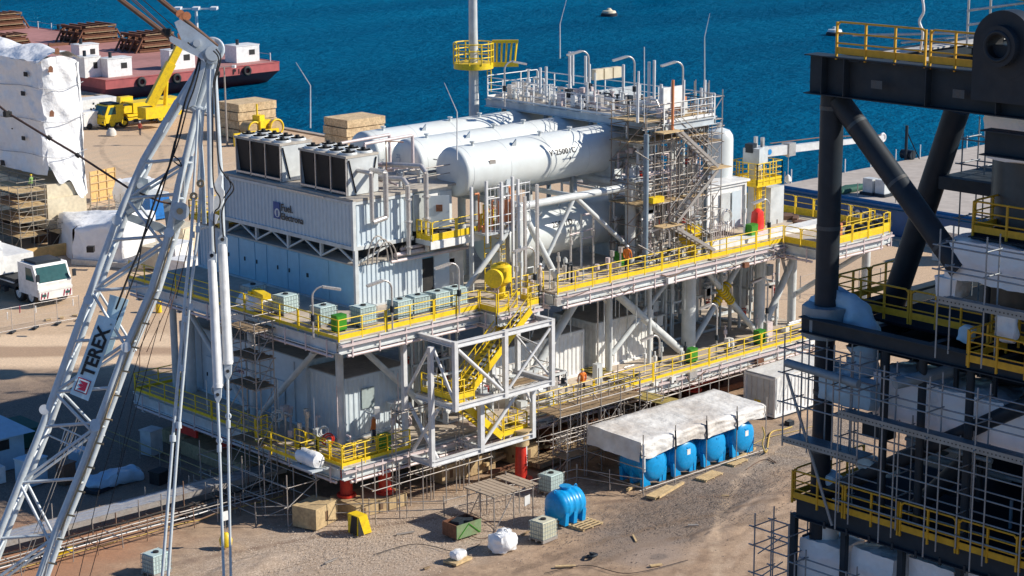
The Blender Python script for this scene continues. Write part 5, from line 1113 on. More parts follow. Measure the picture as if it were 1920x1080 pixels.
# ================= UNDER AND IN FRONT OF THE MODULE =================
def blockpile(lab,x,y,rz,dims,z0=0,m=SANDY,cat='support block',lvls=None,nm='support_block'):
    t=thing(nm,lab,cat,(x,y,z0),'heavy support blocks under the module'); z=0; OFF[t.name]=V((0,0,0))
    for (sx,sy,sz,dx,dy) in dims:
        k=M(); k.bx(dx-sx/2,dx+sx/2,dy-sy/2,dy+sy/2,z+.01,z+sz); k.build('block',m,t)
        k=M(); n=max(1,int(sx/1.1))
        for i in range(n): k.bx(dx-sx/2+sx*(i+.5)/n-.12,dx-sx/2+sx*(i+.5)/n+.12,dy-sy/2-.02,dy-sy/2-.004,z+sz*.25,z+sz*.7)
        k.build('recess',mat('rusty recess',(.16,.09,.045),.9,.5),t); z+=sz
    t.rotation_euler=(0,0,rz); OFF[t.name]=V((x,y,z0)); return t
blockpile('large sandy support block under the two red legs at the front corner',2.6,1.0,-.05,[(3.6,2.4,.75,0,0)])
blockpile('small sandy support block standing apart to the left of the front corner block',-1.2,1.0,.3,[(2.0,1.6,1.2,0,0)])
blockpile('long sandy support block in the shade under the stair tower, left one',10.2,2.2,0,[(4.2,2.4,1.1,0,0)]); blockpile('sandy support block beside the single red jack, right one',14.4,1.3,0,[(1.6,2.0,1.3,0,0)])
blockpile('dark sandy support block deep under the left side of the module',1.8,13.0,0,[(3,7,.9,0,0)]); blockpile('support block below the far left red leg',2.4,18.2,0,[(3,2.5,.85,0,0)])
# red jack with cap
p=az(990,905,0); t=thing('red_jack','red round jack with sandy cap between the stair tower and the ground liquid container','jack',(p.x,p.y+.6,0)); q=(p.x,p.y+.6)
M().lathe((*q,0),(0,0,1),[(0,.7),(.15,.7),(.16,.36),(.9,.36),(2.0,.31),(2.2,.31)],20).build('body',RED,t); M().lathe((*q,2.2),(0,0,1),[(0,.5),(.9,.5),(.92,.66),(1.0,.66)],20).build('cap',SANDY,t)
# rusty I-beam grillages
def grill(lab,x0,y0,L_,z,n,h=1.5,ww=.9):
    t=thing('beam_stool',lab,'steel stool',(x0,y0,z),'rusty beam stools under the module')
    M().bx(x0,x0+L_,y0,y0+ww,z+h-.06,z+h).build('top_flange',RUST,t); M().bx(x0-.3,x0+L_+.3,y0-.4,y0+ww+.4,z,z+.08).build('base_flange',RUST,t)
    M().bx(x0,x0+L_,y0+ww*.6,y0+ww*.6+.05,z+.08,z+h-.06).build('web',RUST,t)
    for i in range(n+1): x=x0+(L_-.06)*i/n; M().bx(x,x+.06,y0+.02,y0+ww*.98,z+.08,z+h-.06).build('stiffener',RUST,t)
    return t
p=az(1262,762,0); grill('long rusty beam stool under the lower deck to the right of the tarp shelter',p.x-.2,p.y+.3,5.6,.02,6,1.6)
grill('rusty beam stool under the lower deck edge behind the shelter left end',19.6,.2,2.6,.02,4,1.6); tag(M().bx(28.2,37,2.2,5.5,.02,.4).build('rusty_plate',RUST),'broad rusty plate on the ground under the right half of the module','plate')
p=az(1318,712,1.6); tag(M().tube((p.x-.4,p.y,1.65),(p.x+1,p.y,1.65),.35,12).build('red_drum',RED),'red drum on top of the long rusty beam stool','drum')
for i,(px,py,L_,w,rz,m) in enumerate(((1060,850,5,1.2,.1,WOOD),(1080,800,6,1,-.2,SANDY),(1230,790,5,1.4,.0,WOODL),(960,845,4,1.0,0,SANDY))):
    p=az(px,py,.5); k=M()
    for j in range(4): k.cb((p.x,p.y+j*w/3.5,.3+.25*(i%2)),(L_,w/4.4,.3),rz)
    tag(k.build('timber_bundle',m),['weathered timber bundle under the scaffold left of the tarp shelter','long sandy beam lying under the module behind the tarp shelter left end','pale planks lying between the rusty stool and the tarp shelter','dusty beam lying under the right end of the stair tower'][i],'timber')
# ---- tarp shelter with four blue tanks ----
sh=thing('tarp_shelter','long scaffold shelter covered by a dusty white tarpaulin over blue tanks','shelter',(15.3,-8,0))
tx0,tx1,ty0,ty1,tz=15.35,26.2,-8.0,-3.9,3.0
n=40;mm=16; vs=[];fs=[]
def tarp(u,v_):
    # v_: -1..0 front skirt, 0..1 top, 1..2 back skirt
    x=tx0-.05+(tx1-tx0+.1)*u; sag=0
    nz=noise.noise(V((u*9,v_*3,1)))*.07+noise.noise(V((u*26,v_*7,5)))*.05
    if v_<0: return V((x+noise.noise(V((u*5,v_,7)))*.1,ty0-.10-nz*1.2-.08*abs(math.sin(u*pi*7)),tz+.02+v_*(.88-.12*u+.14*noise.noise(V((u*7,0,0)))+.10*math.sin(u*pi*4))))
    if v_<=1: return V((x,ty0-.10+(ty1-ty0+.2)*v_,tz+.05+nz*.6-.05*sin(pi*v_)*abs(sin(u*pi*4))+.28*(1-abs(v_-.9))*.5))
    return V((x,ty1+.1+nz,tz+.05-(v_-1)*.9))
V_=[-1+3*j/(mm*2) for j in range(mm*2+1)]
for i in range(n*2+1):
    for v_ in V_: vs.append(tarp(i/(n*2),v_))
q=len(V_)
for i in range(n*2):
    for j in range(q-1): a=i*q+j; fs.append((a,a+q,a+q+1,a+1))
b=M(); b.add(vs,fs,True)
for u in (0,1): # end skirts
    ev=[];m_=14
    for i in range(m_+1):
        for j in range(8): w=j/7; tt=tarp(u,i/m_); ev.append((tt.x+(.12 if u else -.12)*w*(1+.8*noise.noise(V((i*.5,j*.3,u)))),tt.y,tt.z-w*(1.15 if not u else .9)))
    b.add(ev,[(i*8+j,i*8+j+1,i*8+j+9,i*8+j+8) for i in range(m_) for j in range(7)],True)
tz_=b.build('tarpaulin',TARPD,sh)
xs4=[tx0+(tx1-tx0)*i/4 for i in range(5)]
for x in xs4:
    for y in (ty0-.22,ty1+.25): M().tube((x,y,0),(x,y,tz+.55),.034,6).build('standard',STEEL,sh)
for z in (.25,): k=M(); k.tube((tx0-.3,ty0-.22,z),(tx1+.3,ty0-.22,z),.034,6); k.tube((tx0,ty0-.5,z+.1),(tx0,ty1+.5,z+.1),.034,6); k.tube((tx1,ty0-.5,z+.1),(tx1,ty1+.5,z+.1),.034,6); k.build('ledger',STEEL,sh)
for z in (1.5,2.3): M().tube((tx0-.0,ty0-2.0+1.6,z),(tx0,ty1+.9,z),.034,6).build('ledger',STEEL,sh)
for x in xs4[1:4]: M().tube((x+.02,ty0-.27,tz-.9),(x-.05,ty0-.25,tz+.25),.05,5).build('tie_knot',DARK,sh)
M().tube((tx0+.02,ty0-.28,1.35),(tx0+.02,ty0-.24,3.0),.09,6).build('hanging_corner',TARP,sh)
BG='blue plastic water tanks'
def bluetank(x,y,z,rz,lab,L_=1.9,r=.92,label_=False):
    t=thing('water_tank',lab,'water tank',(x,y,z),BG); OFF[t.name]=V((0,0,0))
    h=r+.12; pr_=[(0,.02),(.02,r*.35),(.10,r*.7),(.25,r*.93),(.42,r)]
    for i in range(3): a=.42+(L_-.84)*(i+.5)/3; pr_+=[(a-.1,r),(a-.06,r*1.03),(a+.06,r*1.03),(a+.1,r)]
    pr_+=[(L_-a,b) for a,b in pr_[:5][::-1]]
    M().lathe((-L_/2,0,h),(1,0,0),pr_,40,False).build('shell',BTANK,t)
    for i in range(3):
        a=-L_/2+.42+(L_-.84)*i/2
        k=M(); k.prism([(a-.13,-r*.92,0),(a-.13,-r*1.0,h*.75),(a-.13,-r*.5,h*.55),(a-.13,-r*.35,0.02)],(.26,0,0)); k.build('foot',BTANK,t); k=M(); k.prism([(a-.13,r*.92,0),(a-.13,r*.35,.02),(a-.13,r*.5,h*.55),(a-.13,r*1.0,h*.75)],(.26,0,0)); k.build('foot',BTANK,t)
    M().lathe((0,0,h+r-.08),(0,0,1),[(0,.3),(.16,.3),(.17,.34),(.24,.34)],20).build('lid',BTANK,t)
    for a in (-L_/2+.3,L_/2-.3): k=M(); k.torus((a,0,h+r-.03),(0,1,0),.1,.03,10,5); k.build('lifting_eye',BTANK,t)
    k=M(); k.prism([(L_/2-.10,-.14,h+r*.55),(L_/2-.10,.14,h+r*.55),(L_/2-.10,.0,h+r*.25)],(.07,0,0)); k.build('end_lug',BTANK,t)
    k=M(); k.prism([(-L_/2+.04,-.14,h+r*.5),(-L_/2+.04,.14,h+r*.5),(-L_/2+.02,0,h+r*.2)],(.06,0,0)); k.build('end_lug',BTANK,t)
    if label_: k=M(); k.bx(L_/2-.045,L_/2-.005,-.14,.14,h+r*.1,h+r*.42); k.build('paper_label',WHITE,t)
    t.rotation_euler=(0,0,rz); OFF[t.name]=V((x,y,z)); return t
for i,(x,lab) in enumerate(((16.9,'leftmost blue tank under the tarpaulin'),(19.5,'second blue tank from the left under the tarpaulin, with white label'),(22.1,'third blue tank from the left under the tarpaulin'),(24.7,'rightmost blue tank under the tarpaulin, with white label'))):
    bluetank(x,-6.75,.14,-pi/2,lab,2.5,1.02,i in (1,3))
p=az(1078,985,0); bluetank(p.x,p.y+.75,.14,.0,'single blue tank lying on a pallet in the open',2.15,.85)
def pallet(px,py,rz,lab,s=(1.2,1.0)):
    p=az(px,py,0); k=M(); t=thing('pallet',lab,'pallet',(p.x,p.y,0),'wooden pallets on the ground'); OFF[t.name]=V((0,0,0))
    k=M()
    for i in range(5): k.bx(-s[0]/2,s[0]/2,-s[1]/2+s[1]*i/4-.06,-s[1]/2+s[1]*i/4+.06,.11,.14)
    k.build('top_slat',WOODL,t); k=M()
    for i in range(3): k.bx(-s[0]/2+(s[0]-.1)*i/2,-s[0]/2+(s[0]-.1)*i/2+.1,-s[1]/2,s[1]/2,.0,.105)
    k.build('bearer',WOODL,t); t.rotation_euler=(0,0,rz); OFF[t.name]=V((p.x,p.y,0))
p=(0,0)
pallet(1098,985,.05,'wooden pallet under the single blue tank',(1.6,1.1)); pallet(1240,925,.2,'wooden pallet in front of the leftmost blue tank',(2.3,.6)); pallet(1330,895,.15,'wooden pallet in front of the shelter middle',(1.8,.7)); pallet(1380,868,.15,'wooden pallet in front of the rightmost blue tank',(1.5,.7))
for i,(px,py) in enumerate(((1258,918),(1200,905),(1395,852))):
    p=az(px,py,.1); k=M(); k.cb((p.x,p.y,.09),(3.0,.16,.14),.25); tag(k.build('timber_baulk',WOODL),['loose pale baulk on the ground before the leftmost blue tank','short baulk under the leftmost blue tank','short baulk beside the rightmost blue tank'][i],'timber')
# white shipping container
p=az(1453,787,0); X,Y=p.x,p.y
sc=cont('shipping_container','white shipping container on the ground behind the shelter, half behind the dark column',X-.05,X+6.1,Y,Y+2.5,.15,2.75,WHITE,'y')
M().corr((X-.02,Y+2.45),(X-.02,Y+.05),.3,2.6,(-1,0),1.2,.03).build('end_door',LGREY,sc)
for y in (.5,.95,1.5,1.95): M().tube((X-.09,Y+y,.3),(X-.09,Y+y,2.6),.02,6).build('lock_rod',GALV,sc)
M().bx(X-.08,X-.03,Y+1.2,Y+1.7,.9,1.05).build('yellow_plate',YEL,sc); M().bx(X-.02,X+6,Y+.02,Y+2.48,2.76,2.83).build('roof_sheet',TARP,sc); M().bx(X+.0,X+6,Y,Y+2.5,0,.15).build('base_rail',DARK,sc)
b=moved(rbox((.2,2.9,2.6),9,.12,8,.1),(X+.35,Y-.1,.0)); 
k=M(); vs=[]
for i in range(13):
    for j in range(9): u=i/12;w=j/8; vs.append((X-.06+1.7*u*(1-w*.75),Y-.11-.03*sin(u*20)-.03*noise.noise(V((u*6,w*3,0))),2.85-2.2*w*(1-.3*u)))
k.add(vs,[(i*9+j,i*9+j+1,i*9+j+10,i*9+j+9) for i in range(12) for j in range(8)],True); k.build('draped_sheet',TARP,sc)
# hoses
def hose(pxs,lab,m=HOSE,r=.04,cat='hose',z=.04):
    pts=curve([az(x,y,z) for x,y in pxs]); k=M(); k.path(pts,r,6); tag(k.build('hose',m),lab,cat)
hp=[(26.0,-8.1,1.7),(26.1,-8.2,1.2),(25.8,-8.3,.7),(26.2,-8.3,.1)]+[tuple(az(x,y,.05)) for x,y in ((1445,812),(1470,805),(1485,800))]
k=M(); k.path(curve(hp),.05,6); tag(k.build('hose',HOSE),'yellow hose hanging from the shelter and running over the gravel','hose')
hose([(1402,838),(1440,820),(1500,806),(1560,788)],'thin yellow cable lying on the gravel right of the shelter',r=.02,cat='cable'); hose([(1400,880),(1430,862),(1455,868),(1440,858)],'short brown rope on the ground in front of the shelter',BRN,.025,'rope')
p=az(1480,797,0); tag(M().cb((p.x,p.y,.15),(.5,.4,.3)).lathe((p.x+.3,p.y,.1),(0,1,0),[(0,.18),(.3,.18)],12).build('small_pump',DARK),'small dark pump at the end of the yellow hose','pump')
# ---- small things in front ----
p=az(955,1036,0); t=thing('bulk_bag','full white bulk bag standing on the ground in front of the small scaffold','bag',(p.x,p.y+.5,0)); moved(rbox((1.25,1.15,1.0),2,.16,12,.55,fs=1.6),(p.x,p.y+.5,0)).build('bag_body',WRAP,t)
for a in (-.3,.1,.35): k=M(); k.torus((p.x+a,p.y+.5-.1,1.0),(1,.3,0),.16,.03,10,5); k.build('lifting_loop',WHITE,t)
p=az(857,1015,0); t=thing('metal_bin','green and rust open metal bin on the gravel','bin',(p.x,p.y,0)); x,y=p.x,p.y
for nm,(a,b,c,d),m in (('front_panel',(x,x+1.75,y,y+.06),OLIVE),('back_panel',(x,x+1.75,y+1.14,y+1.2),RUST),('end_panel',(x,x+.06,y+.061,y+1.139),RUST),('end_panel',(x+1.69,x+1.75,y+.061,y+1.139),RUST)): M().bx(a,b,c,d,.08,.85).build(nm,m,t)
M().bx(x+.06,x+1.69,y+.06,y+1.14,.08,.14).build('base',RUST,t); k=M(); k.cb((x+.6,y+.6,.7),(.8,.5,.5),.4); k.cb((x+1.2,y+.5,.6),(.5,.6,.5),.9); k.build('scrap',DARK,t)
k=M(); k.beam((x+.1,y-.02,.12),(x+.85,y-.02,.8),.03,.05); k.beam((x+.85,y-.02,.8),(x+1.65,y-.02,.12),.03,.05); k.build('panel_rib',GREEN,t)
p=az(868,1056,0); t=thing('loaded_pallet','small pallet with a wrapped grey bundle near the bottom of the photo','pallet',(p.x,p.y+.4,0)); M().cb((p.x,p.y+.4,.08),(1.3,.9,.12),.15).build('pallet_board',WOODL,t); moved(rbox((.8,.6,.45),5,.08,8,.5,fs=2),(p.x+.05,p.y+.4,.15)).build('bundle',WRAP,t)
p=az(1108,1046,0); k=M(); k.torus((p.x,p.y,.1),(0,.3,1),.28,.07,14,5); k.torus((p.x+.3,p.y+.1,.12),(.3,0,1),.2,.06,12,5); tag(k.build('coiled_strap',DARK),'small dark coiled strap lying alone on the bare ground','strap')
p=az(672,1006,0); t=thing('wedge_block','yellow wedge shaped stop block with a black front on the gravel','block',(p.x,p.y,0)); x,y=p.x,p.y
M().prism([(x+.02,y+.02,0),(x+.95,y+.02,0),(x+.65,y+.02,1.1),(x+.02,y+.02,1.1)],(0,.9,0)).build('body',YEL,t); M().prism([(x-.01,y+.15,.02),(x-.01,y+.75,.02),(x-.01,y+.55,1.05),(x-.01,y+.1,1.05)],(.02,0,0)).build('black_face',BLACK,t); M().prism([(x-.0,y-.0,0),(x+.4,y+.0,0),(x+.05,y+.0,1.08)],(0,.02,0)).build('black_edge',BLACK,t)
# white cylinder wrapped on lower deck bracket
t=thing('wrapped_drum','pale wrapped drum lying on a bracket outside the front corner railing','drum',(-.8,2.2,3)); p=ax(580,858,-.9)
k=M(); k.lathe((-.9,p.y+.9,p.z),(0,-1,0),[(0,.05),(.06,.38),(.3,.45),(.85,.42),(.95,.46),(1.5,.46),(1.75,.4),(1.85,.05)],20,False); k.build('drum_body',WRAP,t); M().bx(-1.5,-.25,p.y-1,p.y+1,p.z-.55,p.z-.46).build('bracket',GREY,t)
# scaffolds round the module
scaffold('scaffold','tall narrow scaffold with board landings against the left front of the module',-1.5,-.25,5.7,8.4,0.0,10.0,6,1.3,1.35,(2,4,5,6),seed=4,m=STEEL,bm=WOOD)
k=M()
scaffold('scaffold','low scaffold round the front corner below the lower deck railing',-2.6,-.6,1.6,10.0,0,2.2,2,2,2.1,(),seed=5)
scaffold('scaffold','low scaffold between the front corner and the stair tower',1.0,9.6,-1.6,-.5,0,2.0,1,1.9,1.1,(),seed=6,extra=1.6,brace=False)
scaffold('scaffold','tall scaffold with board decks at the lower deck edge right of the stair tower',14.6,21.4,-2.2,-.3,0,3.4,2,1.7,1.9,(2,),seed=7,extra=2.2)
scaffold('scaffold','small scaffold with a high board deck in front of the white containers',13.4,16.3,.6,1.9,ZL,4.9,1,2.9,1.3,(1,),seed=8,extra=.3,brace=False)
scaffold('scaffold','scaffold bay behind the left end of the tarp shelter',21.6,24.5,-2.6,-.6,0,3.0,2,1.5,2,(1,),seed=9)
scaffold('scaffold','thin handrail scaffold along the lower deck edge behind the shelter',24.6,36,-1.6,-.8,0,2.6,1,2.6,.8,(),seed=10,extra=.8,brace=False)
k=M(); p=az(1115,705,ZL)
for i in range(5): k.cb((p.x+.6*0+i*.28,p.y-.9,ZL+.2),(.24,4.2,.06),.0)
tag(k.build('plank_ramp',mat('yellowish plank',(.42,.33,.10),.8,.5,(.25,.18,.06))),'yellowish plank ramp leaning over the lower deck edge','planks')
k=M()
for i in range(6): k.cb((22.5+i*.26,-1.8,2.75),(.22,4.6,.06),.1)
tag(k.build('plank_ramp',mat('yellowish plank',(.42,.33,.10))),'yellowish plank ramp below the deck edge left of the rusty stool','planks')
# small independent scaffold table (board deck) in the foreground
p=az(905,985,0)
scaffold('scaffold_table','low scaffold tower with a slatted board deck standing on the pale gravel',5.1,8.0,-6.8,-4.6,0,1.9,1,1.45,1.1,(),seed=12,extra=.3)
k=M(); a=az(875,920,2.0)
for i in range(10): 
    if i in (6,): continue
    k.bx(4.9+i*.34,5.18+i*.34,-7.0,-4.5,1.99,2.04)
tb=k.build('board_deck',mat('grey brown board',(.42,.33,.24),.85,.5,(.25,.19,.13))); tag(tb,'slatted board deck lying on the low scaffold tower on the gravel','deck boards')
k=M(); k.add([(7.3,-6.85,.9),(7.7,-6.85,.95),(7.7,-6.86,1.5),(7.32,-6.86,1.45)],[(0,1,2,3)]); k.prism([(7.3,-6.9,.9),(7.7,-6.9,.95),(7.7,-6.9,1.5),(7.3,-6.9,1.45)],(0,.01,0)); tag(k.build('hanging_notice',WHITE),'white notice sheet hanging on the low scaffold tower','notice')
R=random.Random(9)
# extra poles and rails along the front
t=thing('guard_rail','long low line of scaffold tube guard rails on the ground before the module','barrier',(-3,-2,0))
for (a,b) in (((-3.6,3.2),(4.6,-3.2)),((9.2,-3.9),(13.8,-4.4)),((13.8,-4.4),(15.2,-8.4)),((4.6,-3.2),(9.2,-3.9)),((-3.4,9.5),(-3.6,3.2))):
    A=V((*a,0));B=V((*b,0)); n=max(1,round((B-A).length/2.3)); k=M()
    for h in (.45,.95): k.tube(A+V((0,0,h)),B+V((0,0,h+R.uniform(-.05,.05))),.028,5)
    k.build('rail_tube',STEEL,t)
    for i in range(n+1): q=A+(B-A)*i/n; M().tube(q,q+V((R.uniform(-.05,.05),0,1.25)),.03,5).build('post',STEEL,t)
# timber trestles and clutter left under the module
LN=3
for i in range(14):
    x=R.uniform(14,22); y=R.uniform(.5,3); k=M(); k.cb((x,y,R.uniform(.1,.9)),(R.uniform(1,3.5),.2,.18),R.uniform(-.4,.4)); tag(k.build('loose_timber',[WOOD,RUST,SANDY][i%3]),['weathered grey timber','rusty steel','sandy coloured','pale timber'][i%LN]+' beam lying in the shade under the module behind the scaffolds','beam','loose beams in the shade under the module')
p=az(1035,850,0); t=thing('steel_box','rusty steel box with a white front under the right corner of the stair tower','box',(p.x,p.y,0)); M().bx(p.x,p.x+1.6,p.y,p.y+1.4,0,1.4).build('box_body',RUST,t); M().bx(p.x+.3,p.x+1.3,p.y-.03,p.y-.002,.3,1.25).build('white_sheet',WHITE,t)
# ---- long elevated footbridge at the lower left ----
fb_=thing('cable_bridge','long low elevated cable walkway with pipes running left from the front corner','walkway',(-34,6,0))
y0,y1=5.0,6.9
def yb(x): return 8.6-(x+16)*.02
k=M()
for dy in (0,.42,.84): k.beam((-36,yb(-36)+dy-.6,1.0),(1.5,yb(1.5)+dy-.6,1.0),.36,.1)
k.build('walk_plate',GALV,fb_); k=M(); k.beam((-36,yb(-36)-1.0,.95),(1.5,yb(1.5)-1.0,.95),.08,.3); k.beam((-36,yb(-36)+.55,.95),(1.5,yb(1.5)+.55,.95),.08,.2); k.build('side_beam',STEEL,fb_)
for i in range(26):
    x=-36+i*1.45; 
    for dy in (-1.05,.6): M().tube((x,yb(x)+dy,0),(x,yb(x)+dy,1.0+R.choice((.1,.5,.9))),.032,5).build('standard',RUSTT if i%3==0 else STEEL,fb_)
for j,(dy,z,m,r) in enumerate(((-1.9,.5,STEEL,.05),(-2.3,.35,BLACK,.07),(-2.7,.45,WHITE,.035),(-3.1,.3,HOSE,.03),(-1.5,.6,BLACK,.05),(-3.4,.5,RUSTT,.035))):
    pts=[V((x,yb(x)+dy+.15*noise.noise(V((x*.4,j,0))),z+.12*noise.noise(V((x*.6,j,3))))) for x in [-36+1.2*i for i in range(31)]]; k=M(); k.path(pts,r,5); k.build('cable_run',m,fb_)
for i in range(24):
    x=-35+i*1.5; k=M(); k.tube((x,yb(x)-3.5,0),(x+R.uniform(-.1,.1),yb(x)-3.5,1.3),.03,5); k.tube((x,yb(x)-3.5,.5),(x,yb(x)-1.0,.55),.028,5); k.build('bracket_post',RUSTT if i%2 else STEEL,fb_)
for i in range(9):
    x=R.uniform(-30,-3); k=M(); k.cb((x,yb(x)-2.4,.3),(R.uniform(.5,1.8),.3,.25),R.uniform(-.4,.4)); k.build('yellow_tie' if i%3==0 else 'dark_bundle',YEL if i%3==0 else DARK,fb_)
k=M(); k.path([V((x,yb(x)-3.5,1.0)) for x in (-36,-18,0)],.028,5); k.build('ledger',STEEL,fb_)
p=az(430,1030,0); t=thing('weight_ball','yellow rounded weight with a white tag hanging low beside the crane rods','weight',(p.x,p.y+.3,0)); M().lathe((p.x,p.y+.3,.02),(0,0,1),[(0,.12),(.15,.32),(.45,.36),(.7,.26),(.85,.1)],20).build('body',YEL,t); M().tube((p.x,p.y+.3,.85),(p.x,p.y+.3,1.6),.02,5).build('hanger',STEEL,t); M().cb((p.x,p.y+.3,1.8),(.4,.05,.5)).build('white_tag',WHITE,t)
# blue-white sheet lying in the shade, ramps
p=az(215,905,0); t=moved(rbox((3.4,1.6,.7),12,.25,10,.5),(p.x,p.y,0)); tag(t.build('plastic_sheet',BLUEW),'crumpled pale blue sheet lying on the shaded ground by the boom','plastic sheet')
p=az(185,918,0); tag(M().cb((p.x,p.y,.1),(1.6,1.1,.2),.3).build('dark_pallet',DARK),'dark pallet in front of the crumpled sheet on the shaded ground','pallet')
for i,(px,py,m,s) in enumerate(((285,850,LGREY,(1.0,.9,1.5)),(125,905,BRN,(.9,.7,1.2)),(150,880,BLUEW,(1,.8,1.2)),(60,905,BLUEW,(1.4,1.2,1.5)),(300,905,BLACK,(.9,.8,.7)))):
    p=az(px,py,0); k=M(); k.cb((p.x,p.y,s[2]/2),s,.2); k.cb((p.x,p.y,s[2]+.04),(s[0]+.1,s[1]+.1,.08),.2); tag(k.build('storage_bin',m),['light grey bin in the shade below the left module corner','brown low bin in the shade seen through the boom','small pale blue bin in the shade seen through the boom','pale blue bin at the foot of the blue tented stall','black bin in the shade beside the scaffold rails'][i],'bin')
t=thing('rail_fence','low scaffold tube fence crossing the shaded ground behind the boom','barrier',(-3,15,0))
A=az(190,830,0);B=az(420,925,0)
for h in (.5,1.0): M().tube(A+V((0,0,h)),B+V((0,0,h)),.035,5).build('rail_tube',mat('ochre tube',(.45,.33,.12),.6,.4),t)
for i in range(7): q=A+(B-A)*i/6; M().tube(q,q+V((0,0,1.2)),.035,5).build('post',STEEL,t)
# blue tented stall at the left edge
p=az(20,880,0); t=thing('tented_stall','pale blue tented stall with white boxes at the lower left edge','tent',(p.x,p.y,0)); x,y=p.x-3.4,p.y
M().prism([(x,y,0),(x+4.4,y,0),(x+4.4,y,2.2),(x,y,2.2)],(0,5.5,0)).build('cabin_wall',BLUEW,t); k=M()
k.add([(x-.3,y-.6,2.2),(x+4.9,y-.6,2.2),(x+4.9,y+5.8,2.3),(x-.3,y+5.8,2.3),(x+1.5,y+2.6,3.4),(x+3.2,y+2.6,3.4)],[(0,1,5,4),(1,2,5),(2,3,4,5),(3,0,4)]); k.build('canopy',BLUEW,t); M().bx(x+1,x+3.4,y-.04,y-.002,1.3,1.9).build('opening',BLACK,t); M().bx(x+.6,x+2,y-2,y-.8,0,1.0).build('white_box',WHITE,t); M().bx(x+4.5,x+7.5,y+3,y+6,0,1.2).build('green_cover',GATE,t)

scaffold('scaffold','lattice of scaffold tubes with boards under the right corner of the stair tower',13.8,19.5,-3.6,-2.4,0,2.6,2,1.3,1.2,(1,),seed=51)
scaffold('scaffold','scaffold bay with brown boards hung off the lower deck edge in the middle',17.0,22.4,-1.2,-.4,.2,3.0,2,1.4,.8,(2,),seed=52,extra=1.4)
scaffold('scaffold','tall thin scaffold poles in front of the right of the front corner column',3.4,8.4,-.55,-.2,0,5.6,3,2.1,.4,(),seed=54,extra=.8,brace=False)
R=random.Random(61); t=thing('fallen_tubes','jumble of crossed scaffold tubes between the stair tower and the tarp shelter','scaffold tubes',(17,-2,0))
for i in range(46):
    x=R.uniform(13.4,22.5); y=R.uniform(-3.4,.4); a=V((x,y,R.uniform(0,2.6))); d=V((R.uniform(-1.8,1.8),R.uniform(-.8,.8),R.uniform(-.6,1.4))); M().tube(a,a+d,.033,5).build('tube',STEEL if i%3 else RUSTT,t)
LN=4
for i in range(26):
    x=R.uniform(12,30); y=R.uniform(-1.5,3.5); k=M(); k.cb((x,y,R.uniform(.1,.6)),(R.uniform(1.5,4.5),.25,.2),R.uniform(-.3,.3)); tag(k.build('loose_timber',[WOOD,RUST,SANDY,WOODL][i%4]),['weathered grey timber','rusty steel','sandy coloured','pale timber'][i%LN]+' beam lying in the shade under the module behind the scaffolds','beam','loose beams in the shade under the module')
# small litter and puddle-dark scraps in the open
R=random.Random(62)
for i,(px,py) in enumerate(((1190,1010),(1120,905),(1300,985),(1060,1062),(800,1065),(620,1052),(1360,930),(985,1000),(760,1000),(1230,1060))):
    p=az(px,py,.02); k=M(); k.cb((p.x,p.y,.04),(R.uniform(.3,1.1),R.uniform(.08,.2),.06),R.uniform(-1,1)); tag(k.build('offcut',[WOODL,WOOD,STEEL][i%3]),'small offcut on the ground '+['right of the dark coiled strap','just right of the single blue tank','below the right half of the shelter','between the single blue tank and the coiled strap','left of the loaded pallet at the bottom','at the bottom below the wedge block','in front of the rightmost shelter pallet','between the bulk bag and the yellowed container','on the gravel left of the green bin','near the bottom edge right of the strap'][i],'offcut','offcuts scattered on the foreground')
hose([(700,1040),(780,1020),(860,1035),(900,1020)],'thin dark cable snaking over the pale gravel in front of the green bin',BLACK,.02,'cable')
p=az(1020,1040,0)

# lower deck fittings near the front corner
lf=thing('deck_fittings','pipes, coiled hoses and posts crowded along the lower deck walkway by the front corner','pipework',(1.5,1.5,ZL))
R=random.Random(71)
for i in range(46):
    if i%2: x=R.uniform(.5,2.4); y=R.uniform(1,14)
    else: x=R.uniform(1,12); y=R.uniform(.6,2.9)
    z=ZL+R.uniform(.5,2.2); k=M(); q=i%5
    if q==0: k.path([(x,y,ZL),(x,y,z),(x,y+R.uniform(-.9,.9),z)],R.uniform(.04,.09),7); nm='pipe'
    elif q==1: k.tube((x,y,ZL),(x,y,z-.3),.06,7); k.tube((x,y,z-.5),(x,y,z-.15),.15,9); nm='valve'
    elif q==2: k.cb((x,y,z-.3),(.45,.3,R.uniform(.3,.7)),R.random()); nm='junction_box'
    elif q==3: k.torus((x,y,z),(.4,1,0),R.uniform(.2,.4),.05,16,5); k.torus((x,y-.05,z),(.4,1,.1),R.uniform(.2,.35),.05,16,5); nm='hose_coil'
    else: k.tube((x,y,ZL),(x,y,ZL+R.uniform(2,4)),.035,6); nm='post'
    k.build(nm,[GALV,LGREY,WHITE,PINK,STEEL,RED if i%7==0 else LGREY][R.randrange(6)],lf)
rail(lf,[(.35,.35,ZL),(3.6,.35,ZL)],panel=.85,toe=.2); rail(lf,[(.35,.4,ZL),(.35,4.8,ZL)],panel=1.1,toe=.2)
rail(lf,[(-1.05,6.6,ZL),(-.2,6.6,ZL)],toe=.2,step=.4,h=1.6)
hv=mat('hi vis orange workwear',(.85,.22,.03),.8)
person((3.9,2.0,ZL),1.76,2.2,'worker in orange on the lower deck right of the front corner column',hv,mat('dark trousers',(.03,.03,.05)),WHITE)
person((19.2,.6,ZL),1.76,1.2,'worker in orange on the lower deck before the white containers',hv,mat('dark trousers',(.03,.03,.05)),YEL)
person((23.0,.5,ZU),1.76,.4,'worker in orange on the upper walkway between the yellow cowls',hv,mat('dark trousers',(.03,.03,.05)),WHITE)
p=az(1175,1000,0)

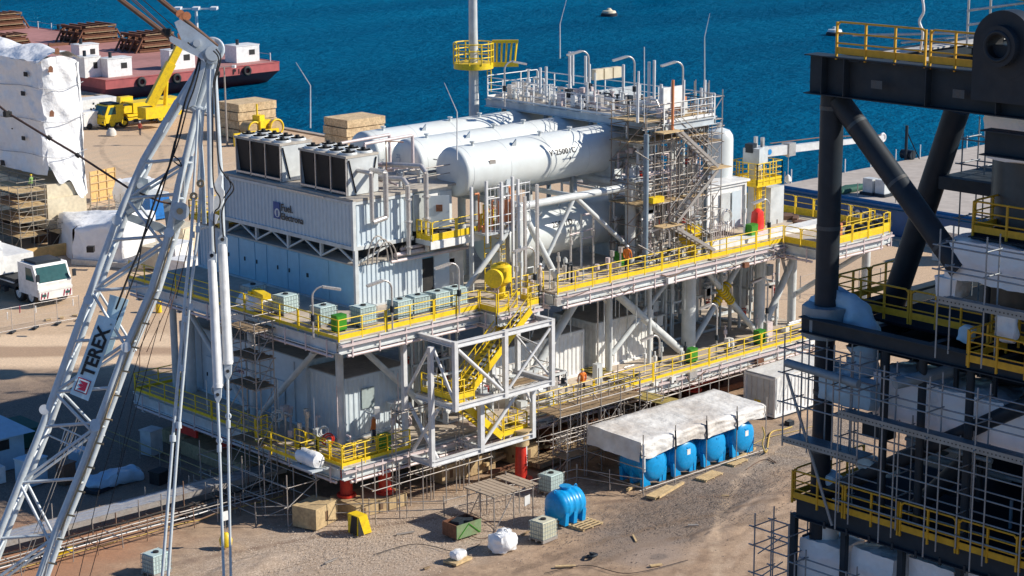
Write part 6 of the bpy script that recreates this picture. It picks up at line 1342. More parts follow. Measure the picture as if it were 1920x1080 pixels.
# hoses, cables and heaps in the open yard in front
hose([(1020,1075),(1100,1060),(1180,1075),(1290,1050)],'thin black cable lying across the sand at the bottom of the photo',BLACK,.018,'cable')
hose([(880,960),(930,990),(900,1010),(850,985)],'thin brown rope on the gravel under the low scaffold tower',BRN,.02,'rope')
R=random.Random(91)
for j,(px,py,lab) in enumerate(((1340,1000,'low heap of bulldozed sand right of the dark gravel'),(1420,945,'low heap of bulldozed sand nearest the dark scaffold'),(470,1060,'low gravel heap at the bottom beside the yellow weight'))):
    p=az(px,py,0); n=18; vs=[]; sx,sy=R.uniform(2.2,3.2),R.uniform(1.0,1.5)
    for i in range(n+1):
        for k_ in range(n+1):
            u=-1+2*i/n; w=-1+2*k_/n; rr=min(1,(u*u+w*w)); h=.24*(1-rr)**1.3*(1+.9*noise.noise(V((u*3+j,w*3,1))))+.05*noise.noise(V((u*9,w*9,j))); vs.append((p.x+u*sx,p.y+w*sy,-.09+max(0,h)))
    b=M(); b.add(vs,[(i*(n+1)+k_,(i+1)*(n+1)+k_,(i+1)*(n+1)+k_+1,i*(n+1)+k_+1) for i in range(n) for k_ in range(n)],True); tag(b.build('sand_heap',GM),lab,'heap')
# ================= DARK STEEL STRUCTURE ON THE RIGHT =================
dm=thing('dark_module','tall dark grey steel structure with yellow railings and scaffolds filling the right of the photo','steel module',(-4,-35,11))
XF=-4.0; YC=-34.9; YE=-64; Z1,Z2,Z3=11.3,18.8,29.1
def db(a,b,w,h,nm='beam',m=None,t=.04,up=None): M().ibeam(a,b,w,h,t,up).build(nm,m or DARK2,dm)
def dt(a,b,r,nm='column',m=None): M().tube(a,b,r,24).build(nm,m or DARK,dm)
# columns
l0=ax(1545,700,-3.0); LX,LY=-3.0,l0.y
dt((LX,LY,0),(LX,LY,Z2-.3),.40); dt((LX,LY,Z2+.0),(LX,LY,Z3-1.4),.46)
for y in (-47,-58): dt((LX+.6,y,0),(LX+.6,y,Z3-1.4),.5)
for y in (LY,-47,-58): dt((9,y,0),(9,y,Z3-1.4),.5)
# node can at the column on level two
M().tube((LX,LY,Z2-.9),(LX,LY,Z2+.35),.95,8).build('node_can',mat('pale blue grey coated steel',(.22,.28,.32),.4,.3),dm)
# main girders
db((XF+.2,YC+1.2-1.2,Z3-.75),(XF+.2,YE,Z3-.75),.8,1.5,'top_girder')
db((XF+.62,YC-1.2,Z3-.75),(12,YC-1.2,Z3-.75),.6,1.4,'top_girder'); M().bx(XF-.2,XF+.6,YC-1.9,YC-1.86,Z3-1.45,Z3-.05).build('stiffener',DARK2,dm); M().bx(XF-.2,XF+.6,YC-.85,YC-.81,Z3-1.45,Z3-.05).build('stiffener',DARK2,dm)
for y in (-40.5,-43.5,-46.5,-50): M().bx(XF-.19,XF+.15,y,y+.04,Z3-1.43,Z3-.07).build('stiffener',DARK2,dm)
db((XF-.3,YE,Z3-2.4),(XF-.3,-43.2,Z3-2.4),.7,.9,'top_girder'); 
TOPP=mat('bare top plate',(.52,.50,.46),.6,.4,(.3,.26,.2))
for (x0,x1,y0,y1) in ((-3.3,-2.3,-44.5,-36.0),(-2.2,9,-37.6,-36.9),(6,7,-50,-37.7),(-2.2,9,-46.0,-45.2)): M().bx(x0,x1,y0,y1,Z3+.02,Z3+.08).build('top_plate',TOPP,dm)
db((3,-37.5,Z3-.8),(3,-50,Z3-.8),.6,1.4,'top_girder'); db((9,-36,Z3-.8),(9,-60,Z3-.8),.6,1.4,'top_girder')
# level two and one
db((XF+.1,YC,Z2-.32),(XF+.1,YE,Z2-.32),.45,.62,'edge_beam'); db((XF+.4,YC-.2,Z2-.32),(11,YC-.2,Z2-.32),.45,.6,'edge_beam')
M().bx(-1.3,11,YE,YC-1.2,Z2-.4,Z2-.3).build('floor_plate',DFLOOR,dm); 
db((XF+.1,YC,Z1-.42),(XF+.1,YE,Z1-.42),.5,.8,'edge_beam'); db((XF+.4,YC-.2,Z1-.42),(11,YC-.2,Z1-.42),.5,.8,'edge_beam')
M().bx(XF+.3,11,YE,YC-.4,Z1-.1,Z1-.02).build('floor_plate',DFLOOR,dm)
for i in range(9): y=-37-i*3; db((XF+.4,y,Z1-.5),(10,y,Z1-.5),.3,.6,'floor_beam'); db((XF+.4,y,Z2-.7),(10,y,Z2-.7),.3,.5,'floor_beam')
# big round braces
zz=Z3-1.6
a=V((LX,LY,zz-.2)); b=ax(1800,505,LX); dt(a+V((0,-.3,0)),b,.43,'brace')
a2=ax(1795,205,1.5); b2=ax(1672,575,1.5); dt(a2,b2,.50,'brace'); dt(b2,b2+(b2-a2)*.25,.50,'brace',mat('blue primed steel',(.06,.20,.30),.4,.3))
dt((LX,-46.5,Z2-.6),(LX,LY-.4,Z1+.2),.3,'brace'); dt((LX+.5,-48,Z2-1),(LX+.5,-57,Z1+.2),.45,'brace')
dt((LX+1.5,-39,Z1),(LX+1.5,-45,Z2-.8),.35,'brace',DARK)
# posts between levels
for px in (1655,1725,1815): 
    q=ax(px,760,XF+.3); M().tube((XF+.4,q.y,Z1),(XF+.4,q.y,Z2-.65),.16,10).build('post',DARK2,dm)
for i in range(6): y=-38-i*1.7; M().bx(XF+1.3,XF+1.45,y,y+.15,Z2-2.6,Z2-.6).build('post',DARK2,dm)
for px in (1487,1582,1690,1800,1905):
    q=ax(px,1040,XF+.2); M().bx(XF+.1,XF+.35,q.y-.12,q.y+.12,5,Z1-.8).build('post',DARK2,dm)
for i in range(3):
    for h in (.0,.5): M().beam((XF+.3,YC-.2,8.6+h*2-i*2.5),(5,YC-.2,8.6+h*2-i*2.5),.08,.08).build('side_tube',DARK2,dm)
# cylinders / drums in the dark interior
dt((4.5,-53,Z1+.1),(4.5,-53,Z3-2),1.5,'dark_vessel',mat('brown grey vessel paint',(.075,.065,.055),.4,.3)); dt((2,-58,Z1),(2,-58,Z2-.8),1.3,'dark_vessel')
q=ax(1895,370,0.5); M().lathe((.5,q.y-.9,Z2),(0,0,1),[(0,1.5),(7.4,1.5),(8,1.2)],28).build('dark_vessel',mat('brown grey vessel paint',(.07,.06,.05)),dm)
q1=ax(1690,715,XF-.2); q2=ax(1800,680,XF+1.6); M().tube((XF-.6,q1.y,q1.z),(XF+2.6,q2.y-.2,q2.z-.2),.24,14).build('stub_pipe',mat('pale blue grey coated steel',(.2,.2,.2)),dm)
# padeye at the top right
q=ax(1885,85,XF-.15); pc=V((XF-.15,q.y,q.z)); k=M()
k.lathe(pc+V((.5,0,0)),(-1,0,0),[(0,.42),(0,1.22),(.66,1.22),(.66,.72),(1.0,.72),(1.0,.42)],48,False); pe=k.build('padeye',DARK,dm)
M().bx(pc.x-.15,pc.x+.46,pc.y-1.22,pc.y+1.22,pc.z-2.0,pc.z-.0).build('padeye_base',DARK,dm)
k=M(); k.torus(pc+V((-.5,0,0)),(-1,0,0),.5,.06,36,8); k.build('cheek_ring',DARK2,pe); M().lathe(pc+V((.5,0,0)),(-1,0,0),[(0,.43),(1.0,.43)],36,False).build('hole_lining',BLACK,pe)
# yellow railings of the dark structure
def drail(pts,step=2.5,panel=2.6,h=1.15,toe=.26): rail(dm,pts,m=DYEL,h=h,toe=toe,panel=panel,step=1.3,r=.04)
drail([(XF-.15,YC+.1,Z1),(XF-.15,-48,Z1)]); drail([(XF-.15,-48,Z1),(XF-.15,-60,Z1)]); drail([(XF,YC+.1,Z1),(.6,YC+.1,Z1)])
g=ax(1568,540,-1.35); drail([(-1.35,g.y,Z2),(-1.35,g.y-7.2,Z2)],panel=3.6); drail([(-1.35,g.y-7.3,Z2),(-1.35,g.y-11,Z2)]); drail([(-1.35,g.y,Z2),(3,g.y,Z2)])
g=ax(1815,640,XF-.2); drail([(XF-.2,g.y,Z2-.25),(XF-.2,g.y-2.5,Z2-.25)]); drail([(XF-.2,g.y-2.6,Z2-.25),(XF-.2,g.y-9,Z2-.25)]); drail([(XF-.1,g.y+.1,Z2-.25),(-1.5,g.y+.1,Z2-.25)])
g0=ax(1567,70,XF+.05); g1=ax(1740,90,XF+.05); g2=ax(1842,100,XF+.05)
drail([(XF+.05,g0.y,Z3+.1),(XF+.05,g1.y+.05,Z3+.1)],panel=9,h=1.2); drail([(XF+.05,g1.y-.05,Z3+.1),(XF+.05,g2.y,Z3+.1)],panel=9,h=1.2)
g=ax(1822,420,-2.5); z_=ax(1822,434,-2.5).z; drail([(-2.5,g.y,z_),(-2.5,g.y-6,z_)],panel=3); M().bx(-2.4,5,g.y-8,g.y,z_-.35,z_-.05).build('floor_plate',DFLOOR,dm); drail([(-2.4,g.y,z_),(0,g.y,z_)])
db((-2.5,g.y,z_-.5),(-2.5,g.y-8,z_-.5),.4,.7,'edge_beam'); dt((-2.2,g.y-.6,Z2),(-2.2,g.y-.6,z_-.8),.14,'post')
z4=ax(1790,330,1).z; gg=ax(1760,330,1).y; M().bx(1,8,gg-9,gg,z4-.6,z4-.1).build('floor_plate',DARK2,dm)
# wrapped packages on the structure: each is a thing of its own
def wrap(px,py,X,sx,sy,sz,lab,seed,m=WRAP,amp=.13,cat='wrapped package',name='wrapped_package',rd=.22):
    p=ax(px,py,X); b=moved(rbox((sx,sy,sz),seed,amp,12,rd,fs=1.1),(X+sx/2,p.y-sy/2,p.z)); return tag(b.build(name,m),lab,cat)
wrap(1632,795,XF+1.0,2.4,3.1,2.2,'white wrapped package on the dark structure, leftmost of the middle row',1)
wrap(1730,815,XF+1.0,2.4,3.6,2.0,'white wrapped package on the dark structure, second of the middle row',2)
wrap(1822,845,XF+1.0,2.4,4.2,2.0,'white wrapped package on the dark structure, last of the middle row',3)
for i,px in enumerate((1492,1590,1697,1805)):
    wrap(px,1120+i*22,XF+.5,1.8,2.15,2.7,['white wrapped bin hanging below the lowest yellow railing, leftmost','white wrapped bin below the lowest yellow railing, second from the left','white wrapped bin below the lowest yellow railing, third from the left','white wrapped bin at the bottom right corner of the photo'][i],i+4,BLUEW if i==9 else WRAP,.08)
wrap(1842,300,XF+1.5,1.5,5,2.6,'large white sheeting hung behind the dark girder at the top right',9,amp=.1); wrap(1762,520,XF+.8,2.4,4.6,1.5,'long white wrapped package under the crossed dark braces',10); wrap(1750,555,XF+2,1.0,1.0,.8,'small grey wrapped lump beside the long wrapped package',11)
t=thing('wrapped_ring','large pale blue wrapped ring bulging from the left edge of the dark structure','wrapped package',(XF,YC,16)); q=ax(1560,640,XF+1.4)
b=M(); n=36;m_=12
for i in range(n+1):
    a=pi*(.28+1.25*i/n)
    for j in range(m_): 
        R_=1.45; w=.62*(1+.6*noise.noise(V((i*.35,j*.5,2)))); c=V((q.x,q.y-.2-R_*cos(a)*-1.0,q.z+R_*sin(a)*1.05)); o=V((0,-cos(a)*-1,sin(a))); 
        b.v.append(tuple(c+o*w*cos(2*pi*j/m_)+V((1,0,0))*w*.8*sin(2*pi*j/m_))); 
for i in range(n):
    for j in range(m_): b.f.append((i*m_+j,(i+1)*m_+j,(i+1)*m_+(j+1)%m_,i*m_+(j+1)%m_)); b.sm.append(True)
b.build('ring_cover',BLUEW,t)
k=moved(rbox((1.2,2.8,1.1),31,.2,10,.4),(q.x-.3,q.y-1.3,q.z-2.2)); k.build('loose_sheet',BLUEW,t)
q=ax(1545,985,XF+.9); M().tube((XF+1.2,q.y,6.5),(XF+1.2,q.y,Z1-.9),.42,20).build('pale_pipe',LGREY,dm)
for i,(px,py,X,s) in enumerate(((1530,908,XF+.8,(.6,1.0,.5)),(1605,885,XF+.9,(.9,1.5,.6)),(1860,640,XF+.6,(.4,.9,1.1)),(1790,640,XF+.9,(.4,.7,.6)))):
    wrap(px,py,X,*s,['crumpled pale sheet on the lowest walkway of the dark structure near its corner','blue grey bundle lying on the lowest walkway behind the scaffold tubes','crumpled white plastic caught behind the middle yellow railing','small crumpled plastic on the dark floor left of the middle railing'][i],20+i,BLUEW if i!=2 else WRAP,.16,'plastic','crumpled_plastic',.6)
# hanging white rope at top
a=ax(1728,-12,XF+.3); b=ax(1725,98,XF+.3); k=M(); k.path(curve([a,ax(1732,20,XF+.3),ax(1724,40,XF+.3),ax(1730,62,XF+.3),b]),.05,6); tag(k.build('twisted_strap',WHITE),'white twisted strap hanging down to the top yellow railing','strap')
# scaffolds of the dark structure
ST2=mat('cool scaffold tube',(.30,.34,.37),.5,.3,(.25,.12,.08),2,metal=.4)
def sc2(lab,px0,px1,Xa,Xb,zs,zlo,zhi,bx,planks=None,name='scaffold'):
    ya=ax(px0,700,Xa).y; yb=ax(px1,700,Xa).y; t=thing(name,lab,'scaffold',(Xa,ya,zlo)); n=max(1,round((ya-yb)/bx))
    for i in range(n+1):
        y=ya+(yb-ya)*i/n
        for X in (Xa,Xb): M().tube((X,y,zlo),(X,y,zhi),.034,6).build('standard',ST2,t)
    for z in zs:
        k=M()
        for X in (Xa,Xb): k.tube((X,ya+.3,z),(X,yb,z),.032,6)
        k.build('ledger',ST2,t)
        for i in range(n+1): y=ya+(yb-ya)*i/n; M().tube((Xa-.15,y,z+.05),(Xb+.15,y,z+.05),.03,5).build('transom',ST2,t)
    for z in (planks or ()):
        for j in range(4): X=Xa+.05+(Xb-Xa-.1)*j/4; M().bx(X,X+(Xb-Xa-.1)/4-.02,yb,ya,z+.06,z+.11).build('steel_plank',mat('steel plank',(.15,.2,.24),.45,.4,metal=.3),t)
        k=M(); k.bx(Xa-.06,Xa-.03,yb,ya,z-.02,z+.24); tb_=k.build('toe_board',mat('perforated toe board',(.26,.30,.32),.45,.3,metal=.4),t); k=M(); y=ya-.1
        while y>yb: k.bx(Xa-.067,Xa-.062,y-.05,y,z+.08,z+.13); y-=.17
        k.build('toe_board_hole',BLACK,tb_,kind='stuff')
    return t
zp_=ax(1575,780,XF-1.1).z
sc2('scaffold walkway with perforated toe board across the middle of the dark structure',1575,1930,XF-1.1,XF-.3,(zp_,zp_+1.0,zp_+1.9),zp_-4.6,zp_+2.4,2.3,(zp_,))
sc2('open scaffold of horizontal tubes in front of the dark interior below the walkway',1580,1930,XF-.25,XF+.6,(Z1+.5,Z1+1.3,Z1+2.2,Z1+3.1,Z1+4),Z1,Z1+4.4,2.6)
zq=ax(1760,560,XF-.8).z; sc2('scaffold walkway below the long wrapped package on the dark structure',1752,1930,XF-.9,XF-.1,(zq-.1,zq+1.1,zq+2),zq-2.2,zq+2.6,2.6,(zq-.1,))
sc2('scaffold frame in front of the wrapped ring, with a white container seen through it',1470,1612,XF-.8,XF+.3,(15.4,16.6,17.6),13.6,18.2,1.25,(13.8,))
M().tube(ax(1475,680,XF-.9),ax(1610,720,XF-.9),.17,12).build('support_tube',mat('pale blue grey coated steel',(.2,.2,.2)),dm)
M().tube(ax(1475,700,XF-.85),ax(1560,985,XF-.2),.06,6).build('raking_tube',ST2,dm)
sc2('scaffold outside the lower left corner of the dark structure',1422,1487,XF-.3,XF+.9,(5.2,6.4,7.6,8.8,9.6),4.0,10.2,1.1)
ya=ax(1422,1000,XF-.3).y; k=M(); 
for i in range(4): k.tube((XF-.3,ya,5.2+i*1.1),(XF-.3,ya-1.3,6.3+i*1.1),.03,5)
k.build('scaffold_brace',ST2,dm)
sc2('scaffold in front of the white bins at the bottom right',1500,1930,XF-.9,XF-.2,(6.2,7.6,8.9),4,9.3,2.6)
q=ax(1815,30,2); t=thing('scaffold','pale scaffold frame standing on top of the dark structure beside the padeye','scaffold',(2,q.y,Z3)) 
for px in (1814,1855): a=ax(px,60,2); M().tube((2,a.y,Z3),(2,a.y,Z3+4),.05,6).build('standard',GALV,t)
for (x0_,y0_,x1_,y1_) in ((1814,20,1925,5),(1814,47,1870,38),(1600,66,1830,62),(1690,80,1850,64)): M().tube(ax(x0_,y0_,2),ax(x1_,y1_,2),.05,6).build('ledger',GALV,t)
k=M(); k.prism([ax(1868,-6,1),ax(1930,4,1),ax(1930,-30,1),ax(1868,-30,1)],(1,0,0)); k.build('top_box',OLIVE,dm)
sc2('thin scaffold beside the dark vessel behind the middle yellow railing',1785,1870,2.5,3.6,(z4+.2,z4+1.2,z4-2,z4-4),Z2,z4+2,1.3)

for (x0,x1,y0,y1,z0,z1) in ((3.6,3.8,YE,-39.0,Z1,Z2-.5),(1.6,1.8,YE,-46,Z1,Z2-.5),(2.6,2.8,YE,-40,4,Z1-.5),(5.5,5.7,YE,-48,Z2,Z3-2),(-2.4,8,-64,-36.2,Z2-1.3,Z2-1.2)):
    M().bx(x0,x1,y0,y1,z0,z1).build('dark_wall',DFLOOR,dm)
R=random.Random(17)
for i in range(110):
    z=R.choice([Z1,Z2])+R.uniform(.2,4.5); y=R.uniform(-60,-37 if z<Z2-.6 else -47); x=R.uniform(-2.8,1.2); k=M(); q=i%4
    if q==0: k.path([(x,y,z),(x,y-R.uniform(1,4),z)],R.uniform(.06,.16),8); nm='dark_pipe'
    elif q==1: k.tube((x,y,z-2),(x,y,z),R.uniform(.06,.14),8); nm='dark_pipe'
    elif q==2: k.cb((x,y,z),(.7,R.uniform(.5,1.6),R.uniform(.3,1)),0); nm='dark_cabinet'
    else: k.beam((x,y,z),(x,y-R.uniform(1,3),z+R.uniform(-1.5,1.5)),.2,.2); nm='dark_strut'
    k.build(nm,[DARK,DARK2,mat('dark blue grey paint',(.1,.1,.1)),DARK][R.randrange(4)],dm)
for y in (-37.5,-38.5,-39.5,-40.6,-41.5,-42.6,-45,-48): # bolted stiffeners and small welds on the big girders
    M().bx(XF-.21,XF-.17,y,y+.5,Z3-.1,Z3-.07).build('bolt_plate',DARK2,dm)
for y in [-36.5-1.1*i for i in range(16)]: M().cb((XF-.13,y,Z1-.75),(.06,.1,.3)).build('weld_cleat',DARK,dm)

PR=mat('primer patch',(.05,.07,.085),.5,.5,(.12,.07,.04),3)
for (x,y,z,r) in ((LX,LY,Z3-2.2,.475),(LX,LY,Z2+3.4,.475),(LX,LY,Z1+4.2,.415),(LX,LY,Z1+1.8,.415)): M().lathe((x,y,z),(0,0,1),[(0,r),(.16,r)],28,False).build('weld_band',PR,dm)
d=(b-a).normalized() if False else (ax(1800,505,LX)-V((LX,LY-.3,Z3-1.8))).normalized(); s0=V((LX,LY-.3,Z3-1.8))
for q in (1.2,4.0,7.0): M().lathe(s0+d*q,d,[(0,.44),(.14,.44)],28,False).build('weld_band',PR,dm)
for y in (-38.6,-42.2,-48.3): M().bx(XF-.235,XF-.215,y,y+.5,Z3-1.0,Z3-.7).build('primer_patch',PR,dm)
text('15',(XF-.05,-37.2,Z3-.95),(0,-1,0),(0,0,1),.35,TXW,dm) if False else None
# ================= LATTICE BOOM CRANE IN FRONT =================
BD=92.0
BG_=mat('boom grey white paint',(.56,.62,.66),.3,.3,(.25,.2,.16),1.5,var=.06); BSIL=mat('boom edge silver',(.62,.64,.66),.35,.3,metal=.3)
cb=thing('boom_crane','light grey lattice crane boom rising from the lower left with a lettered board','crane',tuple(ad(40,900,BD)))
def P(x,y,d=0): return ad(x,y,BD+d)
LC=[(-45,1118),(0,997),(39,899),(80,797),(150,600),(219,413),(270,298)]; RC=[(60,1118),(105,994),(155,872),(236,651),(283,545),(317,436),(335,345),(349,292)]
def interp(C,y):
    for (a,b),(c,d) in zip(C,C[1:]):
        if (b>=y>=d): t=(b-y)/(b-d); return a+(c-a)*t
    return C[-1][0]
def chord(C,d,dx,r,nm='chord'):
    pts=[P(x+dx,y,d) for x,y in C]
    for a,b in zip(pts,pts[1:]): M().tube(a,b,r,14).build(nm,BG_,cb)
chord(LC,0,0,.165); chord(RC,0,0,.165); chord([(x,y) for x,y in LC],2.4,14,.15); chord([(x,y) for x,y in RC],2.4,14,.15)
ys=[1110,1010,905,800,735,640,545,450,372,305]
for i,(ya,yb_) in enumerate(zip(ys,ys[1:])):
    l0,l1,r0,r1=interp(LC,ya),interp(LC,yb_),interp(RC,ya),interp(RC,yb_); s=1 if i%2 else -1
    for d,dx,r in ((0,0,.075),(2.4,14,.07)):
        a=P(l0+dx,ya,d) if s<0 else P(r0+dx,ya+18,d); b=P(r1+dx,yb_,d) if s<0 else P(l1+dx,yb_,d)
        M().tube(a,b,r,10).build('lacing',BG_,cb); M().tube(P(l1+dx,yb_,d),P(r1+dx,yb_-8,d),r*.9,10).build('lacing',BG_,cb)
    M().tube(P(l0,ya),P(l1+14,yb_,2.4),.06,8).build('lacing',BG_,cb); M().tube(P(r0+14,ya,2.4),P(r1,yb_),.06,8).build('lacing',BG_,cb)
    M().tube(P(l1,yb_),P(l1+14,yb_,2.4),.06,8).build('lacing',BG_,cb); M().tube(P(r1,yb_),P(r1+14,yb_,2.4),.06,8).build('lacing',BG_,cb)
# cross plates and joints
for x,y in ((83,768),(178,800),(166,562),(219,413),(317,436),(236,651),(178,795)): M().tube(P(x,y,-.2),P(x,y,.25),.24,14).build('joint_pin',BSIL,cb)
# boom head
def plate(pts,d,th,m=BG_,nm='head_plate'): q=[P(x,y,d) for x,y in pts]; M().prism(q,Fw*th).build(nm,m,cb)
plate([(327,42),(338,36),(362,52),(386,70),(408,88),(412,104),(404,118),(392,120),(378,112),(362,96),(344,84)],-.3,.12); plate([(333,46),(346,40),(392,72),(410,90),(414,106),(402,118),(386,114),(362,92)],1.2,.12)
plate([(317,70),(322,67),(350,80),(378,100),(384,116),(370,106),(345,94),(319,78)],-.6,.14); plate([(340,36),(352,40),(362,56),(355,60),(344,50)],.4,.3,BSIL)
plate([(384,112),(410,112),(402,150),(382,206),(366,206),(372,170)],-.1,.14); plate([(376,115),(388,112),(366,196),(349,204),(333,192)],-.3,.12); plate([(333,190),(355,198),(290,300),(268,300)],-.1,.1) if False else None
for (a,b) in (((333,190),(270,298)),((369,208),(349,292)),((347,192),(369,208)),((340,190),(380,206)),((333,192),(384,112)),((369,208),(398,120))): M().tube(P(*a),P(*b),.16,12).build('head_strut',BG_,cb); M().tube(P(a[0]+10,a[1],1.6),P(b[0]+8,b[1],1.6),.13,12).build('head_strut',BG_,cb)
M().tube(P(399,100,-.6),P(399,100,1.6),.34,20).build('head_pin',BG_,cb); M().tube(P(369,81,-.6),P(369,81,1.5),.17,16).build('head_pin',BSIL,cb)
for d in (.1,.35,.6,.85,1.1): 
    k=M(); k.torus(P(398,93,d),Fw,.52,.07,28,6); k.tube(P(398,93,d-.02),P(398,93,d+.02),.5,24); k.build('sheave',SANDY if d>.5 else BG_,cb)
k=M(); 
for x,y in ((338,26),(344,34),(350,30)): k.tube(P(x,y,-.1),P(x,y,.5),.2,12)
k.build('orange_sheave',ORANGE,cb)
BR2=BRN
for a,b,r in (((275,-20),(404,84),.10),((281,-20),(408,86),.07),((212,-10),(320,72),.10),((217,-10),(322,70),.07),((242,-10),(344,84),.025),((236,-10),(340,82),.025),((255,-12),(360,80),.02)):
    for dd in (0,.5): M().tube(P(*a,dd),P(*b,dd),r,8).build('pendant_line',BR2,cb)
M().cb(P(313,60),(.3,.3,.3)).build('line_socket',BLACK,cb)
# sign board with lettering
tl,tr,br_,bl=[P(x,y,-.35) for x,y in ((185,590),(219,600),(165,752),(131,738))]
M().prism([tl,tr,br_,bl],Fw*.06).build('name_board',SIGNW,cb)
xd=(tl-bl).normalized(); yd=-(br_-bl); yd=(yd-xd*yd.dot(xd)).normalized(); L=(tl-bl).length; Wd=(br_-bl).length
nf=-Fw*.05
text('TEREX',bl-yd*(Wd*.82)+xd*(L*.265)+nf,xd,yd,Wd*.92,TXT,cb,bold=.03,space=.96,xs=1.0)
text('®',bl-yd*(Wd*.82)+xd*(L*.93)+nf,xd,yd,Wd*.13,TXT,cb)
def sq(u0,u1,v0,v1,m,e,nm):
    c=[bl+xd*(L*u)-yd*(Wd*v)+nf*e for u,v in ((u0,v0),(u1,v0),(u1,v1),(u0,v1))]; M().prism(c,Fw*.01).build(nm,m,cb)
sq(.055,.225,.14,.82,LOGOR,1.0,'logo_frame'); sq(.068,.212,.19,.77,SIGNW,1.25,'logo_field')
def tri(ps,nm='logo_crown'):
    c=[bl+xd*(L*u)-yd*(Wd*v)+nf*1.5 for u,v in ps]; M().prism(c,Fw*.01).build(nm,LOGOR,cb)
tri([(.085,.54),(.195,.54),(.195,.70),(.085,.70)]); tri([(.085,.54),(.085,.26),(.115,.42),(.14,.54)]); tri([(.195,.54),(.195,.26),(.165,.42),(.14,.54)]); tri([(.14,.54),(.118,.40),(.14,.25),(.162,.40)])
plate([(206,552),(241,562),(206,668),(186,662)],.5,.08,SIGNW,'back_plate')
# guy sheaves inside the boom
plate([(250,342),(263,332),(277,336),(279,350),(258,392),(240,402),(232,392)],.9,.5,mat('guy plate grey',(.42,.48,.50),.4,.3),'guide_plate')
for x,y in ((262,348),(247,382)): M().tube(P(x,y,.8),P(x,y,.95),.14,16).build('guide_pin',GREY,cb)
M().tube(P(338,396,-.2),P(338,396,.6),.42,28).build('guide_sheave',BG_,cb); M().tube(P(337,396,-.35),P(337,396,-.18),.15,14).build('sheave_pin',SANDY,cb); plate([(305,375),(318,372),(345,415),(325,440),(312,430)],.7,.3,mat('guy plate grey',(.4,.4,.4)),'guide_plate')
plate([(235,398),(300,418),(320,432),(300,436),(240,414)],1.4,.3,mat('guy plate grey',(.4,.4,.4)),'cat_walk')
# ladder rungs like fittings down the right chord
for i in range(12): y=560+i*45; x=interp(RC,min(y,1110)); k=M(); k.beam(P(x+8,y,-.1),P(x+24,y+3,-.1),.07,.07); k.build('cable_hook',SANDY,cb)
M().path([P(x+9,y,-.1) for x,y in RC[1:6]],.05,8).build('conduit',SANDY,cb)
# hanging rods and cylinders
def rod(pts,r,nm='tie_rod',d=-1.0,m=BG_):
    M().path([P(x,y,d) for x,y in pts],r,10).build(nm,m,cb)
rod([(363,372),(358,450),(347,560),(324,822),(303,1095)],.075); rod([(376,348),(372,430),(358,540),(335,805),(314,1095)],.075,d=-.6)
for x,y in ((363,368),(376,344)): k=M(); k.torus(P(x,y,-1),Fw,.13,.06,16,6); k.build('rod_eye',SANDY,cb)
for x,y,rr in ((347,598,.12),(324,822,.15),(358,575,.12),(335,797,.15),(341,690,.1),(361,440,.11),(371,430,.11)): k=M(); k.tube(P(x,y-6,-1),P(x,y+6,-1),rr,10); k.build('coupling',BG_,cb)
def cyl(top,bot,r,d,e):
    M().tube(P(*top,d),P(*bot,d),r,20).build('cylinder',WHITE,cb); M().tube(P(bot[0],bot[1]-4,d),P(bot[0],bot[1]+3,d),r*1.12,20).build('cylinder_gland',WHITE,cb)
    plate([(top[0]-8,top[1]+4),(top[0]-8,top[1]-12),(top[0],top[1]-20),(top[0]+8,top[1]-12),(top[0]+8,top[1]+4)],d-.12,.24,BG_,'clevis'); M().tube(P(top[0],top[1]-9,d-.16),P(top[0],top[1]-9,d-.10),.09,12).build('clevis_pin',BLACK,cb)
    plate([(bot[0]-7,bot[1]+2),(bot[0]+7,bot[1]+2),(bot[0]+6,bot[1]+22),(bot[0],bot[1]+34),(bot[0]-6,bot[1]+22)],d-.12,.24,BG_,'clevis'); M().tube(P(bot[0],bot[1]+16,d-.16),P(bot[0],bot[1]+16,d-.1),.08,12).build('clevis_pin',BLACK,cb)
    M().tube(P(top[0]+9,top[1]+40,d+.05),P(bot[0]+9,bot[1],d+.05),.045,8).build('side_pipe',BSIL,cb)
cyl((397,488),(408,724),.20,-1.2,0); cyl((417,458),(427,680),.21,-.7,0)
rod([(408,755),(411,822),(420,1095)],.07,d=-1.2); rod([(427,712),(428,840),(433,1095)],.065,d=-.7)
for x,y,d in ((411,826,-1.2),(428,780,-.7)): k=M(); k.torus(P(x,y,d),Fw,.1,.05,14,6); k.tube(P(x,y+8,d),P(x,y+22,d),.11,10); k.build('rod_eye',BG_,cb)
rod([(392,130),(394,330),(398,480)],.13,'hanger_bar',-1.2); rod([(402,130),(414,330),(418,450)],.12,'hanger_bar',-.7); rod([(371,205),(380,330),(383,420)],.11,'hanger_bar',-.4); rod([(381,206),(372,345)],.07,'hanger_bar',-.6); rod([(372,206),(362,368)],.06,'hanger_bar',-.8)
plate([(412,325),(417,330),(415,350),(420,358),(420,372),(412,392),(402,398),(398,380),(406,365),(402,345)],-.9,.2,WHITE,'link_plate'); plate([(392,352),(400,352),(400,400),(410,404),(404,420),(394,410)],-1.4,.2,WHITE,'link_plate')
for x,y in ((352,434),(383,422)): M().beam(P(x+20,y-4,-.5),P(x+34,y-8,-.5),.1,.1).build('step',BSIL,cb)
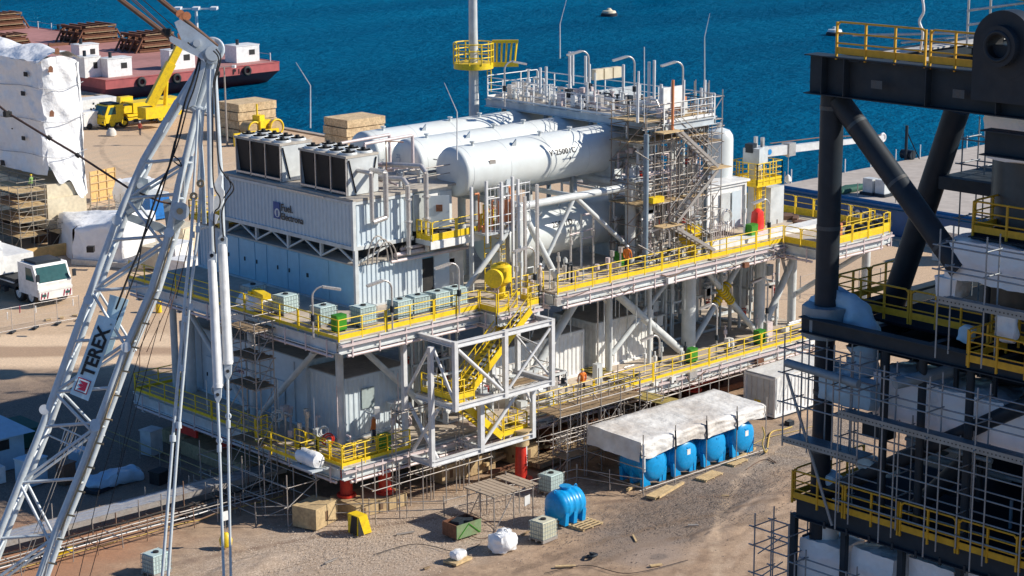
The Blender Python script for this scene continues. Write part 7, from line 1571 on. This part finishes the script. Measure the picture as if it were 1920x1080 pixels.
# ropes and hoses
def rp(pts,r=.03,m=BLACK,nm='hose',d=-.3): M().path(curve([P(x,y,d) for x,y in pts],6),r,6).build(nm,m,cb)
rp([(352,80),(369,100),(372,112),(362,150),(347,192),(330,262),(318,310),(300,350),(278,413),(261,469),(240,520),(217,580)],.05); rp([(356,84),(375,112),(366,160),(352,200),(336,260),(322,300)],.035)
rp([(328,264),(312,330),(290,400),(268,450),(258,500),(236,560),(215,610)],.035); rp([(322,290),(335,300),(340,312),(326,303)],.03); rp([(405,92),(414,110),(404,150),(404,190),(410,300),(423,330),(436,345),(437,358),(424,375),(416,400),(419,445)],.035,d=-1.3); rp([(400,95),(410,112),(400,160),(399,230),(400,340),(412,370),(411,388),(402,400),(402,440),(404,476)],.035,d=-1.4)
rp([(427,330),(432,345),(432,352),(419,372)],.03,d=-1.3)
for a,b in (((305,562),(261,655)),((290,562),(250,660)),((320,560),(275,660)),((262,655),(262,690)),((350,480),(300,640))): M().tube(P(*a,1),P(*b,1),.02,5).build('rope',BRN,cb)
for a,b in (((158,925),(104,1080)),((190,900),(146,1090)),((222,890),(166,1090)),((347,430),(318,560)),((360,430),(330,560)),((262,690),(220,890)),((300,600),(222,890)),((280,600),(190,900))): M().tube(P(*a,-.5),P(*b,-.5),.018,5).build('rope',BLACK,cb)
for a,b in (((146,780),(36,1075)),((150,782),(44,1075)),((131,800),(100,870))): M().tube(P(*a,1.2),P(*b,1.2),.02,5).build('rope',STEEL,cb)
for i in range(7): x=122+i*7; M().tube(P(x,806+i*4,.3),P(x-8,832+i*4,.3),.025,5).build('rung',BG_,cb)
M().tube(P(100,795,.3),P(178,830,.3),.04,6).build('rung_rail',BG_,cb); M().tube(P(88,815,.3),P(168,850,.3),.04,6).build('rung_rail',BG_,cb)
# dark stay line crossing from the left edge
t=thing('stay_cable','black stay cable with clamps running down from the left edge into the boom','cable',tuple(P(0,200)))
M().path([P(-15,188,-.4),P(15,212,-.4),P(92,259,-.4),P(148,292,-.4),P(240,352,-.4)],.055,8).build('cable',mat('dark cable',(.05,.025,.022),.6),t)
for x,y in ((92,259),(17,213),(146,292)): M().tube(P(x-3,y-3,-.4),P(x+3,y+2,-.4),.11,8).build('clamp',BLACK,t)
M().cb(P(14,214,-.4),(.3,.3,.25)).build('tag_plate',BLACK,t); M().path([P(262,362,.4),P(300,378,.4),P(335,385,.4)],.05,6).build('cable',BRN,t)
# ================= LEFT SIDE OF THE YARD =================
# white wrapped tower on scaffolding
X0,Y0=25.9,76.4
t=thing('wrapped_tower','very tall white shrink wrapped structure at the left edge standing on a scaffold base','wrapped structure',(X0,Y0,0))
b=M(); n=26
def wrapface(a,bv,z0f,z1,seed,out,nu=26,nv=30):
    a=V((a[0],a[1],0)); bv=V((bv[0],bv[1],0)); o=V((out[0],out[1],0)); vs=[]
    for i in range(nu+1):
        for j in range(nv+1):
            u=i/nu;v=j/nv; z=z0f(u)+(z1(u)-z0f(u))*v
            L=(bv-a).length
            w=.34*noise.noise(V((u*L*.35+seed,z*.28,seed)))+.16*noise.noise(V((u*L*1.1,z*.8,seed*2)))+.34*abs(noise.noise(V((u*L*.9+z*.7,z*.25,seed+5))))
            e=.75*(1-min(1,min(u,1-u)*L/1.1))**2 if True else 0
            p=a+(bv-a)*u+o*(w-.0-e*.6); vs.append((p.x,p.y,z))
    b.add(vs,[(i*(nv+1)+j,(i+1)*(nv+1)+j,(i+1)*(nv+1)+j+1,i*(nv+1)+j+1) for i in range(nu) for j in range(nv)],True)
zt_=16.9
wrapface((X0,Y0+22),(X0,Y0),lambda u:6.5,lambda u:zt_-.1*sin(u*9)-(0.0 if u>.5 else .3),1,(-1,0),60,36)
wrapface((X0,Y0),(X0+4.4,Y0+.0),lambda u:7.2-3.4*u+.5*sin(u*14),lambda u:zt_+.9*sin(u*pi)*.6-.5*u,3,(0,-1),22,36)
wrapface((X0+4.4,Y0),(X0+4.4,Y0+22),lambda u:4.5,lambda u:zt_-.4,5,(1,0),30,20)
vs=[];nn=14
for i in range(nn+1):
    for j in range(nn*2+1): u=i/nn;w=j/(nn*2); vs.append((X0-.1+4.6*u,Y0-.1+22*w,zt_-.15+1.5*sin(pi*u)*(.6+.4*noise.noise(V((w*7,u*2,1))))+.3*noise.noise(V((u*5,w*12,2)))))
b.add(vs,[(i*(nn*2+1)+j,(i+1)*(nn*2+1)+j,(i+1)*(nn*2+1)+j+1,i*(nn*2+1)+j+1) for i in range(nn) for j in range(nn*2)],True)
b.build('shrink_wrap',WRAP,t)
for i,(px,py,s) in enumerate(((49,139,.5),(44,175,.5),(45,259,.45),(6,305,.6),(24,241,.12))):
    p=ax(px,py,X0-.22); M().cb((X0-.28,p.y,p.z),(.1,s,s*.8),.1).build('tear',BLACK,t)
for px,py in ((94,130),(96,213),(106,96)): p=ay(px,py,Y0-.25); k=M(); k.prism([(p.x-.25,Y0-.36,p.z-.25),(p.x+.2,Y0-.36,p.z-.3),(p.x+.25,Y0-.36,p.z+.1),(p.x+.05,Y0-.36,p.z+.35),(p.x-.2,Y0-.36,p.z+.2)],(0,.03,0)); k.build('tear',RUST,t)
cm=thing('cream_base_module','cream steel base module below the white shrink wrap at the left','steel module',(X0,Y0,1.5)); M().bx(X0+.2,X0+4.2,Y0+.2,Y0+20,1.6,5.6).build('inner_wall',CREAM,cm)
M().bx(X0,X0+3.9,Y0-.1,Y0+.19,1.55,4.3).build('front_panel',CREAM,cm); M().bx(X0-.2,X0-.05,Y0+.2,Y0+16,1.6,4.0).build('side_panel',CREAM,cm)
M().bx(X0-1.6,X0-.2,Y0+2.2,Y0+7.5,4.9,5.0).build('red_edged_platform',mat('brick red paint',(.4,.08,.05),.6),cm)
for y in (4,6,9,11): M().bx(X0-.24,X0-.20,Y0+y,Y0+y+.7,4.6,5.3).build('opening',BLACK,cm)
k=M()
for i in range(8): k.bx(X0-.5,X0+4.5,Y0-1.2+3*i,Y0-.6+3*i,0,1.5)
k.build('support_beam',mat('dark timber',(.09,.06,.045),.9),cm)
BS=mat('brown grey scaffold tube',(.38,.34,.28),.6,.5,(.2,.15,.1),2,metal=.2)
scaffold('scaffold','scaffold with board decks in front of the cream base module at the left',X0-3.4,X0-.7,Y0-1.0,Y0+5.4,0,5.4,4,1.4,1.6,(1,2,3,4),seed=41,m=BS,bm=WOODL)
scaffold('scaffold','long low scaffold deck running right from the wrapped tower toward the plywood panel',X0-.4,X0+6.8,Y0-2.8,Y0-.9,0,1.6,1,1.5,1.8,(1,),seed=42,m=BS,bm=WOODL)
scaffold('scaffold','small scaffold cage between the wrapped tower and the plywood panel',X0+5.0,X0+7.6,Y0-.2,Y0+1.8,0,3.0,2,1.3,1.3,(1,),seed=43,m=BS,bm=WOODL)
k=M(); k.bx(X0-6.5,X0+.5,Y0-4.3,Y0-3.9,0,1.0); tag(k.build('plywood_hoarding',PLY),'low strip of bright plywood hoarding below the left scaffolds','hoarding')
p=az(171,381,0); pn=thing('plywood_screen','large upright bright plywood panel standing in the yard left of the boom','panel',(p.x,p.y,0)); q=az(218,371,0)
d=(q-p); k=M(); k.prism([p,q,q+V((0,0,3.2)),p+V((0,0,3.2))],(.0,.12,0)); k.build('plywood_sheet',PLY,pn)
for h in (.4,1.2,2.0,2.8): M().beam(p+V((0,-.06,h)),q+V((0,-.06,h)),.1,.1).build('batten',WOODL,pn)
for u in (0,.33,.66,1): M().beam(p+d*u+V((0,-.05,0)),p+d*u+V((0,-.05,3.2)),.08,.08).build('batten',WOODL,pn)
pz_=mat('yellow workwear',(.7,.6,.05),.8); dn=mat('dark trousers',(.03,.03,.05))
p=ax(58,330,X0-1.2); person((X0-1.2,p.y,5.0),1.75,2.0,'worker in a green vest on the scaffold top beside the wrapped tower',mat('green workwear',(.2,.35,.1),.8),dn,YEL)
# wrapped tent shape
p0,p1,p2=az(136,492,0),az(232,500,0),az(292,486,0)
tn=thing('wrapped_tent','white sheeted tent like bundle on the yard left of the boom','wrapped package',tuple(p0))
b=M(); vs=[]; nu,nv=30,14
import itertools
def tpt(u,v):
    base=[p0,p1,p2,p2+V((4,6,0)),p0+V((3,8,0)),p0]; s=u*5; i=min(4,int(s)); f=s-i; q=base[i].lerp(base[i+1],f); c=(p0+p1+p2)/3+V((2,2.5,0))
    h=3.1+1.8*max(0,1-abs(u-.26)*4.5); 
    if v<.6: w=v/.6; r=q+(c-q)*(.05*w+.06*noise.noise(V((u*22,v*3,0)))); return V((r.x,r.y,h*w*(1+.08*noise.noise(V((u*9,1,0))))))
    w=(v-.6)/.4; r=q.lerp(c,.05+.95*w); return V((r.x,r.y,h+(3.9-h)*w+.25*noise.noise(V((u*12,v*6,0)))))
for i in range(nu*2+1):
    for j in range(nv+1): vs.append(tpt(i/(nu*2),j/nv))
b.add(vs,[(i*(nv+1)+j,(i+1)*(nv+1)+j,(i+1)*(nv+1)+j+1,i*(nv+1)+j+1) for i in range(nu*2) for j in range(nv)],True); b.build('sheeting',WRAP,tn)
for px,py in ((170,467),(212,465)): p=ad(px,py,(p1-CAM).dot(Fw)-1.4); M().cb(p,(.6,.6,.5),.8).build('dark_window',BLACK,tn)
M().beam(p0+V((-.2,-.4,.2)),p1+V((0,-.5,.2)),.5,.45).build('kerb_skirt',CONC,tn)
# blue container and white pieces seen through the boom
p=az(283,415,0); t=thing('blue_container','bright blue container partly hidden behind the lattice boom','container',(p.x,p.y,0)); M().bx(p.x,p.x+2.2,p.y,p.y+3,.1,2.5).build('wall',mat('bright blue paint',(.01,.16,.5),.4),t); M().bx(p.x+.3,p.x+1.9,p.y-.04,p.y-.01,.4,2.2).build('door',mat('bright blue paint',(.01,.1,.4)),t); M().bx(p.x,p.x+2.2,p.y,p.y+3,2.5,2.6).build('roof',LGREY,t)
p=az(262,395,0); t=moved(rbox((3.5,3.5,3.2),3,.3,10,.3),(p.x,p.y,0)); tag(t.build('wrapped_package',WRAP),'white wrapped package just left of the bright blue container behind the boom','wrapped package')
for i,(px,py,s) in enumerate(((300,500,(2.6,2,1.8)),(330,500,(2.4,2,2)),(345,470,(2.5,2,2.2)),(345,520,(2,2,1.5)))):
    p=az(px,py,0); k=M(); k.cb((p.x,p.y,s[2]/2+.1),s,.3); k.cb((p.x,p.y,s[2]+.14),(s[0]+.1,s[1]+.1,.08),.3); tag(k.build('equipment_crate',WHITE if i%2 else CREAM),['cream crate behind the boom, left of three white crates','white crate behind the boom beside the crane rods, lower left','cream crate behind the upper left deck railing','small white crate nearest the upper left corner of the steel module'][i],'crate')
p=az(298,585,0); t=thing('yellow_hydrant','small yellow post seen through the boom on the yard','post',(p.x,p.y,0)); M().lathe((p.x,p.y,0),(0,0,1),[(0,.25),(1.0,.2),(1.1,.3),(1.3,.25)],12).build('body',YEL,t)
# temporary fence with sign sheets
A,B=az(-20,632,0),az(150,600,0)
f=thing('site_fence','temporary mesh fence panels with small white notices in front of the white mobile crane','fence',tuple(A)); n=4
for i in range(n+1):
    q=A+(B-A)*i/n; M().tube(q+V((0,0,.1)),q+V((0,0,2.0)),.03,6).build('post',GALV,f); M().cb((q.x,q.y,.07),(.8,.3,.14),.7).build('foot_block',DARK,f)
    if i<n:
        r=A+(B-A)*(i+1)/n; k=M()
        for h in (.2,1.95): k.tube(q+V((0,0,h)),r+V((0,0,h)),.025,5)
        for j in range(18): s=q+(r-q)*j/18; k.tube(s+V((0,0,.2)),s+V((0,0,1.95)),.005,3,cap=False)
        for h in (.6,1.0,1.4): k.tube(q+V((0,0,h)),r+V((0,0,h)),.005,3,cap=False)
        k.build('mesh_panel',GALV,f)
for px,py in ((14,592),(67,580),(137,567),(234,545),(37,580)):
    d_=(A-CAM).dot(Fw)-.3; p=ad(px,py,d_ if px<200 else d_+3); M().cb(p,(.05,.35,.5),-.6).build('notice_sheet',LOGOR if px==37 else WHITE,f)
k=M()
for i in range(6): 
    p=az(90+i*26,600-i*4,0); k.cb((p.x,p.y,.05),(.5,.3,.1),i)
tag(k.build('yard_litter',WOODL),'scatter of small pale scraps on the yard behind the fence','scraps')
# white mobile crane boom base at the far left and pipe posts in the yard right side
A=az(1590,560,0)
f=thing('wire_fence','thin post and wire fence on the quay behind the dark column','fence',tuple(A))
for i,(px,py) in enumerate(((1500,560),(1534,550),(1570,565),(1610,550),(1650,545),(1700,530),(1590,480))):
    p=az(px,py,0); M().tube(p,p+V((0,0,1.9)),.05,6).build('post',STEEL,f)
pts=[az(x,y,0) for x,y in ((1500,560),(1534,550),(1570,565),(1610,550),(1650,545),(1700,530))]
for h in (.6,1.2,1.8): k=M(); k.path([p+V((0,0,h)) for p in pts],.015,4); k.build('wire',STEEL,f)
# a few people on the module
person((7.5,-.9+1.2,ZU),1.75,1.0,'worker in orange by the front railing behind the row of liquid containers',mat('orange workwear',(.75,.18,.03),.8),dn,WHITE) if False else None
p=az(1013,548,ZU); person((p.x,max(p.y,.3),ZU),1.78,2.5,'worker in pale overalls standing at the upper railing right of the left yellow cowl',mat('pale workwear',(.62,.52,.42),.8),mat('pale trousers',(.5,.42,.36),.8),WHITE)

# tapes and ropes round the wrapped tower
tw_=[o for o in bpy.data.objects if o.name=='wrapped_tower'][0]
for z in (8.2,11.4,14.4):
    pts=[V((X0-.28,Y0+16-2*i*.8,z+.15*sin(i*.9))) for i in range(10)]+[V((X0-.2,Y0-.2,z+.1)),V((X0+2,Y0-.38,z-.2)),V((X0+4.3,Y0-.25,z+.3))]
    M().path(curve(pts,4),.035,5).build('tape_line',mat('grey tape',(.45,.47,.5),.6),tw_)
